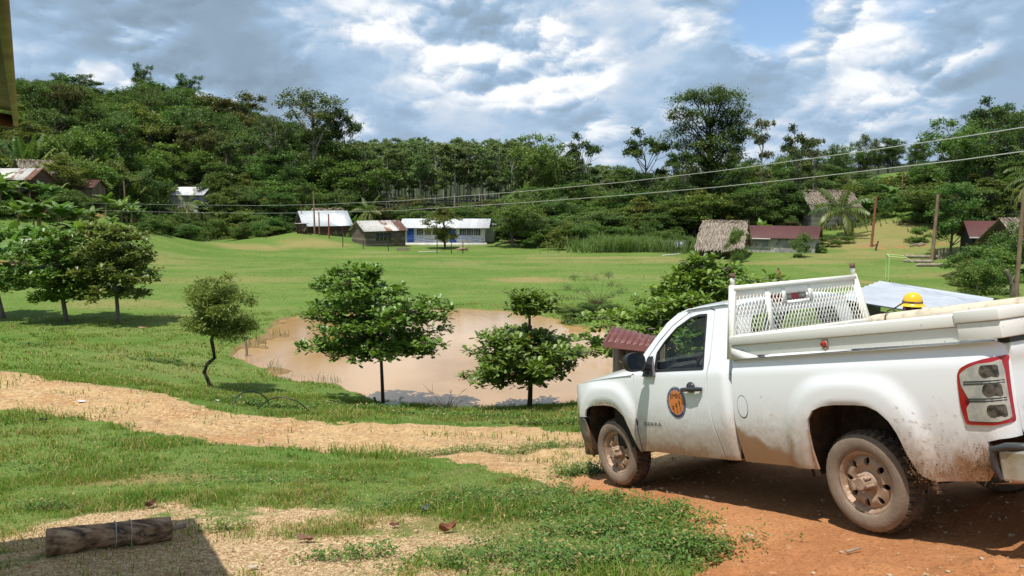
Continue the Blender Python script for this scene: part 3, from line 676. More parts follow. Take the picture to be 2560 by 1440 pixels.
def dirtf(x, z, y=None):
    n = fbm(x * 3, z * 5, 91); n2 = fbm(x * 9, z * 3, 92)
    low = sstep(1.15, .44, z + (n - .5) * .35)
    d = low * 1.0 + .14 * sstep(.3, .8, n)
    mud = sstep(.53, .44, z + (n - .5) * .10) * .75
    # spray behind the front wheel and along the sill, and the plastered rear corner
    mud = np.maximum(mud, .85 * sstep(.05, -.05, z - (.42 + .36 * np.clip((x - .42) / .83, 0, 1)) + (n2 - .5) * .10) * sstep(1.30, 1.24, x) * sstep(.3, .45, x))
    mud = np.maximum(mud, .7 * sstep(.03, -.03, np.abs(x - .62 - (z - .6) * -.45) - .035) * sstep(.8, .6, z) * (x > .4) * (x < .8) * .8)
    mud = np.maximum(mud, .62 * sstep(.62, .48, z + (n2 - .5) * .12) * sstep(1.5, 1.8, x) * sstep(2.9, 2.6, x))
    mud = np.maximum(mud, .95 * sstep(.80, .62, z + (n - .5) * .35) * sstep(-.72, -.86, x) * sstep(-1.2, -1.0, x))
    mud = np.maximum(mud, .55 * sstep(.62, .52, z + (n - .5) * .2) * sstep(-.5, -.6, x))
    for cx in (0, 3.37):
        dd = archd(x, z, cx); mud = np.maximum(mud, .55 * sstep(1.05, .99, dd) * (z < 1.0) * (n > .35))
        d = np.maximum(d, .45 * sstep(1.25, 1.0, dd) * (z < 1.02))
    return d, mud
def dense(poly, step):
    out = []
    for i in range(len(poly)):
        a, b = np.array(poly[i], float), np.array(poly[(i + 1) % len(poly)], float); k = max(1, int(np.linalg.norm(b - a) / step))
        out += [a + (b - a) * j / k for j in range(k)]
    return out
def rounded(poly, rad=.03, n=5):
    out = []; m = len(poly)
    for i in range(m):
        p0, p1, p2 = np.array(poly[i - 1], float), np.array(poly[i], float), np.array(poly[(i + 1) % m], float)
        a, b = p0 - p1, p2 - p1; la, lb = np.linalg.norm(a), np.linalg.norm(b); r = min(rad, la * .45, lb * .45)
        s, e_ = p1 + a / la * r, p1 + b / lb * r
        for k in range(n + 1):
            t = k / n; out.append((1 - t) ** 2 * s + 2 * t * (1 - t) * p1 + t * t * e_)
    return out
def inpoly(P, poly):
    poly = np.asarray(poly); x, y = P[:, 0], P[:, 1]; ins = np.zeros(len(P), bool); n = len(poly)
    for i in range(n):
        a, b = poly[i], poly[(i + 1) % n]
        ins ^= ((a[1] > y) != (b[1] > y)) & (x < (b[0] - a[0]) * (y - a[1]) / (b[1] - a[1] + 1e-15) + a[0])
    return ins
def panel(name, poly, fmap, m_, parent, holes=(), step=.035, thick=.02, side=1, sm=35, off=0.0, dirty=True, inward=None):
    """sheet over a 2-D outline (s,z), bent by fmap -> (x,y), with its rim turned in"""
    loops = [dense(poly, step)] + [dense(h, step) for h in holes]; pts = []; edges = []
    for L in loops:
        b = len(pts); pts += [tuple(p) for p in L]; edges += [(b + i, b + (i + 1) % len(L)) for i in range(len(L))]
    nb = len(pts); A = np.array(pts[:len(loops[0])]); lo, hi = A.min(0), A.max(0)
    gx, gy = np.meshgrid(np.arange(lo[0] + step / 2, hi[0], step), np.arange(lo[1] + step / 2, hi[1], step)); G = np.stack([gx.ravel(), gy.ravel()], 1)
    k = inpoly(G, loops[0])
    for h in loops[1:]: k &= ~inpoly(G, h)
    G = G[k]; B = np.array(pts); 
    if len(G):
        dm = np.concatenate([np.min(np.hypot(G[i:i + 500, None, 0] - B[None, :, 0], G[i:i + 500, None, 1] - B[None, :, 1]), 1) for i in range(0, len(G), 500)]); G = G[dm > step * .5]
    allp = [Vector(p) for p in pts] + [Vector(p) for p in G]
    vc, ec, fc, ov, _, _ = delaunay_2d_cdt(allp, edges, [], 0, 1e-6)
    P = np.array([tuple(v) for v in vc]); F = np.array([list(f) for f in fc if len(f) == 3])
    cen = P[F].mean(1); k = inpoly(cen, loops[0])
    for h in loops[1:]: k &= ~inpoly(cen, h)
    F = F[k]
    x, y = fmap(P[:, 0], P[:, 1]); V = np.stack([x, (y + off), P[:, 1]], 1)
    e_count = {}
    for f in F:
        for i in range(3):
            e_ = (f[i], f[(i + 1) % 3]); e_count[e_] = 1
    rim = [e_ for e_ in e_count if (e_[1], e_[0]) not in e_count]
    idx = sorted({i for e_ in rim for i in e_}); mp = {i: len(V) + k for k, i in enumerate(idx)}
    inn = V[idx].copy()
    if inward is None: inn[:, 1] -= thick
    else: inn += np.array(inward)
    V2 = np.concatenate([V, inn]); F2 = [list(map(int, f)) for f in F] + [[e_[1], e_[0], mp[e_[0]], mp[e_[1]]] for e_ in rim]
    V2[:, 1] *= side
    if side < 0: F2 = [f[::-1] for f in F2]
    # orientation: outward = +y on the left
    a, b, c = V2[F2[0][0]], V2[F2[0][1]], V2[F2[0][2]]
    xx = np.concatenate([P[:, 0], P[idx, 0]]); zz_ = np.concatenate([P[:, 1], P[idx, 1]])
    d, mu = dirtf(xx, zz_) if dirty else (np.zeros(len(xx)), np.zeros(len(xx)))
    me = mesh_from(V2, F2, name, attrs=dict(dirt=d, mud=mu))
    o = link(name, me, m_, parent); smooth(me, sm)
    return o
truck = empty('pickup_truck', label='muddy white single-cab pickup truck with mesh headache rack parked on red dirt', cat='pickup truck')

ARCH_R = [(.385, .46), (.40, .62), (.398, .77), (.37, .87), (.31, .94), (.22, .972), (.10, .985), (-.10, .986), (-.20, .98), (-.29, .945), (-.37, .875), (-.42, .79), (-.455, .68), (-.49, .59), (-.54, .50), (-.62, .462)]
ARCH_F = [(3.79, .82), (3.755, .885), (3.69, .92), (3.60, .935), (3.35, .945), (3.21, .935), (3.12, .91), (2.985, .82), (2.91, .70), (2.85, .545), (2.80, .445)]
BED = [(1.225, .455)] + ARCH_R + [(-.98, .50), (-1.03, .56), (-1.04, .76), (-1.12, .78), (-1.252, .79), (-1.252, 1.28), (-1.22, 1.36), (-1.12, 1.398), (-.6, 1.388), (.3, 1.378), (1.19, 1.366), (1.218, 1.33), (1.235, 1.1), (1.245, .75)]
LAMP = [(-.912, .98), (-.912, 1.19), (-.935, 1.232), (-1.0, 1.262), (-1.10, 1.288), (-1.238, 1.30), (-1.238, .885), (-1.1, .868), (-.93, .868)]
FENDER = [(2.772, .445)] + ARCH_F[::-1] + [(3.79, .80), (4.33, .80), (4.42, .84), (4.42, 1.08), (4.30, 1.135), (4.0, 1.185), (3.6, 1.225), (3.1, 1.262), (2.80, 1.275), (2.772, 1.275)]
WIN = rounded([(2.40, 1.30), (2.41, 1.49), (2.31, 1.60), (2.15, 1.725), (1.95, 1.808), (1.82, 1.826), (1.70, 1.822), (1.655, 1.50), (1.622, 1.30)], .02, 3)
WINF = [(2.52, 1.278), (2.535, 1.46), (2.40, 1.60), (2.22, 1.745), (1.99, 1.846), (1.82, 1.866), (1.67, 1.862), (1.60, 1.84), (1.575, 1.60), (1.558, 1.40), (1.572, 1.275)]
DOOR = [(2.755, .452), (2.755, 1.275)] + [(2.52, 1.278), (2.535, 1.46), (2.40, 1.60), (2.22, 1.745), (1.99, 1.852), (1.82, 1.872), (1.665, 1.868), (1.60, 1.84), (1.575, 1.60), (1.558, 1.40), (1.572, 1.275), (1.575, .95), (1.55, .75), (1.505, .58), (1.488, .452)]
PILLAR = [(1.475, .452), (1.490, .585), (1.535, .755), (1.560, .95), (1.557, 1.275), (1.543, 1.40), (1.560, 1.60), (1.588, 1.85), (1.655, 1.882), (1.40, 1.884), (1.25, 1.86), (1.235, 1.40), (1.245, .455)]
APIL = [(2.77, 1.275), (2.55, 1.275), (2.553, 1.465), (2.41, 1.62), (2.23, 1.757), (1.99, 1.866), (1.82, 1.886), (1.66, 1.888), (1.66, 1.902), (2.02, 1.902), (2.17, 1.872), (2.33, 1.79), (2.49, 1.645), (2.66, 1.48), (2.80, 1.33)]
def disc_map(hubx, face_y, prof):
    def f(s, z):
        r = np.hypot(s - hubx, z - .385); return s, face_y + np.interp(r, [p[0] for p in prof], [p[1] for p in prof])
    return f
for side in (1, -1):
    P = dict(parent=truck, side=side)
    bs = panel('bed_side', BED, bedwrap, M['white'], step=.03, **P)
    panel('fender', FENDER, nosewrap, M['white'], step=.03, **P)
    dr = panel('door', DOOR, lambda s, z: (s, Ybody(s, z)), M['white'], holes=[WIN], step=.03, **P)
    panel('cab_pillar', PILLAR, cabwrap, M['white'], step=.03, **P)
    panel('windshield_pillar', APIL, lambda s, z: (s, Ybody(s, z) - .004), M['white'], step=.03, **P)
    # window, its black seal
    inner = [((p[0] - 2.0) * .955 + 2.0, (p[1] - 1.56) * .93 + 1.56) for p in WIN]
    wn_ = panel('window', WIN, lambda s, z: (s, Ybody(s, z) - .016), M['glass'], parent=dr, side=side, step=.08, thick=.003, dirty=False)
    panel('window_seal', [((p[0] - 2.0) * 1.015 + 2.0, (p[1] - 1.56) * 1.02 + 1.56) for p in WIN], lambda s, z: (s, Ybody(s, z) + .004), M['black'], parent=dr, side=side, holes=[inner], step=.06, thick=.018, dirty=False)
    # handle with a cup
    hd = MB(); Yh = float(Ybody(np.array([1.77]), np.array([1.1]))[0])
    hd.lathe([(0, .0), (.05, .0), (.055, .012), (.045, .03), (0, .034)], 20, c=(1.79, 0, 1.135)); 
    for i in range(len(hd.V)): v = hd.V[i]; hd.V[i] = (v[0], v[1] + Yh, v[2])
    hd.tube([(1.93, Yh + .012, 1.112), (1.90, Yh + .034, 1.115), (1.78, Yh + .042, 1.118), (1.67, Yh + .036, 1.118), (1.63, Yh + .010, 1.115)], [.016, .022, .022, .022, .018], 8)
    hd.V = [(v[0], v[1] * side, v[2]) for v in hd.V]; hd.build('door_handle', M['blackd'] if side > 0 else M['black'], dr, 60)
    # mirror
    mm = MB()
    def mir(u, v):
        a = 2 * PI * u; sq = 1 / (abs(math.cos(a)) ** 2.6 + abs(math.sin(a)) ** 2.6) ** (1 / 2.6)
        r = [(.86, -.03), (1.0, -.035), (1.02, .02), (.9, .07), (.5, .1), (.01, .105)][int(v)]
        return (2.40 + r[1], side * (1.165 + .118 * r[0] * sq * math.cos(a)), 1.425 + .098 * r[0] * sq * math.sin(a))
    mm.grid(mir, np.linspace(0, 1, 33), range(6))
    mm.bar((2.43, side * 1.07, 1.39), (2.47, side * .93, 1.34), .06, .05).bar((2.43, side * 1.07, 1.345), (2.47, side * .94, 1.30), .05, .035)
    mm.add([(2.56, side * .95, 1.262), (2.36, side * .952, 1.262), (2.42, side * .905, 1.46), (2.53, side * .885, 1.46), (2.56, side * .985, 1.255), (2.36, side * .985, 1.255), (2.42, side * .93, 1.40), (2.52, side * .915, 1.44)],
           [[0, 1, 2, 3], [4, 7, 6, 5], [0, 4, 5, 1], [1, 5, 6, 2], [2, 6, 7, 3], [3, 7, 4, 0]])
    mr = mm.build('wing_mirror', M['black'], truck, 50)
    mg = MB(); mg.grid(lambda u, v: (2.366 + .001 * v, side * (1.165 + .118 * .86 * v * math.cos(2 * PI * u) / (abs(math.cos(2 * PI * u)) ** 2.6 + abs(math.sin(2 * PI * u)) ** 2.6) ** (1 / 2.6)), 1.425 + .098 * .86 * v * math.sin(2 * PI * u) / (abs(math.cos(2 * PI * u)) ** 2.6 + abs(math.sin(2 * PI * u)) ** 2.6) ** (1 / 2.6)), np.linspace(0, 1, 33), [0.01, 1])
    mg.build('mirror_glass', mat('mirror', (.75, .78, .8), .03, 1), mr)
    # tail lamp
    lp = panel('tail_light', rounded(LAMP, .02, 3), bedwrap, M['red'], truck, step=.025, off=.012, side=side, dirty=False, thick=.03)
    LENS = rounded([(-.932, 1.195), (-.985, 1.232), (-1.06, 1.258), (-1.14, 1.262), (-1.195, 1.278), (-1.212, 1.20), (-1.222, .91), (-1.14, .89), (-.955, .892), (-.952, .975), (-.985, 1.015), (-.965, 1.06), (-.935, 1.12)], .015, 3)
    ln = panel('lamp_lens', LENS, bedwrap, M['lens'], lp, step=.025, off=.016, side=side, dirty=False, thick=.006)
    for zc, sc in ((1.205, -1.105), (1.085, -1.115), (.955, -1.125)):
        panel('lamp_bowl', rounded([(sc + .02, zc - .036), (sc + .045, zc + .0), (sc + .03, zc + .042), (sc - .07, zc + .042), (sc - .075, zc - .036)], .018, 4), bedwrap, noisy('lamp_bowl', (.02, .018, .015), (.11, .09, .065), 26, .3, 0), ln, step=.03, off=.019, side=side, dirty=False, thick=.003)
    for zc in (1.145, 1.13, 1.035, 1.02):
        panel('lamp_rib', [(-.955, zc - .003), (-.955, zc + .003), (-1.207, zc + .006), (-1.207, zc)], bedwrap, M['black'], ln, step=.04, off=.019, side=side, dirty=False, thick=.003)
    # front bumper end and its lower lip; headlamp
    panel('front_bumper', rounded([(3.80, .79), (4.47, .79), (4.47, .50), (4.3, .33), (3.98, .27), (3.84, .40), (3.78, .60)], .04, 3), lambda s, z: (nosewrap(s, z)[0] + .01, nosewrap(s, z)[1] + .012 - np.maximum(0, .55 - z) * .25), M['grey'], step=.04, **P)
    panel('headlight', rounded([(4.16, .86), (4.12, 1.02), (4.20, 1.10), (4.5, 1.09), (4.5, .86)], .02, 3), lambda s, z: (nosewrap(s, z)[0] + .006, nosewrap(s, z)[1] + .008), mat('headlamp', (.6, .42, .3), .1), step=.04, dirty=False, **P)
# fuel flap ring, seams
fc_ = MB()
for k in range(40):
    a, b = 2 * PI * k / 40, 2 * PI * (k + 1) / 40
    def q(a, r): s, z = 1.118 + .066 * r * math.cos(a), .957 + .10 * r * math.sin(a); return (s, float(Ybody(np.array([s]), np.array([z]))[0]) + .003, z)
    fc_.add([q(a, 1), q(b, 1), q(b, .94), q(a, .94)], [[0, 1, 2, 3]])
ff_ = panel('fuel_flap', [(1.118 + .062 * math.cos(a), .957 + .094 * math.sin(a)) for a in np.linspace(0, 2 * PI, 29)[:-1]], lambda s, z: (s, Ybody(s, z)), M['white'], truck, step=.03, off=.004, thick=.004)
fc_.build('flap_seam', M['dark'], ff_)
# dark structure behind the panels
ic = MB(); ic.box((2.05, 0, .86), (2.5, 1.80, .78)); ic.box((3.0, 0, .95), (.5, 1.5, .4)); ic.build('cab_floor', M['dark'], truck)
fl = MB(); fl.bar((-1.1, .42, .50), (4.0, .42, .50), .09, .16).bar((-1.1, -.42, .50), (4.0, -.42, .50), .09, .16).bar((0, -.8, .385), (0, .8, .385), .1, .1).bar((3.37, -.8, .385), (3.37, .8, .385), .08, .08)
fl.box((0, 0, .385), (.28, .3, .26)); fl.build('chassis', M['well'], truck)
# wheel wells
ww = MB()
for cx, hb in ((0, .99), (3.37, .95)):
    for sd in (1, -1):
        pr = []
        for a in np.linspace(-.12, PI + .12, 22):
            c_, s__ = math.cos(a), math.sin(a); q_ = (abs(c_) ** 3 + abs(s__) ** 3) ** (-1 / 3); pr.append((cx + .475 * q_ * c_, .46 + (hb - .40) * q_ * s__))
        V = [(x, sd * .93, z) for x, z in pr] + [(x, sd * .55, z) for x, z in pr]; n = len(pr)
        ww = MB(); ww.add(V, [[i, i + 1, n + i + 1, n + i] for i in range(n - 1)] + [list(range(n, 2 * n))]); ww.build('wheel_well', M['well'], truck, 50)

# hood, cowl, roof, windshield, rear wall
zt = lambda x: np.interp(x, [2.78, 3.0, 3.4, 3.8, 4.05, 4.18, 4.27], [1.375, 1.362, 1.318, 1.262, 1.212, 1.165, 1.08])
hb = MB()
def hood(u, v):
    y = v * .957; yy = abs(v); z = zt(u) - (zt(u) - np.interp(u, [2.8, 3.1, 3.6, 4.0, 4.27], [1.275, 1.262, 1.225, 1.185, 1.06]) ) * yy ** 5 + .012 * math.exp(-((yy - .62) / .05) ** 2)
    x = u - max(0, u - 3.86) / .41 * .40 * yy ** 3 * .95
    return (x, y * (1 - .012 * 0), float(z))
hb.grid(hood, list(np.linspace(2.80, 4.05, 22)) + list(np.linspace(4.1, 4.27, 8)), np.linspace(-1, 1, 33)); hb.F = [f[::-1] for f in hb.F]
o = hb.build('hood', M['white'], truck, 60)
fb = MB(); fb.box((4.13, 0, .96), (.2, 1.2, .26)).box((4.1, 0, .56), (.3, 1.4, .3)).box((3.965, 0, .72), (.2, 1.80, .80)); fb.build('grille', M['grey'], truck)
rf = MB()
def roof(u, v):
    yy = abs(v); half = .70 + .02 * (u < 2.0)
    zc = np.interp(u, [1.24, 1.30, 1.42, 1.7, 2.0, 2.15, 2.24], [1.855, 1.905, 1.934, 1.945, 1.935, 1.905, 1.87]); ze = np.interp(u, [1.24, 1.42, 2.0, 2.24], [1.84, 1.892, 1.893, 1.835])
    return (u, v * half, float(zc - (zc - ze) * yy ** 4))
rf.grid(roof, np.linspace(1.24, 2.24, 20), np.linspace(-1, 1, 21)); rf.F = [f[::-1] for f in rf.F]; rf.build('roof', M['white'], truck, 60)
ws = MB(); ws.grid(lambda u, v: (2.86 - u * .66 + .06 * (1 - v * v), v * (.86 - .19 * u), 1.31 + .55 * u), np.linspace(0, 1, 8), np.linspace(-1, 1, 12)); ws.build('windshield', M['glass'], truck, 60)
# rear wall with window opening, drawn in (y,z)
rw = panel('cab_back', [(-.90, .60), (.90, .60), (.90, 1.26), (.72, 1.86), (-.72, 1.86), (-.90, 1.26)], lambda s, z: (np.full_like(s, 1.275), s), M['white'], truck, holes=[rounded([(-.66, 1.36), (.66, 1.36), (.56, 1.76), (-.56, 1.76)], .06, 4)], step=.08, thick=0, dirty=False)
rg = MB(); rg.add([(1.285, -.67, 1.35), (1.285, .67, 1.35), (1.285, .57, 1.77), (1.285, -.57, 1.77)], [[0, 1, 2, 3]]); rg.build('rear_window', M['glass'], truck)
bl = MB(); bl.box((1.262, .10, 1.90), (.05, .46, .062)); tb = bl.build('third_brake_light', M['red'], truck, 40)
b2 = MB(); b2.box((1.258, .11, 1.90), (.052, .10, .05)); b2.build('lamp_lens', M['lens'], tb); b2 = MB(); b2.box((1.258, -.09, 1.90), (.052, .10, .05)); b2.build('lamp_lens', M['lens'], tb)
# interior
it = MB(); it.grid(lambda u, v: (2.35 + .55 * u, v * .86, 1.20 + .10 * math.sin(PI * min(u * 1.2, 1)) + (.05 if abs(v - .5) < .2 and u < .5 else 0)), np.linspace(0, 1, 9), np.linspace(-1, 1, 21)); it.box((2.38, 0, 1.05), (.1, 1.7, .34)); it.build('dashboard', M['interior'], truck, 60)
sw = MB(); cc = np.array((2.14, .42, 1.28)); ax = Matrix.Rotation(math.radians(-28), 3, 'Y')
ring = [tuple(cc + np.array(ax @ Vector((0, .185 * math.cos(a), .185 * math.sin(a))))) for a in np.linspace(0, 2 * PI, 29)]
sw.tube(ring, .016, 7, caps=False); 
for a in (.2, PI - .2, -PI / 2): sw.tube([tuple(cc), tuple(cc + np.array(ax @ Vector((0, .18 * math.cos(a), .18 * math.sin(a)))))], .014, 6)
sw.tube([tuple(cc), (2.4, .42, 1.15)], .03, 8); sw.build('steering_wheel', M['black'], truck, 60)
st = MB(); st.box((1.70, 0, 1.0), (.55, 1.5, .16)); st.box((1.45, 0, 1.25), (.16, 1.5, .55), taper=.9)
st.build('bench_seat', M['interior'], truck)
pb = MB(); pb.tube([(2.42, .28, 1.27), (2.42, .24, 1.33), (2.44, .16, 1.345), (2.44, .08, 1.28)], [.03, .07, .08, .03], 8, jit=.2); pb.build('cap_on_dashboard', mat('cap_cloth', (.5, .52, .42), .8), truck)

# bed: inner walls, floor, tailgate, rear bumper
bi = MB()
for sd in (1, -1):
    bi.add([(1.23, sd * .955, 1.372), (-1.18, sd * .955, 1.392), (-1.18, sd * .80, 1.392), (1.23, sd * .80, 1.372), (1.23, sd * .52, 1.06), (-1.18, sd * .52, 1.06)], [[0, 1, 2, 3], [3, 2, 5, 4]])
bi.box((0, 0, 1.04), (2.40, 1.06, .03)); bi.box((1.235, 0, 1.08), (.03, 1.80, .58)); bi.build('bed_liner', M['white'], truck)
tg = panel('tailgate', rounded([(-.835, .80), (.835, .80), (.835, 1.395), (-.835, 1.395)], .03, 3), lambda s, z: (-1.195 - .018 * np.exp(-((z - 1.33) / .05) ** 2) + 0 * s, s), M['white'], truck, step=.05, thick=0, inward=(.05, 0, 0))
cp = MB(); cp.tube([(-1.185, -.86, 1.405), (-1.185, .84, 1.405)], .035, 8); cp.box((-1.18, 0, 1.40), (.075, 1.70, .05)); cp.build('tailgate_cap', M['black'], tg, 50)
rb = MB()
for i, (yy, xx) in enumerate([]): pass
def bump(u, v):     # u along width, v across the section
    y = u * .99; e_ = abs(u); x0 = -1.42 + .18 * max(0, e_ - .55) ** 1.6 * 1.6 + (.16 if e_ > .985 else 0)
    sec = [(0.16, .70), (.02, .715), (0, .69), (.0, .60), (.03, .52), (.14, .50)][v]
    return (x0 + sec[0], y, sec[1] + .0)
rb.grid(bump, np.linspace(-1, 1, 25), range(6)); rb.build('rear_bumper', M['chrome'], truck, 45)
be = MB()
for sd in (1, -1):
    be.tube([(-1.34, sd * .85, .725), (-1.30, sd * .95, .74), (-1.18, sd * .99, .745), (-1.08, sd * .985, .72), (-1.07, sd * .975, .60), (-1.10, sd * .965, .53)], [.02, .024, .024, .026, .026, .02], 8)
    be.build('bumper_end', M['grey'], truck, 60); be = MB(); be.box((-1.235, sd * .965, .62), (.26, .05, .20)); bc = be.build('bumper_corner', M['chrome'], truck, 60); bv = bc.modifiers.new('bevel', 'BEVEL'); bv.width = .02; bv.segments = 3; be = MB()
bt = MB(); bt.box((-1.33, 0, .722), (.22, 1.75, .02)); bt.build('bumper_step', M['blackd'], truck)
pl = MB()       # white sill under the lamp
for sd in (1,): pass

# wheels
RPROF = [(0, -.045), (.075, -.045), (.10, -.05), (.14, -.018), (.175, -.028), (.205, -.05), (.212, -.02), (.228, .0), (.24, -.004)]
def wheel(hx, side, z0=0.0, steer=0.0, front=False, spin=.2):
    piv = Matrix.Translation((hx, side * .90, .385)) @ Matrix.Rotation(steer, 4, 'Z')
    holes = []
    for k in range(8):
        a = spin + k * PI / 4; c = np.array([math.cos(a), math.sin(a)]); t = np.array([-c[1], c[0]])
        holes.append([tuple(c * (.158 + .031 * math.cos(q)) + t * .023 * math.sin(q) * (1 + .18 * math.cos(q)) + np.array([0, .385])) for q in np.linspace(0, 2 * PI, 19)[:-1]])
    rim_ = panel('wheel', [(.24 * math.cos(a), .385 + .24 * math.sin(a)) for a in np.linspace(0, 2 * PI, 65)[:-1]], disc_map(0, 0, RPROF), M['rim'], truck, holes=holes, step=.014, thick=.03, dirty=False, sm=50)
    me = rim_.data
    co_ = np.empty(len(me.vertices) * 3); me.vertices.foreach_get('co', co_); co_ = co_.reshape(-1, 3); co_[:, 2] -= .385
    # rim barrel and dark disc join the same wheel
    me.vertices.foreach_set('co', co_.ravel()); me.update()
    rim_.matrix_local = piv @ (Matrix.Identity(4) if side > 0 else Matrix.Rotation(PI, 4, 'Z'))
    br = MB(); br.lathe([(0, -.10), (.20, -.10), (.215, -.06), (.235, -.02)], 40); br.build('brake_disc', M['dark'], rim_, 60)
    hb_ = MB(); hb_.lathe([(.078, -.05), (.075, -.02), (.052, -.008), (.05, .045), (.044, .062), (0, .064)], 24)
    for k in range(6):
        a = k * PI / 3 + .3; hb_.lathe([(0.0145, -.02), (.0145, .045), (.010, .055), (0, .056)], 8, c=(.058 * math.cos(a), 0, .058 * math.sin(a)))
    hb_.build('hub_cap', M['hub'], rim_, 40)
    N = 168; R_ = .3875
    side_prof = [(.238, .0), (.246, .012), (.262, .020), (.300, .026), (.325, .022), (.338, .018), (.352, .006), (.364, -.006)]
    tp = MB(); tp.lathe(side_prof + [(.358, -.010)], 72)
    tp.lathe([(.236, -.21), (.30, -.235), (.35, -.22), (.37, -.20)], 48)
    ty = tp.build('tyre', M['tyre'], rim_, 60)
    prof = [(.358, -.004), (.372, -.012), (.383, -.028), (.3875, -.048), (.3795, -.052), (.3795, -.060), (.389, -.064), (.389, -.094), (.380, -.098), (.380, -.106), (.389, -.110), (.389, -.140), (.380, -.144), (.380, -.152), (.3875, -.156), (.383, -.178), (.37, -.196), (.35, -.205)]
    def rm(r, h, k, j):
        if j in (1, 2, 3, 14, 15, 16) and k % 4 == 0: return r - .018
        if j in (6, 7, 10, 11) and (k + (2 if j > 8 else 0)) % 4 == 0: return r - .010
        return r
    tt = MB(); tt.lathe(prof, N, rmod=rm); tt.build('tread', M['tread'], rim_, 25)
    return rim_
wheel(0, 1, spin=.15); wheel(0, -1); wheel(3.37, 1, front=True, steer=math.radians(3), spin=.35); wheel(3.37, -1, front=True, steer=math.radians(3))

# tool boxes on the bed rails
for side in (1, -1):
    def bx_(name, x0, x1, y0, y1, z0, z1, m_, par, tilt=0):
        b_ = MB(); b_.box(((x0 + x1) / 2, side * (y0 + y1) / 2, (z0 + z1) / 2), (x1 - x0, y1 - y0, z1 - z0)); o = b_.build(name, m_, par)
        bv = o.modifiers.new('bevel', 'BEVEL'); bv.width = .006; bv.segments = 2; return o
    tbx = bx_('side_tool_box', -.945, 1.195, .60, .925, 1.402, 1.50, M['cream'], truck)
    bx_('rear_compartment', -1.235, -.95, .60, .945, 1.41, 1.522, M['cream'], tbx)
    ld = bx_('lid', -.94, 1.20, .585, .948, 1.503, 1.583, M['cream'], tbx)
    bx_('rear_lid', -1.242, -.944, .58, .958, 1.525, 1.602, M['cream'], tbx)
    b_ = MB(); b_.lathe([(0, .0), (.021, .0), (.021, .03), (.014, .045), (0, .046)], 14, c=(.145, side * .925 if side > 0 else -.971, 1.455)); b_.build('lock', M['red'], tbx, 40)
    b_ = MB(); b_.box((.145, side * .932, 1.452), (.05, .014, .075)); b_.tube([(.14, side * .94, 1.44), (.135, side * .95, 1.40)], .006, 5); b_.build('hasp', M['rim'], tbx)
    b_ = MB(); b_.add([(1.20, side * y, z) if i < 9 else 0 for i, (y, z) in enumerate([])] or [(1.195, side * .955, 1.372), (.86, side * .955, 1.380), (.875, side * .955, 1.398), (1.175, side * .955, 1.482),
         (1.195, side * .949, 1.372), (.86, side * .949, 1.380), (.875, side * .949, 1.398), (1.175, side * .949, 1.482)], [[0, 1, 2, 3], [7, 6, 5, 4], [0, 4, 5, 1], [1, 5, 6, 2], [2, 6, 7, 3], [3, 7, 4, 0]]); b_.build('bracket', M['cream'], tbx)

# headache rack
rk = MB(); RX = 1.205
for sd in (1, -1):
    rk.bar((RX + .0, sd * .955, 1.38), (RX, sd * .808, 2.045), .046, .046, up=(1, 0, 0)).bar((RX, sd * .812, 2.035), (RX - .012, sd * .80, 2.14), .032, .032, up=(1, 0, 0))
rk.bar((RX, -.82, 2.02), (RX, .82, 2.02), .05, .045).bar((RX, -.90, 1.56), (RX, .90, 1.56), .03, .06)
rk.bar((RX + .001, .395, 2.0), (RX + .001, .395, 1.50), .055, .02, up=(1, 0, 0)).bar((RX + .002, -.80, 1.962), (RX + .002, .80, 1.962), .012, .075)
for y in (.185, -.165): rk.bar((RX, y, 1.995), (RX, y, 1.83), .05, .012, up=(1, 0, 0))
rk.bar((RX, -.17, 1.838), (RX, .19, 1.838), .012, .03)
for sd in (1, -1): rk.bar((RX + .002, sd * .885, 1.56), (RX + .002, sd * .80, 1.96), .05, .012, up=(1, 0, 0))
rack = rk.build('headache_rack', M['rack'], truck)
for sd in (1, -1):
    tp_ = MB(); tp_.box((RX - .011, sd * .801, 2.135), (.036, .036, .05)); tp_.build('post_tip', noisy('rusty_tip', (.20, .11, .07), (.12, .07, .05), 30, .9, .2), rack)
mh = MB(); SPY, SPZ = .043, .082
def inside(y, z):
    if z < 1.47 or z > 1.935 or abs(y) > .905 - (z - 1.5) * .215: return False
    if -.14 < y < .165 and z > 1.85: return False
    return abs(y - .395) > .02
for fam in (1, -1):
    k = -48
    while k < 49:
        run = None; N = 48
        for i in range(N + 1):
            z = 1.46 + .49 * i / N; y = k * SPY + fam * (z - 1.46) * SPY / SPZ
            ok = inside(y, z)
            if ok and run is None: run = (y, z)
            if run is not None and (not ok or i == N):
                if abs(z - run[1]) > .012: mh.bar((RX + .004 * fam, run[0], run[1]), (RX + .004 * fam, y, z), .0068, .003, up=(1, 0, 0))
                run = None
        k += 1
mh.build('wire_mesh', M['rack'], rack)

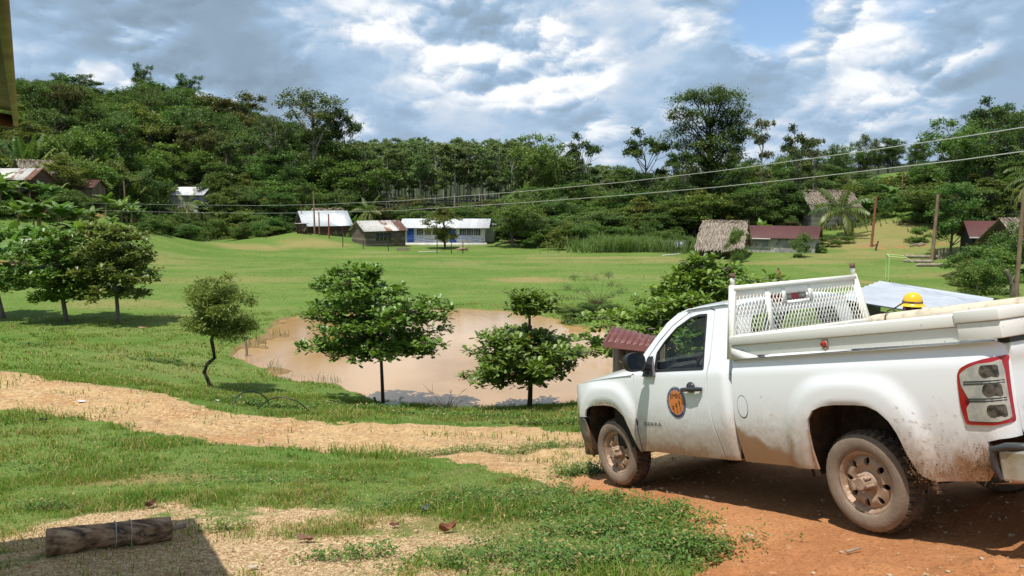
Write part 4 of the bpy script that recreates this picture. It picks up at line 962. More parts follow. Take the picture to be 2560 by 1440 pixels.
# door emblem, lettering
def surf(s, z, off=.0035): return (s, float(Ybody(np.array([s]), np.array([z]))[0]) + off, z)
def text_mesh(txt, size, name='txt'):
    c = bpy.data.curves.new(name, 'FONT'); c.body = txt; c.size = size; c.align_x = 'CENTER'; c.resolution_u = 2
    o = bpy.data.objects.new(name, c); COL.objects.link(o); bpy.context.view_layer.update()
    me = bpy.data.meshes.new_from_object(o.evaluated_get(bpy.context.evaluated_depsgraph_get())); V = np.array([v.co[:] for v in me.vertices]) if len(me.vertices) else np.zeros((0, 3)); F = [list(p.vertices) for p in me.polygons]
    bpy.data.objects.remove(o); bpy.data.curves.remove(c); bpy.data.meshes.remove(me); return V, F
EC = (2.052, .985); EA, EB = .148, .158
def ell(r0, r1, off, m_, name, par, n=48):
    b_ = MB()
    for k in range(n):
        a, b = 2 * PI * k / n, 2 * PI * (k + 1) / n
        pts = [surf(EC[0] + EA * r * math.cos(q), EC[1] + EB * r * math.sin(q), off) for q, r in ((a, r1), (b, r1), (b, max(r0, .001)), (a, max(r0, .001)))]
        b_.add(pts, [[0, 1, 2, 3]])
    return b_.build(name, m_, par)
m_navy, m_white2, m_org = mat('emblem_navy', (.03, .025, .10), .4), mat('emblem_white', (.7, .7, .72), .4), mat('emblem_orange', (.62, .20, .055), .4)
em = ell(0, 1, .003, m_navy, 'door_emblem', truck); ell(.77, .965, .0040, m_white2, 'emblem_ring', em).scale = (1, 1, 1)
ell(.79, .945, .0046, m_navy, 'emblem_band', em); ell(0, .77, .0048, m_org, 'emblem_field', em)
tx = MB()
V, F = text_mesh('EMRE', .062); V[:, 0] *= 1.15; tx.add([surf(EC[0] - v[0], EC[1] + .040 + v[1] * 1.15, .0062) for v in V], F)
for (cx, cz_) in ((.052, -.045), (.0, -.020), (-.052, .005)):
    for dz_ in (0, -.022): tx.add([surf(EC[0] + cx + a, EC[1] + cz_ + dz_ + b, .0062) for a, b in ((-.018, .012), (-.004, .0), (-.003, -.007), (.003, -.007), (.004, 0), (.018, .012), (.012, .014), (.0, .004), (-.012, .014))], [list(range(9))])
    tx.add([surf(EC[0] + cx + a, EC[1] + cz_ + b, .0062) for a, b in ((-.003, .012), (-.003 - .012, -.095), (.003 - .012, -.095), (.003, .012))], [[0, 1, 2, 3]])
tx.build('emblem_lettering', mat('emblem_black', (.01, .01, .012), .4), em)
rg_ = MB(); ring_txt = 'Empresa Municipal Rural De Electricidad'
for i, ch in enumerate(ring_txt):
    if ch == ' ': continue
    a = PI * 1.22 - i / (len(ring_txt) - 1) * PI * 1.44
    V, F = text_mesh(ch, .021)
    if not len(V): continue
    px_, pz_ = EA * .825 * math.cos(a), EB * .825 * math.sin(a); rot = a - PI / 2
    rg_.add([surf(EC[0] - (px_ + v[0] * math.cos(rot) - v[1] * math.sin(rot)), EC[1] + pz_ + v[0] * math.sin(rot) + v[1] * math.cos(rot), .0062) for v in V], F)
rg_.build('ring_lettering', m_white2, em)
bd = MB(); V, F = text_mesh('SIERRA', .075); bd.add([surf(2.50 - v[0] * 1.35, .735 + v[1] * .72, .005) for v in V], F)
bd.add([surf(2.76 - a, .738 + b, .005) for a, b in ((0, 0), (.016, 0), (.016, .05), (0, .05))], [[3, 2, 1, 0]]); bd.build('badge', M['blackd'], truck)
# sticker on the tailgate
sk = MB()
for k in range(20):
    a, b = 2 * PI * k / 20, 2 * PI * (k + 1) / 20
    sk.add([(-1.218, .775 + r * .032 * math.cos(q), 1.0 + r * .032 * math.sin(q)) for q, r in ((a, 1), (b, 1), (b, .82), (a, .82))], [[0, 1, 2, 3]])
for t_, z_, s_2 in (('M', .985, .04), ('METRO', .945, .026)):
    V, F = text_mesh(t_, s_2); sk.add([(-1.219, .775 - v[0], z_ + v[1]) for v in V], F)
sk.box((-1.2195, .765, .895), (.001, .07, .022)); sk.build('sticker', M['black'], tg)
# mud hanging from the arches
mdm = noisy('mud_clods', (.34, .20, .105), (.46, .31, .18), 20, 1, .6); md = MB()
for k in range(1000):
    if k < 560: x, z, y = random.gauss(-1.0, .09), random.gauss(.62, .07), 0
    elif k < 780: x, z = random.uniform(-.95, -.45), random.uniform(.50, .60)
    else:
        x, z = random.choice([(.39, random.uniform(.48, .9)), (-.55 + random.gauss(0, .05), random.uniform(.44, .54)), (-.62, random.uniform(.38, .48))])
        x += random.gauss(0, .012)
    if x < -1.08 or z > .79: continue
    y = float(Ybody(np.array([x]), np.array([z]))[0]) + .004; s = random.uniform(.0025, .006)
    d = np.random.default_rng(k).normal(0, 1, (4, 3)); d /= np.linalg.norm(d, axis=1, keepdims=True)
    md.add(np.array([x, y, z]) + d * s * np.array([1.4, .35, 1.4]), [[0, 1, 2], [0, 2, 3], [0, 3, 1], [1, 3, 2]])
for k in range(260):        # grass blades and spatter stuck to the paint
    if k < 170: x, z = -.45 - abs(random.gauss(0, .22)), .50 + abs(random.gauss(0, .18)); an = random.gauss(.5, .35)
    else: x, z = random.choice([random.uniform(.5, 1.2), random.uniform(1.6, 2.7)]), .45 + abs(random.gauss(0, .20)); an = random.gauss(-.5, .6)
    if x < -1.02 or z > 1.1 or archd(x, z, 0) < 1.03: continue
    L = random.uniform(.012, .05); wd_ = random.uniform(.0012, .0028); dx_, dz_ = math.cos(an) * L, math.sin(an) * L
    P = [(x, z), (x + dx_ * .5 - math.sin(an) * wd_, z + dz_ * .5 + math.cos(an) * wd_), (x + dx_, z + dz_), (x + dx_ * .5 + math.sin(an) * wd_, z + dz_ * .5 - math.cos(an) * wd_)]
    md.add([(a, float(Ybody(np.array([a]), np.array([b_z]))[0]) + .004, b_z) for a, b_z in P], [[0, 1, 2, 3]])
tag(md.build('mud_splash', mdm, truck), kind='stuff')
truck.matrix_world = Matrix.Translation(TT) @ Matrix([list(r) for r in TR]).to_4x4()
# tyres settle in their own places
pole = MB(); pole.tube([(.20, .33, 1.555), (.16, .33, 1.555), (.10, .33, 1.555), (-4.3, .33, 1.575)], [.055, .072, .078, .10], 28); pole.V = [tuple(tw(v)) for v in pole.V]
po = pole.build('utility_pole_section', noisy('cream_pole', (.66, .58, .44), (.58, .50, .37), 3, .55, .1, c3=(.45, .37, .27), stretch=(1, 1, 1)), sm=40)
tag(po, 'long cream tapered pole lying in the bed of the white pickup truck', 'pole')
sp_ = MB(); sp_.tube([tuple(tw((-.02 + .0 * a, .33 + .083 * math.cos(a), 1.575 + .083 * math.sin(a)))) for a in np.linspace(-.4, 3.6, 14)], .006, 5); sp_.tube([tuple(tw(p)) for p in ((-.02, .30, 1.66), (-.06, .22, 1.70), (-.10, .15, 1.69))], .006, 5); sp_.build('strap', M['bark_dark'], po)

# ================================================================ VEGETATION
def tubes_mesh(branches, n=6):
    b_ = MB()
    for pts, rs in branches: b_.tube(pts, rs, n, caps=False)
    return b_
def bez(a, b, bend, k=5):
    a, b = np.array(a, float), np.array(b, float); m_ = (a + b) / 2 + np.array(bend, float)
    return [(1 - t) ** 2 * a + 2 * t * (1 - t) * m_ + t * t * b for t in np.linspace(0, 1, k)]

def almond_tree(name, base, tiers, trunk_r, seed, lean=(0, 0), leaf=.2, c1=(.070, .145, .022), c2=(.17, .27, .045), dens=1.0, top=None, **kw):
    """tropical almond: whorls of nearly level boughs carrying rosettes of big glossy leaves. tiers: (height, radius, thickness, offset x, offset y)"""
    global rng
    rs = np.random.default_rng(seed); br = []; H_ = top or max(t[0] for t in tiers)
    def ax(z): return np.array([lean[0] * z / H_, lean[1] * z / H_, z])
    br.append(([ax(z) + np.array([.02 * math.sin(z * 2 + seed), 0, 0]) for z in np.linspace(-.25, H_, 9)], [trunk_r * (1.25 if i == 0 else 1 - .085 * i) for i in range(9)]))
    ros = []; 
    for (hz_, rad, th, ox, oy) in tiers:
        nb = max(5, int(6 + rad * 4)); a0 = rs.uniform(0, 6.28)
        for k in range(nb):
            a = a0 + 2 * PI * k / nb + rs.uniform(-.25, .25); L = rad * rs.uniform(.55, 1.05)
            s = ax(hz_ - th * .5); tip = ax(hz_) + np.array([math.cos(a) * L + ox, math.sin(a) * L + oy, rs.uniform(-.5, .35) * th])
            P = bez(s, tip, (0, 0, th * .25), 6); br.append((P, list(np.linspace(trunk_r * .36, .012, 6))))
            nk = max(3, int(L * 7 * dens))
            for q in range(nk):
                t = .22 + .78 * (q + rs.uniform(0, 1)) / nk; i = min(int(t * 5), 4); p = np.array(P[i]) * (1 - (t * 5 - i)) + np.array(P[i + 1]) * (t * 5 - i)
                sa = a + rs.choice([-1, 1]) * rs.uniform(.5, 1.4); sl_ = rs.uniform(.08, .42) * min(1, L)
                e_ = p + np.array([math.cos(sa) * sl_, math.sin(sa) * sl_, rs.uniform(-.16, .26) * max(.4, th)])
                if sl_ > .2: br.append(([p, (p + e_) / 2 + np.array([0, 0, .02]), e_], [.012, .009, .006]))
                ros.append((e_, hz_))
            ros.append((np.array(tip), hz_))
    P = []; Dd = []; C = []; Sz = []
    for e_, hz_ in ros:
        nl = rs.integers(8, 14); tint = rs.uniform(0, 1)
        for k in range(nl):
            a = rs.uniform(0, 2 * PI); el = rs.uniform(-.65, .85)
            d = np.array([math.cos(a) * math.cos(el), math.sin(a) * math.cos(el), math.sin(el)])
            P.append(e_ + d * .03 + rs.normal(0, .03, 3)); Dd.append(d); Sz.append(leaf * rs.uniform(.55, 1.15))
            t = np.clip(tint * .6 + rs.uniform(0, .5), 0, 1); c = np.array(c1) * (1 - t) + np.array(c2) * t
            if rs.uniform() < .004: c = np.array((.25, .08, .02))
            C.append(c)
    rng = np.random.default_rng(seed + 1)
    V, F, _ = leafset(np.array(P), np.array(Sz), 'obovate', up=.75, width=.6, dirs=np.array(Dd))
    root = empty(name, base, 0, **kw)
    tubes_mesh(br, 7).build('trunk', M['bark_dark'] if trunk_r < .09 else M['bark_grey'], root, 60)
    link('crown', mesh_from(V, F, 'crown', cols=np.repeat(np.array(C), 6, 0)), M['leaf_gloss'], root)
    return root
def base_at(px, py):
    p = hit(px, py); return (p[0], p[1], gz(p[0], p[1]) - .03)

# the row in front of the pond and field; metres per pixel at each trunk
b = base_at(960, 1008); k = (b[1] / .98) / FPX
almond_tree('almond_tree', b, [(1.88, 2.05, .24, -.15, 0), (2.18, 2.3, .26, -.1, 0), (2.68, 2.05, .24, -.1, 0), (3.12, 2.15, .28, .05, 0), (3.62, 1.45, .25, -.3, 0), (3.98, 1.0, .25, -.75, 0), (4.2, .65, .15, -.7, 0)], .062, 11, lean=(-.22, 0), dens=1.05, leaf=.21,
            label='tiered broad-leaved tree standing at the pond edge with a duck resting at its foot', cat='tree', group='young almond trees around the pond')
b = base_at(1325, 1012)
almond_tree('almond_tree', b, [(1.02, 1.2, .16, -.8, 0), (1.32, 1.9, .22, -.2, 0), (1.68, 2.05, .24, -.12, 0), (2.0, 1.65, .22, .1, 0), (2.25, 1.1, .18, -.65, 0), (3.0, .62, .14, .0, 0), (3.2, .72, .16, .05, 0), (3.42, .45, .12, -.12, 0)], .085, 12, dens=1.05, leaf=.21, lean=(.0, 0), top=3.45,
            label='spreading low tree with a small separate top tuft above it on the near pond bank', cat='tree', group='young almond trees around the pond')
b = base_at(295, 808)
almond_tree('almond_tree', b, [(1.75, 2.0, .7, .1, 0), (2.4, 2.15, .8, .1, 0), (3.1, 2.2, .8, .05, 0), (3.8, 2.0, .8, 0, 0), (4.4, 1.6, .6, -.05, 0), (4.85, .95, .5, -.1, 0)], .11, 13, leaf=.25, dens=1.1, c1=(.075, .13, .024), c2=(.20, .23, .055),
            label='round brownish-green tree at the right end of the row on the left of the field', cat='tree', group='row of shade trees at the left of the field')
b = base_at(165, 802)
almond_tree('almond_tree', b, [(1.5, 2.0, .6, .1, 0), (2.15, 2.5, .7, -.3, 0), (2.85, 2.6, .7, -.35, 0), (3.5, 2.3, .7, -.2, 0), (4.1, 1.7, .6, .1, 0), (4.55, 1.2, .5, .3, 0)], .13, 14, lean=(-.25, 0), leaf=.25, dens=1.1,
            label='wide glossy green tree second from the right in the row left of the field', cat='tree', group='row of shade trees at the left of the field')
b = base_at(8, 795)
almond_tree('almond_tree', b, [(1.9, 1.9, .6, -.2, 0), (2.7, 2.1, .7, -.2, 0), (3.5, 2.0, .7, -.2, 0), (4.3, 1.6, .6, -.3, 0), (4.9, 1.1, .5, -.3, 0)], .14, 15, lean=(-.7, 0), leaf=.25, dens=1.1,
            label='leaning tree cut by the left edge of the picture in the row by the field', cat='tree', group='row of shade trees at the left of the field')
p = ray(1720, 495) * 20; b = (p[0], p[1], gz(p[0], p[1]))
almond_tree('almond_tree', b, [(1.5, 1.9, .4, -.75, 0), (1.95, 2.2, .4, -.7, 0), (2.35, 2.2, .35, -.45, 0), (2.75, 2.1, .4, .45, 0), (3.1, 2.0, .4, .75, 0), (3.45, 1.5, .35, .75, 0), (3.75, .9, .3, .35, 0), (4.0, .45, .2, .2, 0)], .11, 16, dens=1.35, lean=(.25, 0), leaf=.2, c1=(.085, .165, .022), c2=(.21, .31, .05),
            label='large bushy tree rising behind the cab of the white pickup beside the pond', cat='tree', group='young almond trees around the pond')

def cloud_leaves(centres, radii, n, size, c1, c2, seed, width=.5, up=.5, sub=9, shape='rhomb', squash=.75, droop=0.0, shell=.75):
    """leaves in clumps over the surface and inside of several lobes"""
    global rng
    rs = np.random.default_rng(seed); centres = np.asarray(centres, float); radii = np.asarray(radii, float)
    w_ = radii ** 2; w_ /= w_.sum(); L = rs.choice(len(centres), n, p=w_)
    nsub = sub * len(centres); sd_ = rs.normal(0, 1, (len(centres), sub, 3)); sd_[..., 2] = np.abs(sd_[..., 2]) * .9 - .35
    sd_ /= np.linalg.norm(sd_, axis=2, keepdims=True); sr = rs.uniform(shell, 1.0, (len(centres), sub, 1)); q = rs.integers(0, sub, n)
    sc = centres[L] + (sd_[L, q] * sr[L, q]) * radii[L][:, None] * np.array([1, 1, squash])
    off = rs.normal(0, 1, (n, 3)) * (radii[L][:, None] * .24) * np.array([1, 1, .6])
    P = sc + off
    tint = rs.uniform(0, 1, (len(centres), sub))[L, q][:, None] * .7 + rs.uniform(0, .3, (n, 1))
    C = (np.array(c1) * (1 - tint) + np.array(c2) * tint) * rs.uniform(.8, 1.2, (n, 1))
    rng = np.random.default_rng(seed + 5)
    V, F, _ = leafset(P, size * rs.uniform(.6, 1.25, n), shape, up=up, width=width, droop=droop)
    k = len(V) // n
    return V, F, np.repeat(C, k, 0)
def lobes_env(rs, n, w_, z0, z1, form='round'):
    out = []; rad = []
    while len(out) < n:
        a = rs.uniform(0, 2 * PI); t = rs.uniform(0, 1); r = math.sqrt(rs.uniform(0.0, 1))
        if form == 'round': env = math.sin(PI * (.12 + .8 * t)) ** .6
        elif form == 'umbrella': env = (.35 + .65 * t) if t < .8 else 1.0; 
        elif form == 'column': env = .75 + .25 * math.sin(PI * t)
        elif form == 'vase': env = .25 + .75 * t ** .8 if t < .75 else .95 - (t - .75) * 1.4
        elif form == 'cone': env = 1.0 - .75 * t
        p = np.array([math.cos(a) * r * env * w_ * .78, math.sin(a) * r * env * w_ * .78, z0 + (z1 - z0) * (.06 + .86 * t)])
        rr = w_ * rs.uniform(.20, .36) * (.75 + .4 * env)
        if form in ('umbrella', 'vase'): rr *= .8
        if all(np.linalg.norm(p - o) > (rr + q) * .45 for o, q in zip(out, rad)) or rs.uniform() < .12: out.append(p); rad.append(rr)
    return np.array(out), np.array(rad)
TREES = {}
def proto(key, h, w_, z0, form, nl, leaves, size, c1, c2, seed, trunk_r=.22, bark='bark_grey', squash=.7, sub=9, limbs=True, width=.5, shell=.75, up=.5, bend=.4, leafmat='leaf', droop=0.0):
    """a tree as two shared meshes (trunk with limbs, crown), origin at the ground, height h and half-width w_"""
    rs = np.random.default_rng(seed); C, R = lobes_env(rs, nl, w_, z0, h, form)
    br = []; tp = z0 + (h - z0) * (.55 if form != 'umbrella' else .35)
    tx_ = rs.uniform(-bend, bend, 2)
    def ax(z): t = max(z, 0) / h; return np.array([tx_[0] * math.sin(t * 3.0), tx_[1] * math.sin(t * 2.4), z])
    br.append(([ax(z) for z in np.linspace(-.8, tp, 8)], list(np.linspace(trunk_r * 1.25, trunk_r * .55, 8))))
    if limbs:
        for c, r in zip(C, R):
            zs = min(tp, max(z0 * .75, c[2] - np.hypot(c[0], c[1]) * rs.uniform(.7, 1.3))); s = ax(zs)
            br.append((bez(s, c + np.array([0, 0, r * .3]), (rs.uniform(-.4, .4), rs.uniform(-.4, .4), -.1 * h * rs.uniform(0, .5)), 5), list(np.linspace(trunk_r * .42, trunk_r * .08, 5))))
            for q in range(2):
                e_ = c + rs.normal(0, 1, 3) * r * .7; br.append(([c * .6 + s * .4, (c + e_) / 2, e_], [trunk_r * .16, trunk_r * .1, trunk_r * .04]))
    tm = tubes_mesh(br, 5); tme = mesh_from(tm.V, tm.F, key + '_trunk'); smooth(tme, 180); tme.materials.append(M[bark])
    V, F, Cc = cloud_leaves(C, R, leaves, size, c1, c2, seed, squash=squash, sub=sub, width=width, shell=shell, up=up, droop=droop)
    cme = mesh_from(V, F, key + '_crown', cols=Cc); cme.materials.append(M[leafmat])
    TREES[key] = (tme, cme, h, w_)
def plant_tree(key, x, y, h=None, wid=None, rz=None, name='forest_tree', sink=.3, z=None, **kw):
    t, c, h_, w_ = TREES[key]; s = (h or h_) / h_; sw_ = (wid / w_) if wid else s
    r = empty(name, (x, y, (gz(x, y) if z is None else z) - sink), random.uniform(0, 6.28) if rz is None else rz, **kw); r.scale = (sw_, sw_, s)
    o = bpy.data.objects.new('trunk', t); COL.objects.link(o); o.parent = r
    o = bpy.data.objects.new('crown', c); COL.objects.link(o); o.parent = r
    return r
DG1, DG2 = (.050, .098, .020), (.115, .190, .042)
MG1, MG2 = (.064, .128, .024), (.155, .240, .050)
YG1, YG2 = (.090, .125, .024), (.190, .220, .050)
BR1, BR2 = (.070, .085, .024), (.155, .150, .046)
proto('dense_a', 12, 5.2, 2.5, 'round', 20, 9500, .42, DG1, DG2, 101)
proto('dense_b', 13, 4.6, 3.0, 'round', 18, 9000, .40, MG1, MG2, 102)
proto('dense_c', 11, 5.6, 2.2, 'round', 20, 9500, .42, (.055, .105, .026), (.125, .185, .048), 103)
proto('brown', 12, 5.6, 3.0, 'umbrella', 18, 8500, .40, BR1, BR2, 104)
proto('yellow', 11, 4.6, 2.0, 'round', 18, 8500, .40, YG1, YG2, 105)
proto('flat', 14, 6.0, 7.0, 'umbrella', 17, 7000, .40, DG1, DG2, 106, trunk_r=.28, squash=.42)
proto('plantation_a', 15, 2.9, 7.2, 'column', 13, 4200, .40, (.095, .150, .048), (.19, .25, .10), 107, trunk_r=.13, bark='bark_pale', bend=.9, squash=1.0, sub=7)
proto('plantation_c', 15, 2.7, 4.6, 'column', 14, 4200, .36, (.10, .16, .048), (.20, .26, .10), 117, trunk_r=.12, bark='bark_pale', squash=1.0, sub=7, bend=.8)
proto('plantation_b', 16, 2.6, 8.8, 'vase', 13, 3800, .40, (.095, .150, .048), (.195, .255, .105), 108, trunk_r=.12, bark='bark_pale', squash=1.0, sub=7, bend=.7)
proto('pale_limbed', 17, 6.4, 8.5, 'vase', 20, 8500, .40, (.062, .105, .030), (.130, .180, .055), 109, trunk_r=.34, bark='bark_pale', squash=.7, shell=.6)
proto('tall_dark', 27, 8.6, 7.0, 'round', 58, 32000, .56, (.048, .085, .022), (.120, .170, .048), 110, trunk_r=.36, bark='bark_dark', squash=.34, sub=8, width=.42, up=.85, bend=.2)
proto('bush_a', 4.2, 2.8, .1, 'round', 13, 6000, .25, MG1, (.150, .23, .045), 111, trunk_r=.08, limbs=False)
proto('bush_b', 3.4, 2.6, .0, 'round', 13, 6000, .23, (.050, .11, .022), (.125, .205, .040), 112, trunk_r=.08, limbs=False)
proto('bush_c', 4.8, 2.6, .1, 'cone', 13, 5500, .25, YG1, (.20, .24, .05), 113, trunk_r=.08, limbs=False)
proto('ragged', 14, 4.4, 3.2, 'round', 20, 8200, .42, (.045, .080, .022), (.105, .150, .045), 114, trunk_r=.2, bark='bark_grey', squash=.7, sub=5, shell=.5)
proto('sparse', 13, 3.6, 4.5, 'vase', 13, 2400, .40, (.10, .12, .045), (.21, .22, .10), 115, trunk_r=.16, bark='bark_pale', sub=4, shell=.6, squash=.5)

LEFT = dict(label='dense green tree of the rainforest covering the hill at the left', cat='tree', group='rainforest trees on the left hill')
MIDG = dict(label='slender pale-trunked tree of the plantation behind the school', cat='tree', group='plantation trees behind the school')
RIGHT = dict(label='green tree in the thicket along the far right side of the field', cat='tree', group='trees beyond the right end of the field')
def spot(px, t): v = ray(px, 495) * t; return v[0], v[1]
def crop_top(px, py, t, x, y): return 6.4 + t * ray(px, py)[2] - gz(x, y)
rt = random.Random(5)
# rows climbing the left hill
SKY_L = [(-60, 195), (60, 200), (160, 202), (250, 222), (290, 240), (330, 218), (430, 214), (520, 250), (600, 246), (680, 292), (740, 300), (860, 320), (930, 352)]
for t, step in ((138, 70), (150, 70), (163, 66), (177, 62), (192, 60), (208, 56), (226, 54)):
    px = -50 + rt.uniform(0, 40)
    while px < 930:
        x, y = spot(px, t + rt.uniform(-4, 4)); top = np.interp(px, [a for a, _ in SKY_L], [b_ for _, b_ in SKY_L])
        lim = crop_top(px, top, y, x, y); h = min(rt.uniform(11, 14.5), lim * rt.uniform(.92, 1.03))
        if t > 180 and px > 700: h = min(h, 12)
        if h > 5:
            k = rt.choices(['dense_a', 'dense_b', 'dense_c', 'brown', 'yellow', 'ragged'], [4, 4, 4, .8 + (px > 380) * (px < 620) * 2, 1.2, 1.2])[0]
            plant_tree(k, x, y, h=h, wid=rt.uniform(4.4, 6.0), name='rainforest_tree', **LEFT)
        px += step * rt.uniform(.8, 1.2)
# plantation in the middle
for t, step in ((197, 26), (212, 24), (143, 36), (152, 34), (161, 32), (172, 30), (184, 30)):
    px = 850 + rt.uniform(0, 25)
    while px < 1560:
        x, y = spot(px, t + rt.uniform(-3, 3)); top = np.interp(px, [850, 950, 1300, 1380, 1480, 1560], [345, 347, 345, 375, 405, 425])
        h = crop_top(px, top + rt.uniform(-6, 16), y, x, y); h = min(h, 20)
        plant_tree(rt.choice(['plantation_a', 'plantation_b', 'plantation_c']), x, y, h=h * rt.uniform(.93, 1.03), wid=rt.uniform(2.6, 3.8), name='plantation_tree', **MIDG)
        px += step * rt.uniform(.75, 1.25)
# middle ground below them, behind the buildings
for t, x0, x1, step, hh in ((122, 560, 1560, 62, (6, 8.5)), (131, 540, 1500, 60, (6, 9.5)), (118, 1240, 1720, 46, (5.5, 8)), (112, 1260, 1740, 50, (4.5, 6.5)), (104, 1300, 1730, 52, (3.5, 5.5))):
    px = x0 + rt.uniform(0, 30)
    while px < x1:
        x, y = spot(px, t + rt.uniform(-3, 3)); plant_tree(rt.choices(['dense_a', 'dense_b', 'dense_c', 'yellow', 'ragged', 'brown'], [4, 4, 4, 2, 1, .6])[0], x, y, h=rt.uniform(*hh) * (rt.uniform(.38, .72) if 880 < px < 1300 and t > 117 else 1), wid=rt.uniform(3.0, 4.6) * (.8 if 900 < px < 1280 else 1),
                   label='rounded leafy tree between the field and the plantation in the middle', cat='tree', group='mid-height trees behind the village houses')
        px += step * rt.uniform(.75, 1.25)
# right-hand thickets
for t, x0, x1, step, hh in ((105, 1730, 2040, 44, (5, 7)), (116, 1700, 2060, 44, (6, 8)), (128, 1560, 2100, 52, (6.5, 9)), (146, 1540, 2120, 52, (8, 10.5)), (172, 1520, 2240, 50, (7, 11)), (230, 1500, 2300, 44, (7, 10)), (108, 2330, 2640, 60, (6, 9)), (120, 2390, 2640, 60, (8, 11)), (140, 2420, 2640, 70, (8, 12)), (92, 2340, 2620, 62, (4.5, 7))):
    px = x0 + rt.uniform(0, 30)
    while px < x1:
        x, y = spot(px, t + rt.uniform(-3, 3)); plant_tree(rt.choices(['dense_a', 'dense_b', 'dense_c', 'yellow', 'ragged', 'bush_a'], [4, 4, 3, 3, 1.5, 1])[0], x, y, h=rt.uniform(*hh), wid=rt.uniform(3.0, 4.4), name='thicket_tree', **RIGHT)
        px += step * rt.uniform(.75, 1.25)
# trees one can point to: (kind, px, depth, top py, half-width px, label)
HERO = [('tall_dark', 1768, 118, 202, 116, 'very tall dark tree with level airy branches standing far above the thicket'),
        ('flat', 366, 232, 165, 34, 'small umbrella-crowned tree standing alone above the left ridge'),
        ('flat', 475, 226, 190, 46, 'flat-topped tree on the left ridge, right of the taller lone one'),
        ('flat', 180, 232, 188, 70, 'broad open-crowned tree at the top of the ridge near the roof corner'),
        ('ragged', 236, 228, 194, 38, 'ragged tree ending the left skyline above the dip in the ridge'),
        ('brown', 600, 178, 246, 95, 'wide reddish-brown crown at the right end of the left ridge'),
        ('dense_c', 420, 190, 212, 110, 'big rounded yellowish crown below the two lone ridge trees'),
        ('brown', 480, 150, 312, 95, 'spreading rust-tinged tree halfway down the left hill'),
        ('pale_limbed', 790, 140, 236, 108, 'big feathery tree with forked white trunk right of the left hill'),
        ('pale_limbed', 690, 136, 300, 60, 'pale-limbed tree with bare white boughs left of the big forked one'),
        ('ragged', 862, 142, 262, 48, 'high ragged crown just right of the big forked white-trunked tree'),
        ('dense_b', 1350, 138, 302, 64, 'tall leafy tree rising over the plantation skyline in the middle'),
        ('ragged', 1452, 136, 326, 50, 'round-topped tree with hanging vines right of the tallest middle tree'),
        ('ragged', 1606, 122, 314, 66, 'leafy tree with open crown just left of the very tall dark tree'),
        ('ragged', 1700, 112, 350, 50, 'lower tree crowding the foot of the very tall dark tree on the left'),
        ('sparse', 1905, 112, 280, 44, 'thin yellowish tree close to the right of the very tall dark tree'),
        ('ragged', 1985, 108, 304, 46, 'dark tree with stepped crown right of the thin yellowish one'),
        ('sparse', 2035, 112, 330, 36, 'almost bare tree with tufted curved boughs against the sky'),
        ('dense_b', 2378, 100, 262, 70, 'tall vine-hung tree on the skyline above the right hillside'),
        ('ragged', 2462, 104, 238, 62, 'open dark crown on the skyline right of the vine-hung tree'),
        ('dense_a', 2290, 128, 362, 38, 'small dark tree standing on the bright grassy hilltop'),
        ('dense_c', 2545, 96, 278, 60, 'dark tree at the right edge of the picture below the skyline'),
        ('dense_b', 1282, 99, 478, 66, 'dark dense shade tree on the field edge right of the school'),
        ('yellow', 1112, 98, 512, 58, 'flat-tiered tree with thick trunk in front of the school'),
        ('dense_a', 2385, 78, 462, 72, 'broad green tree behind the tall wooden post on the right'),
        ('bush_a', 1845, 77, 560, 30, 'leafy shrub growing between the thatched hut and the brown roof'),
        ('bush_b', 2008, 80, 584, 26, 'shrub leaning on the end wall of the brown-roofed house')]
for kind, px, t, ty, hw, lab in HERO:
    x, y = spot(px, t); h = crop_top(px, ty, y, x, y); kk = TREES[kind]
    plant_tree(kind, x, y, h=h + .2, wid=hw * t / FPX * 1.05, rz=0, name='tree', sink=.2, label=lab, cat='tree')
for px, t, h, w_ in [(2140, 120, 4.5, 3.2), (2175, 124, 4.6, 3.2), (2215, 121, 4.2, 3.0), (2255, 118, 4.6, 3.0), (2290, 117, 5.0, 3.2), (2325, 112, 6, 3.4), (2195, 113, 3.6, 2.6), (2270, 108, 3.8, 2.6), (2310, 102, 4.5, 3), (2340, 98, 5, 3.2), (2155, 132, 3.4, 3), (2100, 126, 5.5, 3.4)]:
    x, y = spot(px, t); plant_tree(rt.choice(['dense_a', 'dense_b', 'bush_c', 'yellow']), x, y, h=h, wid=w_, name='thicket_tree', **RIGHT)
for k in range(60):
    px = rt.uniform(372, 712); t = rt.uniform(103, 114) - (px < 470) * 3
    x, y = spot(px, t)
    if -.5 > -1 and gz(x, y) < .55 + .2 * (px > 600): continue
    plant_tree(rt.choice(['bush_a', 'bush_b', 'bush_c', 'bush_b']), x, y, h=rt.uniform(1.4, 2.8), wid=rt.uniform(1.4, 2.4), name='shrub', sink=.15, label='dark bush on the bank at the left end of the field below the hut', cat='shrub', group='bushes along the left field bank')
for k in range(26):
    px = rt.uniform(-30, 240); t = rt.uniform(78, 87)
    if abs(px - 235) < 20: continue
    x, y = spot(px, t); plant_tree(rt.choice(['bush_a', 'bush_b', 'bush_c']), x, y, h=rt.uniform(1.2, 2.3), wid=rt.uniform(1.3, 2.2), name='shrub', sink=.15, label='green shrub growing on the left slope between the shade trees and the hillside houses', cat='shrub', group='shrubs on the left slope')
for k in range(44):
    px = rt.uniform(95, 470); t = rt.uniform(66, 100) if px < 300 else rt.uniform(88, 112)
    if abs(px - 235) < 22 and 82 < t < 92: continue
    x, y = spot(px, t); plant_tree(rt.choice(['bush_a', 'bush_b', 'bush_c', 'bush_b']), x, y, h=rt.uniform(1.0, 2.6), wid=rt.uniform(1.3, 2.6), name='shrub', sink=.15, label='green shrub growing on the left slope between the shade trees and the hillside houses', cat='shrub', group='shrubs on the left slope')
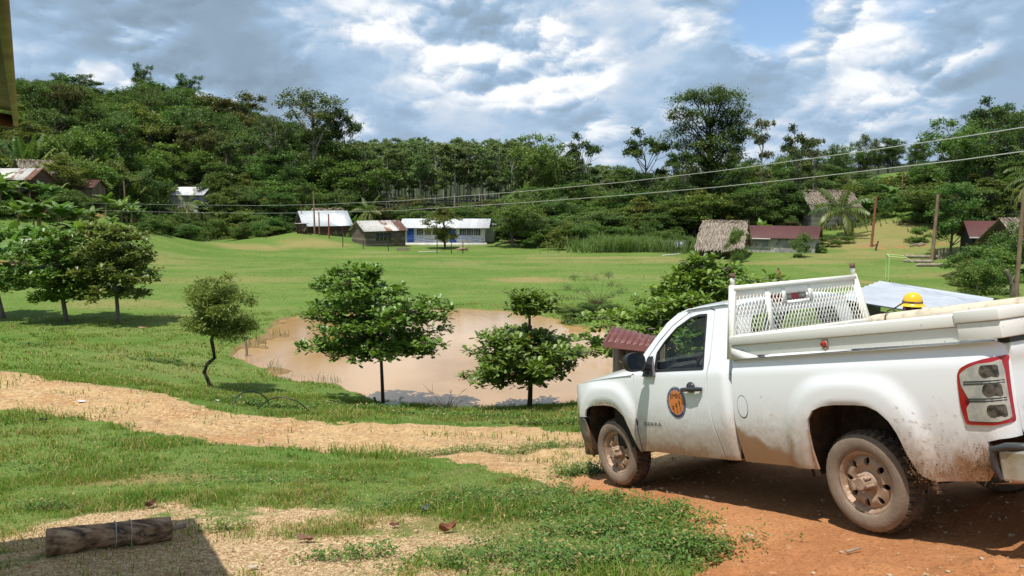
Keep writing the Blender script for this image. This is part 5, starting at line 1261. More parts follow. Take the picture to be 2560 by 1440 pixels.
for px, t, h, w_ in [(1438, 40, .7, .8), (1470, 41, .75, .8), (1500, 42, .85, .9), (1415, 41.5, .5, .7), (1530, 41, .8, .8)]:
    x, y = spot(px, t); plant_tree(rt.choice(['bush_a', 'bush_b']), x, y, h=h, wid=w_, name='shrub', sink=.1, label='low leafy shrub on the grassy tongue at the far bank of the pond', cat='shrub', group='shrubs on the far pond bank')
# shrubs, hedges
SH = [(2440, 60, 2.6, 2.4), (2500, 57, 3.0, 2.6), (2548, 60, 3.2, 2.2), (2425, 55, 2.2, 1.6), (2478, 52, 2.6, 2.0), (2535, 64, 3.6, 2), (2462, 47.5, 2.6, 1.5), (2500, 50, 2.4, 1.6), (2440, 50, 2.0, 1.4)]
for i, (px, t, h, w_) in enumerate(SH):
    x, y = spot(px, t); plant_tree(['bush_b', 'bush_a', 'bush_b', 'bush_c', 'bush_a'][i % 5], x, y, h=h, wid=w_, name='shrub', sink=.15, label='leafy green shrub in the clump at the right edge of the field', cat='shrub', group='shrubs at the right edge of the field')
for px, t, h, w_ in [(420, 108, 3.4, 2.8), (455, 112, 2.2, 2.2), (505, 115, 2.0, 2.2), (560, 118, 3.8, 3), (600, 118, 4.0, 2.6), (645, 116, 3.6, 2.4), (540, 112, 3.4, 2.2), (690, 118, 3.0, 2.4), (380, 118, 4.0, 3), (350, 104, 2.6, 2)]:
    x, y = spot(px, t); plant_tree(rt.choice(['bush_a', 'bush_b', 'bush_b', 'bush_c']), x, y, h=h, wid=w_, name='shrub', sink=.2, label='dark bush on the bank at the left end of the field below the hut', cat='shrub', group='bushes along the left field bank')
for px, t, h, w_ in [(150, 94, 6.5, 3.6), (200, 98, 7.5, 4.0), (250, 102, 7.8, 4), (300, 106, 8.4, 4.2), (350, 110, 8.0, 4.2), (180, 108, 9.5, 4.4), (240, 114, 10, 4.6), (310, 120, 10.5, 4.6), (380, 128, 9, 4.5), (560, 130, 6.5, 4), (620, 126, 6.5, 3.6), (670, 124, 6, 3.4), (20, 104, 5.5, 4), (90, 112, 7, 4.4), (-10, 116, 8, 4.6), (140, 122, 9, 4.6), (50, 128, 9, 5)]:
    x, y = spot(px, t); plant_tree(rt.choice(['dense_c', 'dense_b', 'dense_a', 'yellow', 'bush_a']), x, y, h=h, wid=w_, name='garden_tree', label='bushy bright-green tree among the houses on the left slope', cat='tree', group='garden trees around the left hillside houses')
for px, t in [(1330, 97), (1375, 97), (1420, 99), (1460, 98), (1700, 93), (1660, 97), (1395, 93), (1560, 99), (1625, 99), (1480, 102)]:
    x, y = spot(px, t); plant_tree(rt.choice(['bush_a', 'bush_b', 'bush_c']), x, y, h=rt.uniform(2.2, 3.8), wid=rt.uniform(1.8, 2.6), name='shrub', sink=.2, label='green shrub in the hedge at the far edge of the field', cat='shrub', group='hedge shrubs at the far field edge')
for px, t, h, w_ in [(2080, 88, 1.3, 1.5), (2120, 90, 1.2, 1.4), (2050, 84, 1.2, 1.2), (2040, 108, 4.2, 2.4), (1970, 104, 3.2, 2.0), (1770, 82, 1.5, 1.3), (1800, 80, 1.3, 1.1), (2230, 104, 3.4, 2.2), (2290, 96, 3.0, 2.4), (2300, 86, 2.2, 1.5), (2180, 120, 3.5, 2.6), (2340, 110, 5, 3)]:
    x, y = spot(px, t); plant_tree(rt.choice(['bush_a', 'bush_b']), x, y, h=h, wid=w_, name='shrub', sink=.2, label='low green shrub on the slope around the right-hand thatched houses', cat='shrub', group='shrubs among the right-hand houses')

# ---------------------------------------------------------------- palms, bananas
def frond_mesh(fr, leaflet, n=26, width=.05, c1=(.09, .15, .025), c2=(.2, .24, .06), hang=.6, seed=0):
    """fr: list of (base, azimuth, elev0, length, droop, tint)"""
    rs = np.random.default_rng(seed); parts = []; sticks = MB()
    for (b, az, e0, L, dr, tn) in fr:
        pts = [np.array(b, float)]; K = 12
        for i in range(K):
            e_ = e0 - dr * ((i + .5) / K) ** 1.3; pts.append(pts[-1] + L / K * np.array([math.cos(az) * math.cos(e_), math.sin(az) * math.cos(e_), math.sin(e_)]))
        pts = np.array(pts); sticks.tube(list(pts), list(np.linspace(.035, .008, K + 1) * (L / 3.2)), 4, caps=False)
        side = np.array([-math.sin(az), math.cos(az), 0])
        t = np.repeat(np.linspace(.14, 1, n), 2); s = np.tile([1, -1], n); ii = np.minimum((t * K).astype(int), K - 1); f = (t * K - ii)[:, None]
        p = pts[ii] * (1 - f) + pts[ii + 1] * f; fw = pts[ii + 1] - pts[ii]; fw /= np.linalg.norm(fw, axis=1, keepdims=True)
        ln = leaflet * (np.sin(PI * np.clip(.12 + .80 * t, 0, 1)) ** .7) * rs.uniform(.85, 1.1, 2 * n)
        d = side[None] * s[:, None] * (1 - hang * .5) + fw * .55 + np.array([0, 0, -hang]) + rs.normal(0, .08, (2 * n, 3)); d /= np.linalg.norm(d, axis=1, keepdims=True)
        nn = np.cross(d, fw); V, F, _ = leafset(p, ln, 'rhomb', width=1, dirs=d, nrm=nn)
        V = V.reshape(-1, 4, 3); mid = (V[:, 1] + V[:, 3]) / 2; sv = (V[:, 1] - V[:, 3]); sv /= np.linalg.norm(sv, axis=1, keepdims=True)
        V[:, 1] = mid + sv * width / 2; V[:, 3] = mid - sv * width / 2; V[:, 2, 2] -= ln * .15
        c = (np.array(c1) * (1 - tn) + np.array(c2) * tn) * rs.uniform(.8, 1.2, (2 * n, 1)); parts.append((V.reshape(-1, 3), np.arange(8 * n).reshape(-1, 4), np.repeat(c, 4, 0)))
    sv_, sf = np.array(sticks.V), np.array(sticks.F); parts.append((sv_, sf, np.full((len(sv_), 3), .12) * np.array([1.3, 1.4, .5])))
    return mixed_mesh(parts, 'fronds')
def palm(name, x, y, trunk_h, lean, nf, L, leaflet, seed, z=None, e_lo=-.6, e_hi=1.35, droop=1.3, tr=.13, width=.05, yellow=.4, n=26, upright=False, **kw):
    rs = np.random.default_rng(seed); root = empty(name, (x, y, (gz(x, y) if z is None else z) - .15), 0, **kw)
    P = [np.array([lean[0] * s ** 1.6, lean[1] * s ** 1.6, trunk_h * s]) for s in np.linspace(0, 1, 9)]
    tb = MB(); tb.tube(P, [tr * 1.5] + [tr * (1.05 - .3 * i / 8) for i in range(8)], 8, jit=.08); tb.build('trunk', M['bark_grey'], root, 60)
    fr = []
    for i in range(nf):
        t = i / (nf - 1); az = i * 2.399 + rs.uniform(-.2, .2); e_ = e_hi - (e_hi - e_lo) * t + rs.uniform(-.1, .1)
        fr.append((P[-1] + np.array([math.cos(az), math.sin(az), 0]) * .08, az, e_, L * rs.uniform(.85, 1.08), droop * rs.uniform(.8, 1.2) * (.55 if e_ > 1 else 1), np.clip(rs.uniform(0, 1) * yellow + (t > .6) * yellow, 0, 1)))
    link('fronds', frond_mesh(fr, leaflet, n=n, width=width, seed=seed, hang=.35 if upright else .6, c1=(.08, .14, .03), c2=(.30, .30, .08)), M['palm'], root)
    return root
def banana(name, x, y, h, seed, nl=8, z=None, tear=.25, **kw):
    rs = np.random.default_rng(seed); root = empty(name, (x, y, (gz(x, y) if z is None else z) - .1), 0, **kw); n_st = rs.integers(1, 4); parts = []; stm = MB()
    for q in range(n_st):
        bx, by = rs.normal(0, .45, 2) * (q > 0); hs = h * (.5 if q == 0 else rs.uniform(.3, .45)); stm.tube([(bx, by, 0), (bx + .05, by, hs * .6), (bx + .08, by + .03, hs)], [.13, .11, .07], 7)
        for i in range(nl - 2 * (q > 0)):
            az = i * 2.4 + rs.uniform(-.4, .4); e0 = rs.uniform(.75, 1.5); L = h * rs.uniform(.42, .62); wd = L * .17; dr = rs.uniform(.9, 2.1); K = 10; p = np.array([bx + .08, by + .03, hs]); pts = [p]
            for k in range(K):
                e_ = e0 - dr * ((k + .5) / K) ** 1.4; p = p + L / K * np.array([math.cos(az) * math.cos(e_), math.sin(az) * math.cos(e_), math.sin(e_)]); pts.append(p)
            side = np.array([-math.sin(az), math.cos(az), 0]); V = []; F = []
            tn = rs.uniform(0, 1); c = np.array((.08, .16, .03)) * (1 - tn) + np.array((.17, .27, .06)) * tn
            for s in (1, -1):
                for k in range(1, K):
                    if rs.uniform() < tear * .3: continue
                    w0, w1 = [wd * math.sin(PI * min(1, .12 + .86 * kk / K)) ** .6 for kk in (k, k + 1)]; dz_ = np.array([0, 0, -.25 - .5 * rs.uniform(0, tear)])
                    b0 = len(V); V += [pts[k], pts[k + 1], pts[k + 1] + (side * s + dz_) * w1 * .98, pts[k] + (side * s + dz_) * w0]; F.append([b0, b0 + 1, b0 + 2, b0 + 3])
            if V: parts.append((np.array(V), np.array(F), np.tile(c, (len(V), 1))))
    stm.build('stem', noisy('banana_stem', (.16, .15, .06), (.25, .18, .08), 5, .7, .1), root, 60)
    link('leaves', mixed_mesh(parts, 'leaves'), M['palm'], root); return root
x, y = spot(2121, 95)
palm('coconut_palm', x, y, 3.5, (-.95, .0), 19, 4.3, .95, 21, droop=1.35, e_lo=-.5, e_hi=1.45, n=36, width=.12, yellow=.45, tr=.15, label='coconut palm with yellowing fronds on the slope in front of the thatched house', cat='palm')
for i, (px, t, hh, L, nf, lab) in enumerate([(462, 118, 2.6, 2.9, 12, 'young palm with splayed leaves at the left side of the grey hut'), (548, 136, 5.2, 4.4, 16, 'bigger palm with hanging yellow leaves above the white-roofed hut'), (660, 126, 2.8, 2.8, 11, 'small palm among the bushes well right of the white-roofed hut'),
                                            (920, 120, 3.6, 3.0, 13, 'palm behind the weathered wooden barn with one drooping pale leaf'), (2592, 74, 6.8, 4.0, 20, 'palm reaching in from the right edge of the picture with browning fronds'), (2150, 122, 2.6, 2.6, 11, 'small palm tuft uphill behind the big coconut palm')]):
    x, y = spot(px, t); palm('palm', x, y, hh, (.2, 0), nf, L, .7, 30 + i, n=20, width=.075, droop=1.5, yellow=.5, label=lab, cat='palm')
for i, (px, t, L, lab) in enumerate([(68, 100, 9.5, 'tall upright feather palm at the far left with erect plume-like leaves'), (172, 102, 8.0, 'upright feather palm right of the taller one above the thatched hut'), (222, 106, 7.0, 'shorter feather palm with arching leaves behind the hillside gardens'), (312, 108, 6.4, 'feather palm whose curled leaf tips show above the garden trees'), (395, 116, 6.4, 'feather palm among the dark trees at the middle of the left slope')]):
    x, y = spot(px, t); palm('feather_palm', x, y, 1.6, (.1, 0), 10, L * .64, 1.1, 50 + i, e_lo=.95, e_hi=1.5, droop=.8, n=46, width=.24, yellow=.3, upright=True, label=lab, cat='palm')
BAN = [(20, 66, 4.2), (60, 68, 4.5), (110, 67, 4.2), (150, 70, 4.0), (190, 72, 4.2), (40, 75, 4.4), (90, 76, 4.6), (140, 78, 4.0), (10, 58, 4.0), (225, 74, 3.4), (175, 64, 2.8), (0, 80, 5), (70, 60, 3.2), (122, 60, 2.8), (248, 78, 2.8), (270, 82, 2.6), (30, 82, 3.6), (75, 84, 3.4), (112, 84, 3.2), (150, 86, 3.0), (5, 84, 3.4), (190, 80, 3.0), (225, 82, 2.6), (-20, 82, 4), (262, 88, 3.2), (300, 90, 3.4), (332, 92, 3)]
for i, (px, t, h) in enumerate(BAN):
    x, y = spot(px, t); banana('banana_plant', x, y, h, 60 + i, label='banana plant with torn arching leaves in the grove at the left edge', cat='banana plant', group='banana plants below the thatched hut')
for i, (px, t, h, lab) in enumerate([(2225, 112, 4.8, 'banana plant with one bright upright leaf on the right hillside'), (2170, 108, 3.6, 'dark banana plant behind the coconut palm'), (500, 120, 4.8, 'tall banana-like plant directly in front of the white-roofed hut'), (1905, 98, 3.0, 'banana plant tucked between the thatched hut and the thicket'), (880, 116, 3.2, 'banana plant behind the barn with the white roof')]):
    x, y = spot(px, t); banana('banana_plant', x, y, h, 90 + i, label=lab, cat='banana plant')

def fine_tree():
    b = base_at(522, 972); rs = np.random.default_rng(5)
    root = empty('fine_leaved_tree', b, 0, label='small round tree with narrow leaves and a crooked bare trunk left of the pond', cat='tree')
    T = [(.06, 0, -.1), (0, 0, .25), (-.12, 0, .55), (-.02, 0, .8), (.22, 0, 1.0), (.2, 0, 1.25), (.16, 0, 1.55), (.22, 0, 1.8)]
    br = [(T, [.075, .065, .062, .062, .058, .055, .06, .045])]
    C = []; R = []
    for k in range(26):
        a = rs.uniform(0, 6.28); r = math.sqrt(rs.uniform(0, 1)) * .98; z = rs.uniform(1.75, 3.25); env = math.sin(PI * np.clip((z - 1.35) / 2.25, 0, 1)) ** .55; c = np.array([.42 + math.cos(a) * r * env, math.sin(a) * r * env, z]); C.append(c); R.append(.42)
        br.append((bez((.2, 0, 1.7), c, (0, 0, -.1), 5), [.03, .022, .015, .01, .006]))
    C.append(np.array([.75, 0, 3.55])); R.append(.22); C.append(np.array([.1, 0, 3.35])); R.append(.25)
    tubes_mesh(br, 6).build('trunk', M['bark_dark'], root, 60)
    V, F, Cc = cloud_leaves(C, R, 17000, .135, (.075, .115, .02), (.24, .27, .055), 6, width=.26, up=.45, sub=14, shell=.5, droop=.1)
    link('crown', mesh_from(V, F, 'crown', cols=Cc), M['leaf_small'], root)
fine_tree()
def wispy():
    p = hit(1500, 800); rs = np.random.default_rng(8); z = gz(p[0], p[1]); t = p[1]
    root = empty('wispy_tree', (p[0], p[1], z - .05), 0, label='thin wispy sapling with feathery leaves on the far pond bank', cat='tree'); C = []; R = []; br = []
    sc = t / FPX
    for (u, v) in [(-60, 110), (-20, 105), (10, 118), (-85, 80), (-45, 75), (30, 92), (50, 72), (-30, 55), (-70, 60), (15, 60), (-100, 62)]:
        c = np.array([u * sc, rs.uniform(-.5, .5), v * sc]); C.append(c); R.append(.42 if u > -90 else .3); br.append((bez((-.05, 0, .9), c, (0, 0, .15), 6), [.022, .016, .012, .009, .007, .004]))
    br.append(([(.1, 0, -.1), (.02, 0, .35), (-.22, 0, .6), (-.05, 0, .95)], [.035, .03, .028, .024]))
    tubes_mesh(br, 5).build('trunk', M['bark_grey'], root, 60)
    V, F, Cc = cloud_leaves(C, R, 2300, .16, (.07, .11, .03), (.14, .17, .05), 9, width=.16, up=.6, sub=6, shell=.4, squash=.5); link('crown', mesh_from(V, F, 'crown', cols=Cc), M['leaf_small'], root)
wispy()
def cane():
    n = 7000; px = rng.normal(1580, 62, n); t = rng.uniform(88, 97, n); x = (px - 1280) / FPX * t; y = t
    V, F, C = blades(x, y, rng.uniform(.8, 2.1, n) * (.45 + 1.1 * fbm(x * .45, y * .45, 99)), rng.uniform(.05, .10, n), rng.uniform(.15, .8, n), np.array((.14, .20, .06)) * rng.uniform(.6, 1.5, (n, 1)))
    tag(link('cane_grass', mixed_mesh([(V, F, C)], 'cane'), M['grass']), kind='stuff')
    # rough growth along the foot of the slopes
    n = 60000; a = rng.uniform(-.62, .62, n); t = rng.uniform(56, 135, n); x = a * t; y = t; sd = poly_sd(x, y, UNDER); bl_ = poly_sd(x, y, OPEN[0])
    k = (sd < 1.0) & (rng.uniform(0, 1, n) < np.where(bl_ < 0, .06, .9)) & ~((x < -18) & (y < 100)); k &= ~((y < 100) & (x > 28) & (x < 40) & (sd > -3)); x, y = x[k], y[k]; n = len(x)
    g0 = fbm(x * .2, y * .2, 77)[:, None]
    V, F, C = blades(x, y, rng.uniform(.15, .8, n) * (.5 + g0[:, 0]), rng.uniform(.06, .18, n), rng.uniform(.3, 1.3, n), (np.array((.055, .10, .02)) * (1 - g0) + np.array((.13, .17, .04)) * g0) * rng.uniform(.6, 1.4, (n, 1)))
    tag(link('undergrowth', mixed_mesh([(V, F, C)], 'undergrowth'), M['grass']), kind='stuff')
cane()

# ================================================================ BUILDINGS
def planks(name, c1, c2, vertical=False, scale=4.5, c3=None):
    m_ = mat(name, c1, .85, 0, .2); g, b, O = nm(m_); ox, oy, oz = g.sep(O)
    band = g.m('FLOOR', g.m('MULTIPLY', (g.m('ADD', ox, oy) if vertical else oz), scale)); ed = g.m('FRACT', g.m('MULTIPLY', (g.m('ADD', ox, oy) if vertical else oz), scale))
    n = g.n('ShaderNodeTexWhiteNoise', noise_dimensions='1D'); g.put(n.inputs['W'], band)
    gn = g.noise(g.vm('MULTIPLY', O, (6, 6, .5) if vertical else (.7, .7, 9)), 2, 6, .7); st = g.noise(O, .6, 4, .6)
    c = g.mix(g.ss(g.m('ADD', g.m('MULTIPLY', n.outputs[0], .5), gn), .35, .9), c1, c2)
    c = g.mix(g.ss(st, .5, .7), c, c3 or tuple(v * .5 for v in c1)); c = g.mix(g.ss(ed, .06, .0), c, (.015, .012, .01)); g.put(b.inputs['Base Color'], c)
    bp = g.n('ShaderNodeBump'); bp.inputs['Strength'].default_value = .5; bp.inputs['Distance'].default_value = .02; g.put(bp.inputs['Height'], g.m('ADD', gn, g.ss(ed, 0, .1))); g.put(b.inputs['Normal'], bp.outputs[0]); return m_
def corrug(name, c1, c2=None, pitch=11, rust=0.0, rough=.4, metal=.5, along='x'):
    m_ = mat(name, c1, rough, metal, .5); g, b, O = nm(m_); ox, oy, oz = g.sep(O); n = g.noise(O, 1.4, 6, .65); sheet = g.n('ShaderNodeTexWhiteNoise', noise_dimensions='1D'); g.put(sheet.inputs['W'], g.m('FLOOR', g.m('MULTIPLY', ox, 1.1)))
    c = g.mix(sheet.outputs[0], c1, c2 or tuple(v * .8 for v in c1))
    if rust: c = g.mix(g.ss(g.m('ADD', n, g.m('MULTIPLY', g.m('SUBTRACT', sheet.outputs[0], .5), .35)), .62 - rust * .3, .72 - rust * .3), c, (.22, .085, .04))
    c = g.mix(g.m('MULTIPLY', g.ss(g.noise(g.vm('MULTIPLY', O, (1, .2, 1)), 5, 4, .6), .5, .7), .35), c, tuple(v * .55 for v in c1))
    g.put(b.inputs['Base Color'], c); wv = g.m('SINE', g.m('MULTIPLY', ox, pitch * 2 * PI)); bp = g.n('ShaderNodeBump'); bp.inputs['Strength'].default_value = .8; bp.inputs['Distance'].default_value = .02
    g.put(bp.inputs['Height'], wv); g.put(b.inputs['Normal'], bp.outputs[0]); return m_
M['wood_grey'] = planks('weathered_planks', (.26, .225, .185), (.13, .105, .085), c3=(.09, .065, .05))
M['wood_brown'] = planks('brown_planks', (.16, .10, .07), (.09, .055, .04), c3=(.05, .03, .02))
M['wood_vert'] = planks('upright_planks', (.25, .20, .14), (.13, .10, .07), vertical=True, scale=6)
M['white_planks'] = planks('whitewashed_planks', (.66, .63, .55), (.42, .40, .35), c3=(.26, .25, .23))
M['zinc'] = corrug('zinc_sheet', (.62, .64, .66), (.50, .53, .56), rough=.38, metal=.35)
M['zinc_rust'] = corrug('rusty_sheet', (.58, .56, .52), (.46, .42, .38), rust=.55, metal=.2)
M['white_roof'] = corrug('white_roof', (.80, .81, .82), rough=.4, metal=0)
M['brown_roof'] = corrug('brown_roof', (.13, .045, .038), (.11, .038, .034), rough=.45, metal=.1)
M['brown_roof2'] = corrug('old_brown_roof', (.14, .05, .042), (.12, .042, .036), rough=.45, metal=.1, rust=.0)
M['wall_white'] = noisy('white_wall', (.66, .65, .60), (.52, .50, .45), 1.5, .85, .05)
M['blue'] = mat('blue_paint', (.02, .10, .42), .45); M['window_dark'] = mat('window_dark', (.03, .035, .035), .2); M['cement'] = noisy('stained_cement', (.46, .43, .38), (.22, .22, .21), .9, .9, .2, c3=(.12, .12, .12))
def gable(name, px, t, rz, L, Wd, hw, hr, oh=.35, wall='wood_grey', roof='zinc', thatch=False, eave=None, th=.05, base=None, z=None, rm=None, **kw):
    """ridge along local x; local -y faces the camera when rz is 0"""
    x, y = spot(px, t) if base is None else base; root = empty(name, (x, y, (gz(x, y) if z is None else z)), rz, **kw)
    a, b = L / 2, Wd / 2; w_ = MB(); zb = -1.3
    w_.add([(-a, -b, zb), (a, -b, zb), (a, -b, hw), (-a, -b, hw)], [[0, 1, 2, 3]]); w_.add([(-a, b, zb), (a, b, zb), (a, b, hw), (-a, b, hw)], [[3, 2, 1, 0]])
    for s in (-1, 1): w_.add([(s * a, -b, zb), (s * a, b, zb), (s * a, b, hw), (s * a, 0, hw + hr), (s * a, -b, hw)], [[0, 1, 2, 3, 4] if s > 0 else [4, 3, 2, 1, 0]])
    w_.build('wall', M[wall], root)
    sl = hr / b; r_ = MB(); ex = eave or oh; A = a + oh; zr = hw + hr + .03
    for s in (-1, 1):
        y1 = s * (b + ex); z1 = hw - sl * ex + .03
        V = [(-A, 0, zr), (A, 0, zr), (A, y1, z1), (-A, y1, z1), (-A, 0, zr + th), (A, 0, zr + th), (A, y1, z1 + th), (-A, y1, z1 + th)]
        f = [[0, 1, 2, 3], [7, 6, 5, 4], [3, 2, 6, 7], [1, 5, 6, 2], [0, 3, 7, 4]]
        r_.add(V, f if s < 0 else [q[::-1] for q in f])
    if thatch:
        rs = np.random.default_rng(int(px)); n = int(1100 * L * (b + ex) / 8); parts = []
        for s in (-1, 1):
            u = rs.uniform(-A - .1, A + .1, n); v = rs.uniform(0, 1, n) ** .9; P = np.stack([u, s * v * (b + ex), zr + th + .05 - v * (zr - (hw - sl * ex))], 1) + rs.normal(0, .025, (n, 3))
            d = np.stack([rs.normal(0, .22, n), np.full(n, s * 1.0), np.full(n, -sl)], 1) + rs.normal(0, .10, (n, 3)); V, F, _ = leafset(P, rs.uniform(.35, .9, n), 'rhomb', width=.09, dirs=d, up=1.0)
            t_ = rs.uniform(0, 1, (n, 1)) ** 1.2; c = np.array((.23, .19, .15)) * (1 - t_) + np.array((.44, .385, .31)) * t_; parts.append((V, F, np.repeat(c, 4, 0)))
        n = int(90 * L / 3); P = np.stack([rs.uniform(-A, A, n), rs.normal(0, .1, n), np.full(n, zr + th + .08)], 1); V, F, _ = leafset(P, rs.uniform(.4, .7, n), 'rhomb', width=.14, dirs=np.stack([rs.normal(0, .5, n), rs.choice([-1, 1], n), rs.uniform(-.5, .1, n)], 1), up=1.0); parts.append((V, F, np.tile((.40, .33, .25), (len(V), 1))))
        r_.build('roof', M['thatch_base'], root); link('thatch', mixed_mesh(parts, 'thatch'), M['thatch'], [k for k in KIDS(root) if k.name.startswith('roof')][0])
    else: r_.build('roof', M[roof] if rm is None else rm, root)
    return root
M['thatch_base'] = noisy('thatch_base', (.16, .12, .085), (.10, .075, .055), 8, .95, .5); M['thatch'] = leaf_mat('palm_thatch', .85, .08, .1, var=.05)
def opening(root, name, u, z0, z1, wd, face, L, Wd, m_, frame=None, muntin=0):
    b_ = MB(); d = .03
    def P(a, zz, o): return {'f': (a, -Wd / 2 - o, zz), 'l': (-L / 2 - o, -a, zz), 'r': (L / 2 + o, a, zz)}[face]
    V = [P(u - wd / 2, z0, -.02), P(u + wd / 2, z0, -.02), P(u + wd / 2, z1, -.02), P(u - wd / 2, z1, -.02), P(u - wd / 2, z0, d), P(u + wd / 2, z0, d), P(u + wd / 2, z1, d), P(u - wd / 2, z1, d)]
    b_.add(V, [[4, 5, 6, 7], [0, 1, 5, 4], [1, 2, 6, 5], [2, 3, 7, 6], [3, 0, 4, 7]]); o = b_.build(name, m_, root)
    if muntin:
        f_ = MB()
        for k in range(muntin + 1):
            uu = u - wd / 2 + wd * k / muntin; f_.bar(P(uu, z0, d + .02), P(uu, z1, d + .02), .04)
        f_.bar(P(u - wd / 2, z0, d + .02), P(u + wd / 2, z0, d + .02), .04).bar(P(u - wd / 2, z1, d + .02), P(u + wd / 2, z1, d + .02), .04); f_.build('frame', frame, o)
    return o
# left hillside
h = gable('thatched_hut', 98, 95, math.radians(58), 4.0, 3.6, 2.0, 1.7, oh=.45, wall='dark', thatch=True, z=7.3, label='thatched gable hut high at the left edge of the village', cat='hut')  # near-black walls: the shade of the open interior put into the colour
h = gable('porch_roof_house', 58, 86, math.radians(-6), 4.8, 3.6, 2.1, 1.15, oh=.3, wall='wood_brown', roof='zinc_rust', z=6.4, label='brown house with a faded ribbed metal roof beside the thatched hut at the left edge', cat='house')
opening(h, 'door', 1.6, 0, 1.8, .9, 'f', 4.8, 3.6, M['dark'])
h = gable('low_wooden_house', 215, 96, 0, 3.4, 3.0, 1.8, .8, wall='wood_vert', roof='brown_roof', z=6.0, label='low wooden house half hidden by garden trees above the red earth bank', cat='house')
h = gable('grey_hut', 478, 130, math.radians(-12), 7.2, 4.2, 2.4, 1.2, wall='white_planks', roof='white_roof', z=4.6, label='pale plank hut with a white sheet roof half hidden by palms on the left bank', cat='hut')
opening(h, 'tarpaulin', 2.2, .9, 1.6, 1.8, 'f', 7.2, 4.2, M['blue'])
# houses behind the field
h = gable('barn', 806, 112, math.radians(28), 6.6, 5.4, 2.2, 1.9, oh=.35, wall='wood_brown', roof='zinc', z=.35, label='wooden barn with a bright sheet-metal roof behind the grassy mound', cat='barn')
lt = MB(); lt.box((4.2, -1.0, 2.15), (1.9, 4.0, .05)); lt.bar((5.0, -2.9, -.4), (5.0, -2.9, 2.1), .1).bar((5.0, .8, -.4), (5.0, .8, 2.1), .1); lt.build('awning', M['zinc'], h)
h = gable('thatched_shed', 818, 121, math.radians(12), 4.2, 3, 2.6, 1.4, thatch=True, wall='wood_brown', z=.7, label='thatched ridge showing just above the sheet-metal barn roof', cat='shed')
h = gable('barn', 944, 101, math.radians(34), 5.7, 4.6, 2.15, 1.15, oh=.3, wall='wood_grey', roof='zinc_rust', z=.05, label='weathered plank barn with a half-rusted roof next to the white school', cat='barn')
for k in range(4): opening(h, 'window', -1.15 + k * .55, .85, 1.75, .42, 'f', 5.7, 4.6, M['window_dark'])
opening(h, 'door', 1.6, 0, 1.8, .7, 'f', 5.7, 4.6, M['wood_vert'])
SL, SW = 11.4, 5.0
h = gable('school', 1116, 108, math.radians(-3), SL, SW, 2.35, .95, oh=.65, wall='wall_white', roof='white_roof', z=.1, label='long white schoolhouse with blue doors and white roof across the field', cat='school')
for u in (-4.75, 1.2): opening(h, 'door', u, .05, 2.1, .95, 'f', SL, SW, M['blue'])
for u in (-3.4, -2.3, -1.2, -.1, 2.6, 3.6, 4.6): opening(h, 'window', u, 1.15, 2.05, .9, 'f', SL, SW, M['window_dark'], M['white_roof'], 4)
for u0, u1 in ((-5.6, -1.5), (1.9, 5.6)):
    rl = MB(); up0, up1 = (.95, .55) if u0 < 0 else (1.0, .6)
    for zz in (0, -.35): rl.tube([(u0, -SW / 2 - 1.1, up0 + zz + .1), (u0 + 1.3, -SW / 2 - 1.1, up0 + zz + .1), (u1, -SW / 2 - 1.1, up1 + zz)], .035, 5)
    for k in range(6): q = u0 + (u1 - u0) * k / 5; rl.bar((q, -SW / 2 - 1.1, -.4), (q, -SW / 2 - 1.1, np.interp(q, [u0, u0 + 1.3, u1], [up0 + .1, up0 + .1, up1])), .04)
    rl.build('ramp_railing', M['blue'], h)
pv = MB(); pv.box((0, -SW / 2 - .6, -.15), (SL + .6, 1.2, .5)); pv.build('walkway', M['wall_white'], h)
h = gable('school_annex', 1192, 112, math.radians(-3), 5.2, 5.0, 2.5, .0001, oh=.3, wall='wall_white', roof='white_roof', z=0, label='white block annex at the right end of the school, partly behind the dense shade tree', cat='building')
# outhouse on the mound
x, y = spot(752, 101.5); h = empty('outhouse', (x, y, gz(x, y)), .25, label='small leaning brown privy with a torn door on the grassy mound', cat='outhouse')
b_ = MB(); b_.box((0, 0, .5), (1.25, 1.1, 1.45)); b_.build('wall', M['wood_brown'], h); b_ = MB(); b_.box((0, 0, 1.27), (1.8, 1.5, .05)); b_.build('roof', M['zinc_rust'], h)
b_ = MB(); b_.bar((-.62, -.57, -.1), (-.62, -.57, 1.2), .06).bar((.15, -.57, -.1), (.15, -.57, 1.2), .06); b_.add([(.15, -.60, .35), (.75, -.64, 1.1), (.78, -.64, .95), (.3, -.60, .1)], [[0, 1, 2, 3]]); b_.build('door_frame', M['wood_vert'], h)
# right-hand houses
h = gable('thatched_hut', 1815, 83, math.radians(-24), 4.2, 6.0, 1.35, 2.2, oh=.3, eave=.8, wall='wood_brown', thatch=True, z=.3, label='large low thatched hut left of the brown metal roof on the right', cat='hut')
h = gable('brown_roof_house', 1962, 87, math.radians(-27), 7.4, 4.6, 1.95, 1.15, oh=.35, wall='cement', roof='brown_roof', z=.05, label='stained cement house with a dark brown metal roof at the right field edge', cat='house')
opening(h, 'door', 2.9, -.1, 1.75, .85, 'f', 7.4, 4.6, M['white_planks'])
b_ = MB(); b_.bar((-4.0, -2.69, 1.76), (-1.0, -2.69, 1.76), .05, .14); b_.build('fascia', M['wall_white'], h)
h = gable('thatched_house', 2065, 107, math.radians(6), 6.4, 4.6, 2.9, 1.9, oh=.5, eave=.7, wall='white_planks', thatch=True, z=2.6, label='whitewashed plank house with a thatched roof up the slope behind the coconut palm', cat='house')
opening(h, 'door', -.2 + 1.2, 0, 1.8, .9, 'f', 6.4, 4.6, M['white_planks'])
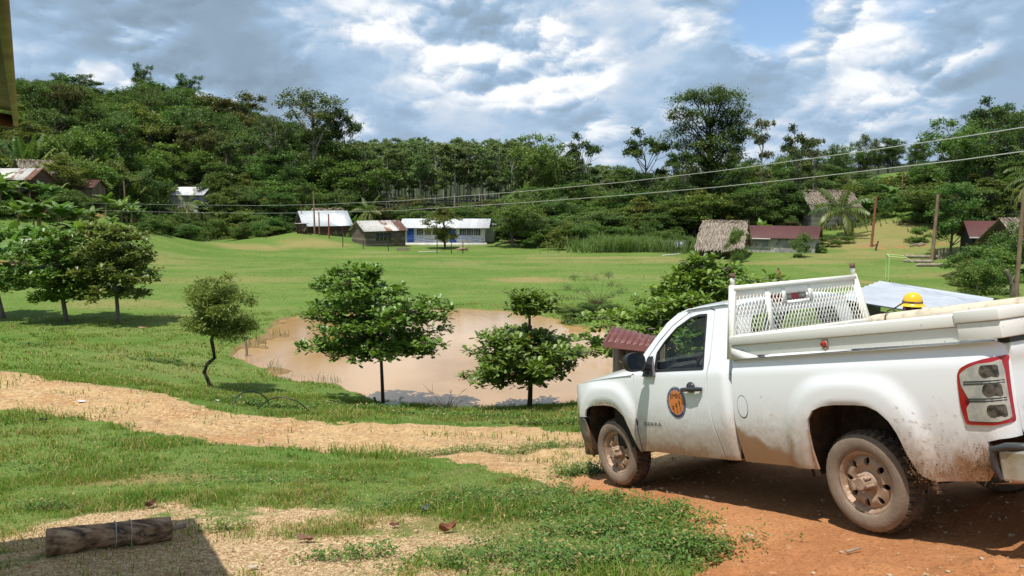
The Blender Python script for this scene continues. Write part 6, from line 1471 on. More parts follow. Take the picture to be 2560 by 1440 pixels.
x, y = spot(1983, 102); b_ = MB(); b_.box((0, 0, 1.1), (1.7, 1.4, .05)).bar((-.7, -.6, -.3), (-.7, -.6, 1.1), .08).bar((.7, -.6, -.3), (.7, -.6, 1.1), .08).bar((-.7, .6, -.3), (-.7, .6, 1.1), .08).bar((.7, .6, -.3), (.7, .6, 1.1), .08)
h = empty('wood_shelter', (x, y, gz(x, y) + .4), .2, label='tiny rusty-roofed wood shelter left of the whitewashed thatched house', cat='shelter'); b_.build('posts_and_roof', M['wood_brown'], h)
h = gable('brown_roof_shed', 2490, 74, math.radians(-18), 4.6, 4.6, 1.75, 1.35, oh=.35, wall='dark', roof='brown_roof', z=1.0, label='open dark shed with a brown metal roof at the right edge behind the shrubs', cat='shed')  # closed near-black walls stand in for the shaded inside of an open shed
b_ = MB(); b_.bar((-2.65, -2.66, 1.62), (2.3, -2.66, 1.62), .05, .16); b_.build('fascia', M['zinc'], h)
h = gable('thatched_hut', 2570, 69, math.radians(10), 4.6, 3.6, 1.7, 1.6, oh=.5, eave=.7, wall='wood_brown', thatch=True, z=1.2, label='thatched hut cut by the right edge of the picture', cat='hut')

# near outhouse by the pond and the shed below the truck
def near_outhouse():
    t = 14.2; R_ = lambda px, py, tt: att(px, py, tt)
    A, B, C_, D_ = R_(1530, 815, 14.9), R_(1668, 848, 14.7), R_(1650, 868, 13.6), R_(1509, 853, 13.8)
    c = (A + B + C_ + D_) / 4; zg = gz(c[0], c[1])
    h = empty('outhouse', (c[0], c[1], zg), 0, label='plank privy with a rust-brown metal roof standing beyond the hood of the pickup', cat='outhouse')
    o3 = np.array([c[0], c[1], zg]); P = [q - o3 for q in (A, B, C_, D_)]
    P[1] = P[1] - (P[1] - P[0]) * .08; P[2] = P[2] - (P[2] - P[3]) * .05
    b_ = MB(); nx = 26; 
    u = P[1] - P[0]; v = P[3] - P[0]; n = np.cross(u, v); n /= -np.linalg.norm(n)
    top = []; 
    for i in range(nx * 3 + 1):
        s = i / (nx * 3)
        for r in (0, 1): top.append(P[0] * (1 - s) * (1 - r) + P[1] * s * (1 - r) + P[3] * (1 - s) * r + P[2] * s * r + n * .014 * math.sin(s * nx * 2 * PI / 3))
    m_ = len(top) // 2; low = [q - np.array([0, 0, .02]) for q in top]; o_ = 2 * m_
    b_.add(top + low, [[2 * i, 2 * i + 1, 2 * i + 3, 2 * i + 2] for i in range(m_ - 1)] + [[o_ + 2 * i + 2, o_ + 2 * i + 3, o_ + 2 * i + 1, o_ + 2 * i] for i in range(m_ - 1)] + [[2 * i + 1, o_ + 2 * i + 1, o_ + 2 * i + 3, 2 * i + 3] for i in range(m_ - 1)] + [[0, o_, o_ + 1, 1]])
    b_.add([P[3] + np.array([0, -.01, .0]), P[2] + np.array([0, -.01, 0]), P[2] + np.array([0, -.05, -.10]), P[3] + np.array([-.02, -.05, -.10])], [[3, 2, 1, 0]])
    rm_ = noisy('brown_sheet', (.15, .052, .043), (.12, .04, .035), 1.5, .42, .1, c3=(.20, .09, .07)); b_.build('roof', rm_, h)
    w_ = MB(); x0 = (R_(1548, 860, 14) - o3)[0]; zt_ = P[3][2] - .02
    w_.box((x0 + .42, .15, zt_ / 2 - .35), (.84, .9, zt_ + .6)); w_.build('wall', M['wood_vert'], h)
    for q in (0, .32): w2 = MB(); w2.box((x0 + .02 + q * .38, -.37, zt_ / 2 - .35), (.07, .07, zt_ + .6)); w2.build('post', M['wood_vert'], h)
near_outhouse()
def near_shed():
    A, B, D_, C_ = att(2200, 703, 17.5), att(2486, 747, 15.2), att(2085, 745, 14.6), att(2420, 800, 12.2)
    o3 = np.array([(A[0] + C_[0]) / 2, (A[1] + C_[1]) / 2, 0]); o3[2] = gz(o3[0], o3[1]); P = [q - o3 for q in (A, B, C_, D_)]
    h = empty('shed', tuple(o3), 0, label='low shed with a ribbed silver metal roof just beyond the truck bed', cat='shed')
    b_ = MB(); nx = 9 * 6; n = np.cross(P[1] - P[0], P[3] - P[0]); n /= np.linalg.norm(n); n *= (1 if n[2] > 0 else -1); top = []
    for i in range(nx + 1):       # ribs run along the ridge direction seen in the photo: step across the slope
        s = i / nx; bump = .018 if (i % 6) in (1, 2) else 0
        for r in (0, .33, .66, 1): top.append((P[0] * (1 - s) + P[3] * s) * (1 - r) + (P[1] * (1 - s) + P[2] * s) * r + n * bump)
    low = [q - n * .02 for q in top]; o_ = len(top); f = []
    for i in range(nx):
        for r in range(3): a = i * 4 + r; f += [[a, a + 4, a + 5, a + 1], [o_ + a + 1, o_ + a + 5, o_ + a + 4, o_ + a]]
    b_.add(top + low, f); b_.build('roof', noisy('silver_sheet', (.62, .65, .69), (.50, .53, .57), 1.2, .36, .05, metal=.35, c3=(.56, .58, .60)), h)
    w_ = MB(); zb = -1.2
    for a, b in ((P[3], P[2]), (P[0], P[3]), (P[1], P[2])):
        a = a + (o3 * 0) + (sum(P) / 4 - a) * .07; b = b + (sum(P) / 4 - b) * .07
        w_.add([(a[0], a[1], zb), (b[0], b[1], zb), (b[0], b[1], b[2] - .12), (a[0], a[1], a[2] - .12)], [[0, 1, 2, 3]])
    w_.build('wall', noisy('olive_wall', (.06, .062, .045), (.04, .042, .032), 2, .8, .1), h)
near_shed()

# roof corner of the house the picture is taken from
def eave():
    P0 = att(45, 282, 6.35); d1 = np.array([.537, -.843, 0]); d2 = np.array([-.85, -.527, .0])
    h = empty('house_eave', tuple(P0), 0, label='corner of a wooden roof eave with an olive board at the upper left edge', cat='roof eave')
    def Q(a, b, z): return tuple(d1 * a + d2 * b + np.array([0, 0, z]))
    b_ = MB()
    V = [Q(0, 0, -.0), Q(9, 0, .0), Q(9, 6, .9), Q(0, 6, .9), Q(0, 0, .05), Q(9, 0, .05), Q(9, 6, .95), Q(0, 6, .95)]
    b_.add(V, [[0, 1, 2, 3], [7, 6, 5, 4], [0, 4, 5, 1], [1, 5, 6, 2], [2, 6, 7, 3], [3, 7, 4, 0]]); b_.build('roof', noisy('olive_sheet', (.30, .26, .12), (.17, .14, .06), 2.5, .6, .2, stretch=(1, 1, .1)), h)
    b_ = MB(); b_.bar(Q(.03, .02, -.06), Q(9, .02, -.06), .035, .11); b_.build('fascia', noisy('olive_board', (.34, .29, .13), (.18, .15, .07), 4, .6, .2), h)
    b_ = MB(); b_.bar(Q(.02, .04, -.075), Q(.02, 6, .80), .07, .10); b_.build('rafter', noisy('rafter_wood', (.20, .08, .03), (.12, .05, .02), 6, .7, .2, stretch=(1, 1, .3)), h)
    b_ = MB(); 
    for a, b in ((.6, 2.3), (4.5, 2.3)):
        q = P0 + np.array(Q(a, b, 0)); zg = gz(q[0], q[1]) - P0[2]; p_ = Q(a, b, 0); b_.box((p_[0], p_[1], (zg + .3) / 2 - .1), (.14, .14, .5 - zg))
        b2_ = MB(); b2_.V, b2_.F, b2_.C = b_.V, b_.F, b_.C; b2_.build('post', M['wood_vert'], h); b_ = MB()
eave()

# ================================================================ SMALL THINGS
M['post'] = noisy('post_wood', (.30, .20, .12), (.18, .12, .08), 5, .85, .3, stretch=(1, 1, .2)); M['post_red'] = noisy('red_post', (.30, .11, .055), (.22, .08, .04), 4, .8, .2)
M['logw'] = noisy('log_wood', (.34, .29, .22), (.20, .16, .12), 6, .85, .4); M['cable'] = mat('cable', (.42, .45, .40), .5)
def post(px, t, ty, r, m_='post', lean=0.0, name='wooden_post', base_z=None, **kw):
    x, y = spot(px, t); z = gz(x, y) if base_z is None else base_z; top = 6.4 + t * ray(px, ty)[2]
    b_ = MB(); b_.tube([(0, 0, -.3), (lean * .5, 0, (top - z) / 2), (lean, 0, top - z)], [r * 1.1, r, r * .85], 8, jit=.05); o = b_.build(name, M[m_], None, 60); o.location = (x, y, z); tag(o, **kw); return o
post(2340, 76.5, 486, .17, lean=.2, name='utility_pole', label='tall thick wooden pole beside the stacked logs on the right', cat='pole')
post(2185, 85, 490, .14, 'post_red', lean=.25, name='utility_pole', label='reddish pole on the bare patch of slope right of the coconut palm', cat='pole')
post(2253, 112, 428, .10, lean=.05, name='utility_pole', label='thin pole on the upper right slope next to a banana plant', cat='pole')
post(2559, 48.5, 470, .13, 'post', name='utility_pole', label='brown pole at the extreme right edge behind the shrubs', cat='pole')
post(312, 96, 452, .10, 'post', name='utility_pole', label='slim pale pole on the left slope above the row of shade trees', cat='pole')
post(784, 104, 477, .12, name='utility_pole', label='tallest of the poles in front of the sheet-metal barn', cat='pole')
post(752, 110, 510, .06, 'post_red', name='wooden_post', label='thin post left of the tall pole by the sheet-metal barn', cat='post')
post(796, 102, 530, .09, 'post_red', label='shorter brown post just right of the tall pole at the barn', cat='post')
post(820, 101, 535, .10, 'post_red', label='brown post at the corner of the barn awning', cat='post')
for px, t, ty in ((661, 100, 581), (854, 95, 567), (905, 94.5, 599), (968, 92.5, 599), (1091, 89, 601), (1127, 89, 602), (1156, 89, 606)):
    post(px, t, ty, .055, 'bark_dark', lean=.03, name='fence_stake', label='dark fence stake standing in the far grass of the field', cat='stake', group='fence stakes along the far field')
post(2195, 83, 603, .09, 'bark_dark', lean=.3, name='stump', label='short dark leaning stump at the foot of the reddish pole', cat='stump')
p = onz(617, 908, WATER - .3); b_ = MB(); b_.tube([(0, 0, -.2), (.02, 0, .5), (-.03, 0, 1.0), (.02, 0, 1.15)], [.05, .055, .045, .03], 8, jit=.2); o = b_.build('broken_stake', M['logw'], None, 60); o.location = p; tag(o, 'grey broken stake standing in the shallow left end of the pond', 'stake')
# stumps in a row, timber, logs
for i in range(8):
    x, y = spot(990 + i * 4.3, 93.5); b_ = MB(); b_.tube([(0, 0, -.1), (0, 0, .42)], [.10, .09], 7); o = b_.build('short_post', M['logw'], None, 60); o.location = (x, y, gz(x, y)); tag(o, 'short pale post in the tight little row left of the school ramp', 'post', 'row of short posts before the school')
def log(pa, pb, r, m_='logw', name='log', n=10, z0=None, cap=True, mat_=None, **kw):
    a, b = np.array(pa, float), np.array(pb, float); c = (a + b) / 2; b_ = MB(); d = (b - a); P = [a + d * s - c + np.array([0, 0, .0]) for s in np.linspace(0, 1, 9)]
    b_.tube(P, [r * (1 + .06 * math.sin(i * 2.1)) for i in range(9)], n, jit=.05); o = b_.build(name, mat_ or M[m_], None, 50); o.location = c; tag(o, **kw); return o
def onground(px, py, up=0.0): q = hit(px, py); q[2] = gz(q[0], q[1]) + up; return q
log(onground(2262, 648, .25), onground(2352, 648, .2), .17, label='upper pale log lying left of the tall pole on the right', cat='log')
log(onground(2262, 656, .1), onground(2332, 659, .1), .20, label='flat grey slab log between two others left of the tall pole', cat='log')
log(onground(2292, 667, .15), onground(2377, 667, .15), .14, label='lowest mottled log lying in the grass in front of the tall pole', cat='log')
log(onground(2274, 618, .15), onground(2306, 611, .15), .09, label='nearer of two pale planks leaning downhill on the right slope', cat='plank', name='plank')
log(onground(2294, 617, .15), onground(2313, 613, .15), .09, label='shorter far plank of the two on the right slope', cat='plank', name='plank')
log(onground(1046, 631, .08), onground(1098, 629, .08), .05, mat_=M['wall_white'], name='plank', label='thin white plank lying on the grass before the school tree', cat='plank')
log(onground(1656, 641, .06), onground(1698, 637, .06), .06, mat_=M['wall_white'], name='plank', label='white plank lying at the field edge right of the cane grass', cat='plank')
log(onground(1318, 612, .3), onground(1372, 617, .25), .14, label='fallen pale trunk in the brush right of the dense shade tree', cat='log')
log(onground(1238, 618, .2), onground(1330, 603, .9), .10, label='fallen branch propped against the dense shade tree', cat='log')
x, y = spot(2383, 77); h = empty('log_rack', (x, y, gz(x, y)), .1, label='rough timber frame with stacked cut posts under the broad green tree on the right', cat='timber frame')
for q in (-1.15, -.85, -.45, 1.1): b_ = MB(); b_.tube([(q, 0, -.2), (q + .05, 0, 1.0)], .10, 7); b_.build('post', M['logw'], h, 60)
for zz in (.25, .45): b_ = MB(); b_.tube([(-.4, .1, zz), (1.1, .1, zz + .1)], .08, 7); b_.build('rail', M['logw'], h, 60)
p = onground(2528, 742); b_ = MB(); b_.tube([(.1, 0, -.1), (.0, 0, .7), (-.25, 0, 1.3), (-.45, 0, 1.75)], [.17, .14, .13, .12], 8, jit=.2); b_.tube([(-.1, 0, 1.0), (.2, .1, 1.4)], [.06, .04], 6); o = b_.build('dead_tree', M['bark_grey'], None, 60); o.location = p; tag(o, 'leaning broken dead tree among the shrubs at the right', 'dead tree')
for i in range(7):
    q = att(1153 + rt.uniform(-10, 10), 611, 95); 
x, y = spot(1153, 93); h = empty('rubble_pile', (x, y, gz(x, y)), 0, label='reddish pile of rubble beside the ramp of the school', cat='pile'); b_ = MB()
for i in range(16): b_.tube([(rt.uniform(-.8, .8), rt.uniform(-.2, .2), rt.uniform(.1, .3)), (rt.uniform(-.8, .8), rt.uniform(-.2, .2), rt.uniform(.2, .45))], .07, 5)
b_.build('sticks', noisy('pink_wood', (.42, .26, .2), (.3, .2, .14), 3, .9, .2), h)
# goal
g1 = onground(2220, 705); g2 = onground(2214, 697); g2[2] = g1[2]; c = g1.copy(); h = empty('goal', tuple(c), 0, label='lime-green metal goal frame seen from its side at the right of the field', cat='goal'); dg = g2 - c; dg *= 1.0
gm = mat('lime_paint', (.42, .62, .22), .4); bk = np.array([2.0, -.2, 0])
for q in ((0, 0, 0), dg): b_ = MB(); b_.tube([tuple(np.array(q) + (0, 0, -.2)), tuple(np.array(q) + (0, 0, 2.02))], .05, 8); b_.build('goal_post', gm, h, 60)
b_ = MB(); b_.tube([(0, 0, 2.0), tuple(dg + (0, 0, 2.0))], .05, 8); b_.build('crossbar', gm, h, 60)
for q in ((0, 0, 0), dg):
    q = np.array(q); b_ = MB(); b_.tube([tuple(q + (0, 0, 2.0)), tuple(q + (1.3, -.1, 1.88)), tuple(q + (1.8, -.1, 1.55))], .04, 6); b_.build('back_bar', gm, h, 60)
# power lines
for pts, lab in (([(2700, 295, 11.5), (2560, 318, 12.5), (2400, 343, 14), (2200, 372, 16.5), (2030, 396, 19), (1800, 427, 23), (1560, 455, 28), (1300, 479, 35), (1000, 502, 45), (800, 511, 54), (640, 514, 62), (450, 512, 73), (250, 508, 84), (20, 500, 96)], 'upper of the two pale cables crossing the whole picture'),
                 ([(2700, 358, 11.5), (2560, 378, 12.5), (2400, 400, 14), (2200, 423, 16.5), (2030, 443, 19), (1800, 467, 23), (1560, 488, 28), (1300, 507, 35), (1000, 526, 45), (800, 532, 54), (640, 533, 62), (450, 531, 73), (250, 526, 84), (20, 518, 96)], 'lower of the two pale cables crossing the whole picture')):
    P = [att(*q) for q in pts]; b_ = MB(); b_.tube(P, [.0095 if q[2] < 30 else .0095 for q in pts], 5); tag(b_.build('power_cable', M['cable'], None, 60), lab, 'cable')
# left white rail
h = empty('white_rail', tuple(att(85, 599, 58)), 0, label='white horizontal rail behind the row of shade trees at the left', cat='rail'); b_ = MB(); b_.tube([(-1.1, 0, 0), (1.1, 0, .05)], .04, 6); b_.build('bar', M['wall_white'], h); 
for q in (-.95, .9): b_ = MB(); b_.tube([(q, 0, -.9), (q, 0, 0)], .04, 6); b_.build('leg', M['wall_white'], h)
# red flowering shrub, laundry
def flowers(px, t, s, lab):
    x, y = spot(px, t); C = [np.random.default_rng(k).normal(0, .5, 3) * s + np.array([0, 0, .9]) for k in range(6)]; root = empty('flowering_shrub', (x, y, gz(x, y)), 0, label=lab, cat='shrub')
    V, F, Cc = cloud_leaves(C, [.4] * 6, 260, .16, (.20, .012, .035), (.34, .03, .06), 3); link('flowers', mesh_from(V, F, 'flowers', cols=Cc), M['leaf_small'], root)
    V, F, Cc = cloud_leaves([c - np.array([0, 0, .4]) for c in C], [.5] * 6, 700, .22, MG1, MG2, 4); link('foliage', mesh_from(V, F, 'foliage', cols=Cc), M['leaf_small'], root)
flowers(188, 88, 1.0, 'crimson-leaved shrub above the red earth bank on the left slope'); flowers(118, 80, .6, 'smaller red-flowered shrub beside the brown hillside house'); flowers(612, 112, .5, 'dark red shrub among the bushes right of the white-roofed hut')
for i, (px, w_, c) in enumerate([(1653, .3, (.35, .06, .05)), (1664, .35, (.05, .05, .12)), (1686, .4, (.6, .62, .66)), (1694, .3, (.12, .16, .3)), (1701, .35, (.7, .7, .72)), (1708, .3, (.3, .32, .4))]):
    q = att(px, 604, 90); b_ = MB(); b_.grid(lambda u, v: (u * w_, .05 * math.sin(u * 9 + v * 3), -v * .75), np.linspace(0, 1, 6), np.linspace(0, 1, 6)); o = b_.build('hanging_cloth', mat('cloth', c, .9)); o.location = q
    tag(o, ['small red cloth hung at the left end of the washing line', 'black cloth hung second on the washing line', 'pale grey shirt in the middle of the washing line', 'navy cloth on the washing line between two pale ones', 'white cloth near the right end of the washing line', 'grey-blue cloth at the right end of the washing line'][i], 'laundry')
a, b = att(1648, 603, 90), att(1716, 602, 90); b_ = MB(); b_.tube([a, b], .015, 5); o = b_.build('washing_line', M['cable']); tag(o, 'thin washing line at the field edge left of the big thatched hut', 'washing line')
for px in (1648, 1716): post(px, 90, 600, .05, 'logw', name='line_post', label='stick holding %s end of the washing line' % ('the left' if px < 1700 else 'the right'), cat='post')

# log in the front, bound with wire
ga, gb = hit(118, 1398), hit(428, 1352); ra = .125
A = np.array([ga[0], ga[1], gz(ga[0], ga[1]) + ra * .75]); B = np.array([gb[0], gb[1], gz(gb[0], gb[1]) + ra * .75]); d = B - A; Ln = np.linalg.norm(d); d /= Ln
sd_ = np.cross(d, (0, 0, 1)); sd_ /= np.linalg.norm(sd_); upv = np.cross(sd_, d)
V = []; F = []; n = 40; m_ = 30; rs = np.random.default_rng(4); ph = rs.uniform(0, 6.28, 8)
for i in range(m_ + 1):
    s = i / m_
    for k in range(n):
        a = 2 * PI * k / n; r = ra * (1 - .14 * s) * (1 + .07 * math.sin(3 * a + ph[0] + s) + .03 * math.sin(s * 9 + ph[3]) + .035 * math.sin(5 * a + ph[1] + s * .8) + .018 * math.sin(11 * a + ph[2] + s) + .10 * (fbm(np.array([a * 3]), np.array([s * 2.5]), 7)[0] - .5)); V.append(d * (s * Ln - Ln / 2) + sd_ * r * math.cos(a) + upv * r * math.sin(a))
F = [[i * n + k, i * n + (k + 1) % n, (i + 1) * n + (k + 1) % n, (i + 1) * n + k] for i in range(m_) for k in range(n)] + [list(range(n))[::-1], [m_ * n + k for k in range(n)]]
lm = mat('old_log', (.1, .08, .06), .9); g, bb, O = nm(lm); q_ = g.vm('MULTIPLY', O, (1, 1, 1)); ang = math.atan2(d[1], d[0])
mp = g.n('ShaderNodeMapping'); mp.inputs['Rotation'].default_value = (0, 0, -ang); mp.inputs['Scale'].default_value = (1.2, 16, 16); g.put(mp.inputs[0], O); gr_ = g.noise(mp.outputs[0], 1.0, 8, .7)
g.put(bb.inputs['Base Color'], g.mix(g.ss(gr_, .35, .62), (.045, .030, .020), g.mix(g.ss(g.noise(O, 6, 4, .6), .4, .65), (.33, .19, .105), (.50, .34, .21))))
bp = g.n('ShaderNodeBump'); bp.inputs['Strength'].default_value = .9; bp.inputs['Distance'].default_value = .02; g.put(bp.inputs['Height'], gr_); g.put(bb.inputs['Normal'], bp.outputs[0])
lo_ = link('log', mesh_from(V, F), lm, None, 50); lo_.location = (A + B) / 2; tag(lo_, 'weathered cut log bound with two wires in the roof shadow at the lower left', 'log')
for s in (.53, .655):
    b_ = MB(); b_.tube([d * (s * Ln - Ln / 2) + sd_ * ra * 1.02 * math.cos(a) + upv * ra * 1.02 * math.sin(a) for a in np.linspace(0, 2 * PI, 25)], .0035, 5, caps=False); b_.build('wire', M['cable'], lo_)
b_ = MB(); b_.tube([d * (Ln / 2 - .1) - sd_ * 0 + upv * (-.01), d * (Ln / 2 + .13) + upv * .02], [.028, .024], 7); b_.build('peg', M['logw'], lo_, 60)

# hoops of black hose
for (pts, lab) in (([(583, 1020, 0), (592, 993, .28), (620, 978, .45), (650, 984, .42), (668, 1000, .25), (672, 1015, 0)], 'left and farther arch of black hose stuck in the roadside grass'), ([(645, 1022, 0), (668, 1002, .2), (700, 993, .33), (735, 1000, .3), (762, 1018, .12), (775, 1034, 0)], 'right arch of black hose closer to the dirt road')):
    t0 = hit(pts[0][0], pts[0][1])[1]; P = []
    ta, tb_ = hit(*pts[0][:2]), hit(*pts[-1][:2])
    for i, (a, b, u) in enumerate(pts): s = i / (len(pts) - 1); v = ray(a, b); yy = ta[1] * (1 - s) + tb_[1] * s; P.append(EYE + v * (yy / v[1]))
    Q = []
    for i in range(len(P) - 1):
        for s in np.linspace(0, 1, 5)[:-1]:
            p0, p1, p2, p3 = P[max(i - 1, 0)], P[i], P[i + 1], P[min(i + 2, len(P) - 1)]; Q.append(.5 * ((2 * p1) + (-p0 + p2) * s + (2 * p0 - 5 * p1 + 4 * p2 - p3) * s * s + (-p0 + 3 * p1 - 3 * p2 + p3) * s ** 3))
    Q.append(P[-1]); b_ = MB(); b_.tube(Q, .015, 7); tag(b_.build('hose_arch', mat('hose', (.012, .02, .016), .4), None, 60), lab, 'hose')
# leafless shrub
p = hit(1118, 1016); rs = np.random.default_rng(12); b_ = MB(); root = empty('bare_shrub', (p[0], p[1], gz(p[0], p[1])), 0, label='leafless grey twigs standing at the pond edge between two trees', cat='shrub')
for i in range(9):
    a = rs.uniform(.25, 2.9); L = rs.uniform(.45, .95); e_ = np.array([math.cos(a) * L * 1.0, rs.uniform(-.2, .2), math.sin(a) * L]); P = bez((0, 0, 0), e_, (0, 0, .1), 5); b_.tube(P, [.014, .011, .008, .006, .004], 5)
    for q in range(3): s = P[rs.integers(1, 4)]; b_.tube([s, s + rs.normal(0, .12, 3) + e_ * .25], [.006, .003], 4)
b_.build('twigs', M['bark_grey'], root)
# fallen leaves and litter
def dead_leaf(px, py, s, lab, col=(.17, .07, .035), rz=0, curl=.5):
    p = hit(px, py); b_ = MB(); b_.grid(lambda u, v: ((u - .5) * s * 1.15, (v - .5) * s * .7 * (math.sin(PI * (.08 + .86 * u)) ** .8) * 1.0, s * curl * ((v - .5) ** 2 * 1.3 + (u - .4) ** 2 * .8 + .08 * math.sin(u * 9 + v * 5)) + .008), np.linspace(0, 1, 9), np.linspace(0, 1, 7)); o = b_.build('dead_leaf', noisy('dead_leaf', col, tuple(c * .6 for c in col), 20, .8, .2), None, 60)
    o.location = (p[0], p[1], gz(p[0], p[1]) + .02); o.rotation_euler = (.1, .15, rz); tag(o, lab, 'leaf')
dead_leaf(1116, 1326, .14, 'curled reddish dead leaf standing up in the middle foreground', (.24, .09, .045), .5, 1.0); dead_leaf(765, 1358, .15, 'flat brown dead leaf on the bare ground right of the roof shadow', (.24, .12, .08), 2.8)
dead_leaf(375, 1268, .12, 'dark crumpled dead leaf above the log', (.12, .045, .03), 1.2, .9); dead_leaf(985, 1325, .08, 'small dark red dead leaf left of the curled one', (.13, .04, .03), .2); dead_leaf(108, 1052, .12, 'black crumpled scrap in the grass near the dirt road', (.02, .02, .02), .4, .9)
dead_leaf(1060, 1287, .11, 'grey and black plastic scrap in the weeds', (.12, .13, .14), .9, .9); dead_leaf(630, 1420, .07, 'pale flat scrap at the bottom edge right of the shadow', (.5, .42, .32), .3, .3); dead_leaf(205, 1003, .16, 'thin white scrap lying on the left stretch of the road', (.7, .7, .7), 0, .1)
dead_leaf(545, 1004, .12, 'white paper scrap in the grass above the road', (.7, .72, .7), .4, .3); dead_leaf(355, 821, .35, 'pale flat stone-like scrap under the brownish tree', (.35, .2, .13), 0, .15)
for (px, py, lab) in [(1545, 1248, 'short pale stick on the red dirt near the front tyre'), (2135, 1382, 'short pale stick on the red dirt near the rear tyre')]:
    q = hit(px, py); b_ = MB(); b_.tube([(-.06, -.02, .012), (.06, .03, .016)], [.009, .007], 6); o = b_.build('stick', M['logw']); o.location = (q[0], q[1], gz(q[0], q[1]) + .01); tag(o, lab, 'stick')
# duck and dark bird
def bird(px, py, col, bill, s, rz, lab, cat, name):
    p = hit(px, py); root = empty(name, (p[0], p[1], gz(p[0], p[1]) + .02), rz, label=lab, cat=cat); b_ = MB()
    P = [(-.30, 0, .16), (-.22, 0, .135), (-.10, 0, .11), (.04, 0, .11), (.14, 0, .13), (.19, 0, .19), (.19, 0, .27), (.20, 0, .33), (.24, 0, .345), (.275, 0, .335)]
    R_ = [.012, .06, .105, .115, .085, .05, .036, .045, .042, .018]; b_.tube([np.array(q) * s for q in P], [r * s for r in R_], 12); b_.build('body', mat(name + '_feathers', col, .8), root, 180)
    b_ = MB(); b_.tube([np.array(q) * s for q in ((.27, 0, .335), (.31, 0, .325), (.335, 0, .32))], [.017 * s, .016 * s, .006 * s], 7); b_.build('bill', mat(name + '_bill', bill, .5), root, 60)
    for q in (1, -1): b_ = MB(); b_.tube([np.array(v) * s for v in ((-.02, q * .04, .1), (0, q * .045, .04), (.0, q * .05, .0), (.05, q * .05, -.005))], [.014 * s, .01 * s, .01 * s, .016 * s], 6); b_.build('leg', mat(name + '_leg', bill, .5), root)
bird(985, 1010, (.72, .72, .68), (.6, .35, .1), .95, 0, 'white duck resting beside the trunk of the tree at the pond edge', 'duck', 'duck'); bird(946, 1012, (.03, .03, .035), (.1, .08, .05), .8, 2.4, 'dark duck in the shade left of the same trunk as the white duck', 'duck', 'duck')

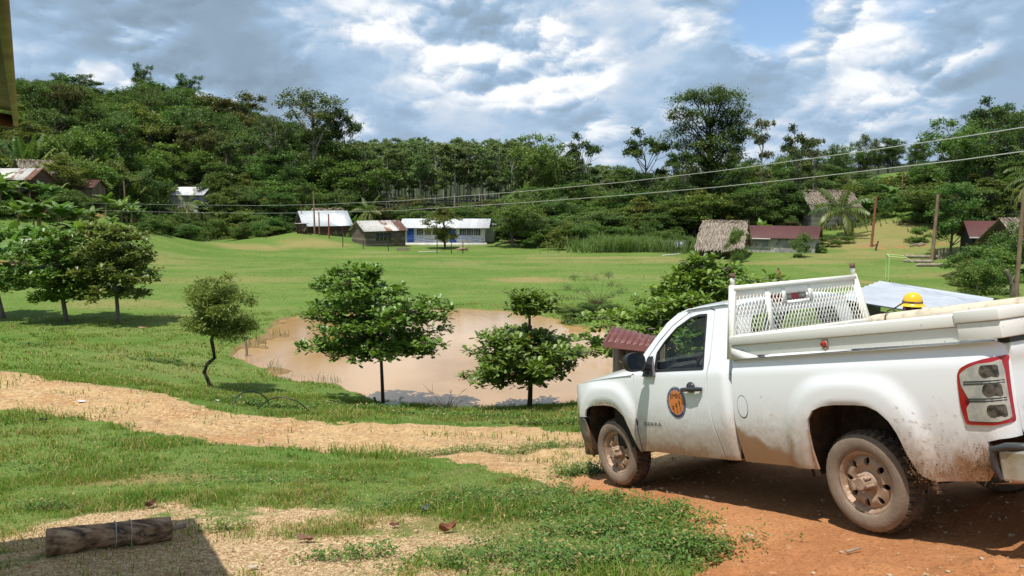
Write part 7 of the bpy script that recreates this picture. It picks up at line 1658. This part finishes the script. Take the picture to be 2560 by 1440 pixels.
# ================================================================ PEOPLE
def skinned(name, verts, edges, radii, m_, parent, sub=2):
    me = bpy.data.meshes.new(name); me.from_pydata([tuple(v) for v in verts], edges, []); o = bpy.data.objects.new(name, me); COL.objects.link(o); o.parent = parent; me.materials.append(m_)
    sk_ = o.modifiers.new('skin', 'SKIN'); sk_.use_smooth_shade = True
    for i, r in enumerate(radii): v = me.skin_vertices[0].data[i]; v.radius = (r, r) if np.isscalar(r) else r; v.use_root = (i == 0)
    s = o.modifiers.new('sub', 'SUBSURF'); s.levels = sub; s.render_levels = sub; return o
SKIN = mat('skin_tone', (.30, .15, .09), .55)
def person(loc, rz, h, label, shirt, trousers, helmet=None, hair=(.012, .01, .009), bare=False):
    k = h / 1.70; root = empty('person', loc, rz, label=label, cat='person')
    J = dict(pel=(0, 0, .93), wa=(0, 0, 1.06), ch=(.01, 0, 1.26), ne=(0, 0, 1.43), nk=(.01, 0, 1.50), hd=(.02, 0, 1.60), ht=(.01, 0, 1.66))
    V = [J[q] for q in ('pel', 'wa', 'ch', 'ne', 'nk', 'hd')]; R_ = [(.14, .11), (.13, .10), (.155, .115), (.10, .09), .056, .07]; E_ = [(0, 1), (1, 2), (2, 3), (3, 4), (4, 5)]
    arms = []
    for s in (1, -1):
        b0 = len(V); V += [(0, s * .175, 1.39), (.02, s * .235, 1.12), (.10, s * .23, .90), (.13, s * .225, .83)]; R_ += [.058, .045, .033, .028]; E_ += [(3, b0), (b0, b0 + 1), (b0 + 1, b0 + 2), (b0 + 2, b0 + 3)]
        for f in range(4): i = len(V); yy = s * (.225 + (f - 1.5) * .018); V += [(.145 + .002 * f, yy, .79), (.155, yy, .755), (.150, yy, .725 + .006 * abs(f - 1))]; R_ += [.0095, .0085, .007]; E_ += [(b0 + 3, i), (i, i + 1), (i + 1, i + 2)]
        i = len(V); V += [(.165, s * .20, .81), (.18, s * .19, .78)]; R_ += [.011, .008]; E_ += [(b0 + 3, i), (i, i + 1)]
        b1 = len(V); V += [(0, s * .09, .86), (.01, s * .10, .48), (-.01, s * .10, .10), (.0, s * .10, .045), (.13, s * .115, .03)]; R_ += [.088, .062, .043, .04, .032]; E_ += [(0, b1), (b1, b1 + 1), (b1 + 1, b1 + 2), (b1 + 2, b1 + 3), (b1 + 3, b1 + 4)]
    V = [tuple(np.array(v) * k) for v in V]; R2 = [tuple(np.array(r) * k) if not np.isscalar(r) else r * k for r in R_]
    body = skinned('body', V, E_, R2, SKIN, root)
    # head: lofted skull with nose, brow, chin and ears
    b_ = MB(); n = 28
    prof = [(-.115, .030, .035, .035), (-.10, .052, .052, .030), (-.075, .066, .066, .018), (-.04, .074, .080, .008), (0, .077, .088, 0), (.035, .078, .092, -.004), (.07, .074, .088, -.006), (.10, .056, .066, -.006), (.122, .022, .028, -.006)]
    for (z, ry, rx, ox) in prof:
        for i in range(n):
            a = 2 * PI * i / n; x_ = rx * math.cos(a) + ox; y_ = ry * math.sin(a); nose = max(0, 1 - abs(z + .018) / .028) * max(0, 1 - abs(y_) / .018) * (math.cos(a) > 0); x_ += .022 * nose; x_ -= .006 * max(0, 1 - abs(z - .012) / .014) * max(0, 1 - abs(abs(y_) - .03) / .016) * (math.cos(a) > 0)
            b_.V.append(tuple((np.array((x_ + .02, y_, z)) + (0, 0, 1.60)) * k)); b_.C.append((1, 1, 1))
    m2 = len(prof); b_.F += [[i * n + j, i * n + (j + 1) % n, (i + 1) * n + (j + 1) % n, (i + 1) * n + j] for i in range(m2 - 1) for j in range(n)] + [list(range(n))[::-1], [(m2 - 1) * n + j for j in range(n)]]
    for s in (1, -1): b_.tube([np.array((.0, s * .078, 1.575)) * k, np.array((-.008, s * .090, 1.60)) * k, np.array((.0, s * .084, 1.63)) * k], [.010 * k, .016 * k, .010 * k], 6)
    hd = b_.build('head', SKIN, root, 180)
    for s in (1, -1): e_ = MB(); e_.tube([np.array((.095, s * .031, 1.612)) * k, np.array((.103, s * .031, 1.612)) * k], [.011 * k, .006 * k], 8); e_.build('eye', mat('eye', (.03, .02, .02), .2), hd)
    mo = MB(); mo.tube([np.array((.092, -.022, 1.545)) * k, np.array((.103, 0, 1.543)) * k, np.array((.092, .022, 1.545)) * k], [.003 * k, .007 * k, .003 * k], 6); mo.build('mouth', mat('lips', (.22, .08, .06), .5), hd)
    hm = MB(); 
    for (z, q) in ((1.585, 1.03), (1.62, 1.08), (1.66, 1.07), (1.70, .9), (1.728, .45)):
        for i in range(18):
            a = PI * .30 + (2 * PI - PI * .6) * i / 17 if z < 1.66 else 2 * PI * i / 18; hm.V.append((k * (.012 + .092 * q * math.cos(a)), k * .08 * q * math.sin(a), k * z)); hm.C.append((1, 1, 1))
    hm.F += [[i * 18 + j, i * 18 + j + 1, (i + 1) * 18 + j + 1, (i + 1) * 18 + j] for i in range(4) for j in range(17)] + [[72 + j for j in range(18)]]; hm.build('hair', mat('hair', hair, .6), root, 180)
    sv = [0, 1, 2, 3]; idx = {q: i for i, q in enumerate(sv)}
    def sub_(ids, edges, grow, name, m_, cut=None):
        mp = {q: i for i, q in enumerate(ids)}; skinned(name, [V[q] for q in ids], [(mp[a], mp[b]) for a, b in edges], [tuple(np.array(R2[q]) + grow * k) if not np.isscalar(R2[q]) else R2[q] + grow * k for q in ids], m_, root)
    a0, l0 = 6, 6 + 4 + 12 + 2; a1 = l0 + 5; l1 = a1 + 18
    if not bare: sub_([0, 1, 2, 3, a0, a0 + 1, a1, a1 + 1], [(0, 1), (1, 2), (2, 3), (3, a0), (a0, a0 + 1), (3, a1), (a1, a1 + 1)], .012, 'shirt', mat('shirt', shirt, .85))
    sub_([0, l0, l0 + 1, l0 + 2, l1, l1 + 1, l1 + 2], [(0, l0), (l0, l0 + 1), (l0 + 1, l0 + 2), (0, l1), (l1, l1 + 1), (l1 + 1, l1 + 2)], .012, 'trousers', mat('trousers', trousers, .9))
    for q in (l0, l1):
        s = 1 if q == l0 else -1; sb = MB(); sb.tube([np.array((-.06, s * .105, .035)) * k, np.array((.02, s * .105, .045)) * k, np.array((.12, s * .115, .035)) * k, np.array((.18, s * .115, .028)) * k], [.04 * k, .048 * k, .045 * k, .03 * k], 10); sb.build('shoe', mat('shoe', (.03, .022, .018), .6), root, 60)
    if helmet:
        hm = MB(); prof = [(.168, 1.648), (.160, 1.655), (.128, 1.668), (.122, 1.69), (.117, 1.72), (.10, 1.762), (.068, 1.792), (.03, 1.803), (0.001, 1.805)]
        hm.lathe([(r * k * .88, z * k) for r, z in prof], 36, axis='z', c=(.015, 0, 0)); hm.lathe([(.144 * k, 1.646 * k), (.105 * k, 1.660 * k), (.097 * k, 1.70 * k)], 36, axis='z', c=(.015, 0, 0))
        ho = hm.build('helmet', mat('yellow_helmet', (.86, .50, .015), .25, 0, .6), root, 60); rb_ = MB(); rb_.lathe([(.112 * k, 1.684 * k), (.1105 * k, 1.704 * k)], 36, axis='z', c=(.015, 0, 0)); rb_.build('band', mat('helmet_band', (.16, .13, .09), .6), ho, 60)
        rg2 = MB(); rg2.tube([np.array((.015 + .088 * math.cos(a), .012 * 0 + .0, 1.712 + .09 * math.sin(a))) * k * np.array([1, 1, 1.0]) for a in np.linspace(.2, PI - .2, 10)], .008, 5); rg2.build('ridge', mat('yellow_ridge', (.86, .50, .015), .25), ho, 60)
    return root
q = att(2286, 731, 10.6); zg = gz(q[0], q[1]); hh = (q[2] - zg) / 1.805 * 1.70
person((q[0], q[1], zg), 2.5, hh, 'person wearing a yellow full-brim helmet standing behind the pickup bed', (.10, .13, .20), (.04, .05, .08), helmet=True)
q = att(1946, 671, 55); zg = gz(q[0], q[1]); person((q[0], q[1], zg), -1.2, (q[2] - zg) / 1.0, 'barefoot-sized child in a reddish shirt standing far out on the field', (.36, .09, .06), (.05, .05, .07))
for o in list(bpy.data.objects):
    if o.get('label', '').startswith('barefoot-sized'): o['label'] = 'tiny distant person in a reddish shirt out on the field above the pickup rack'
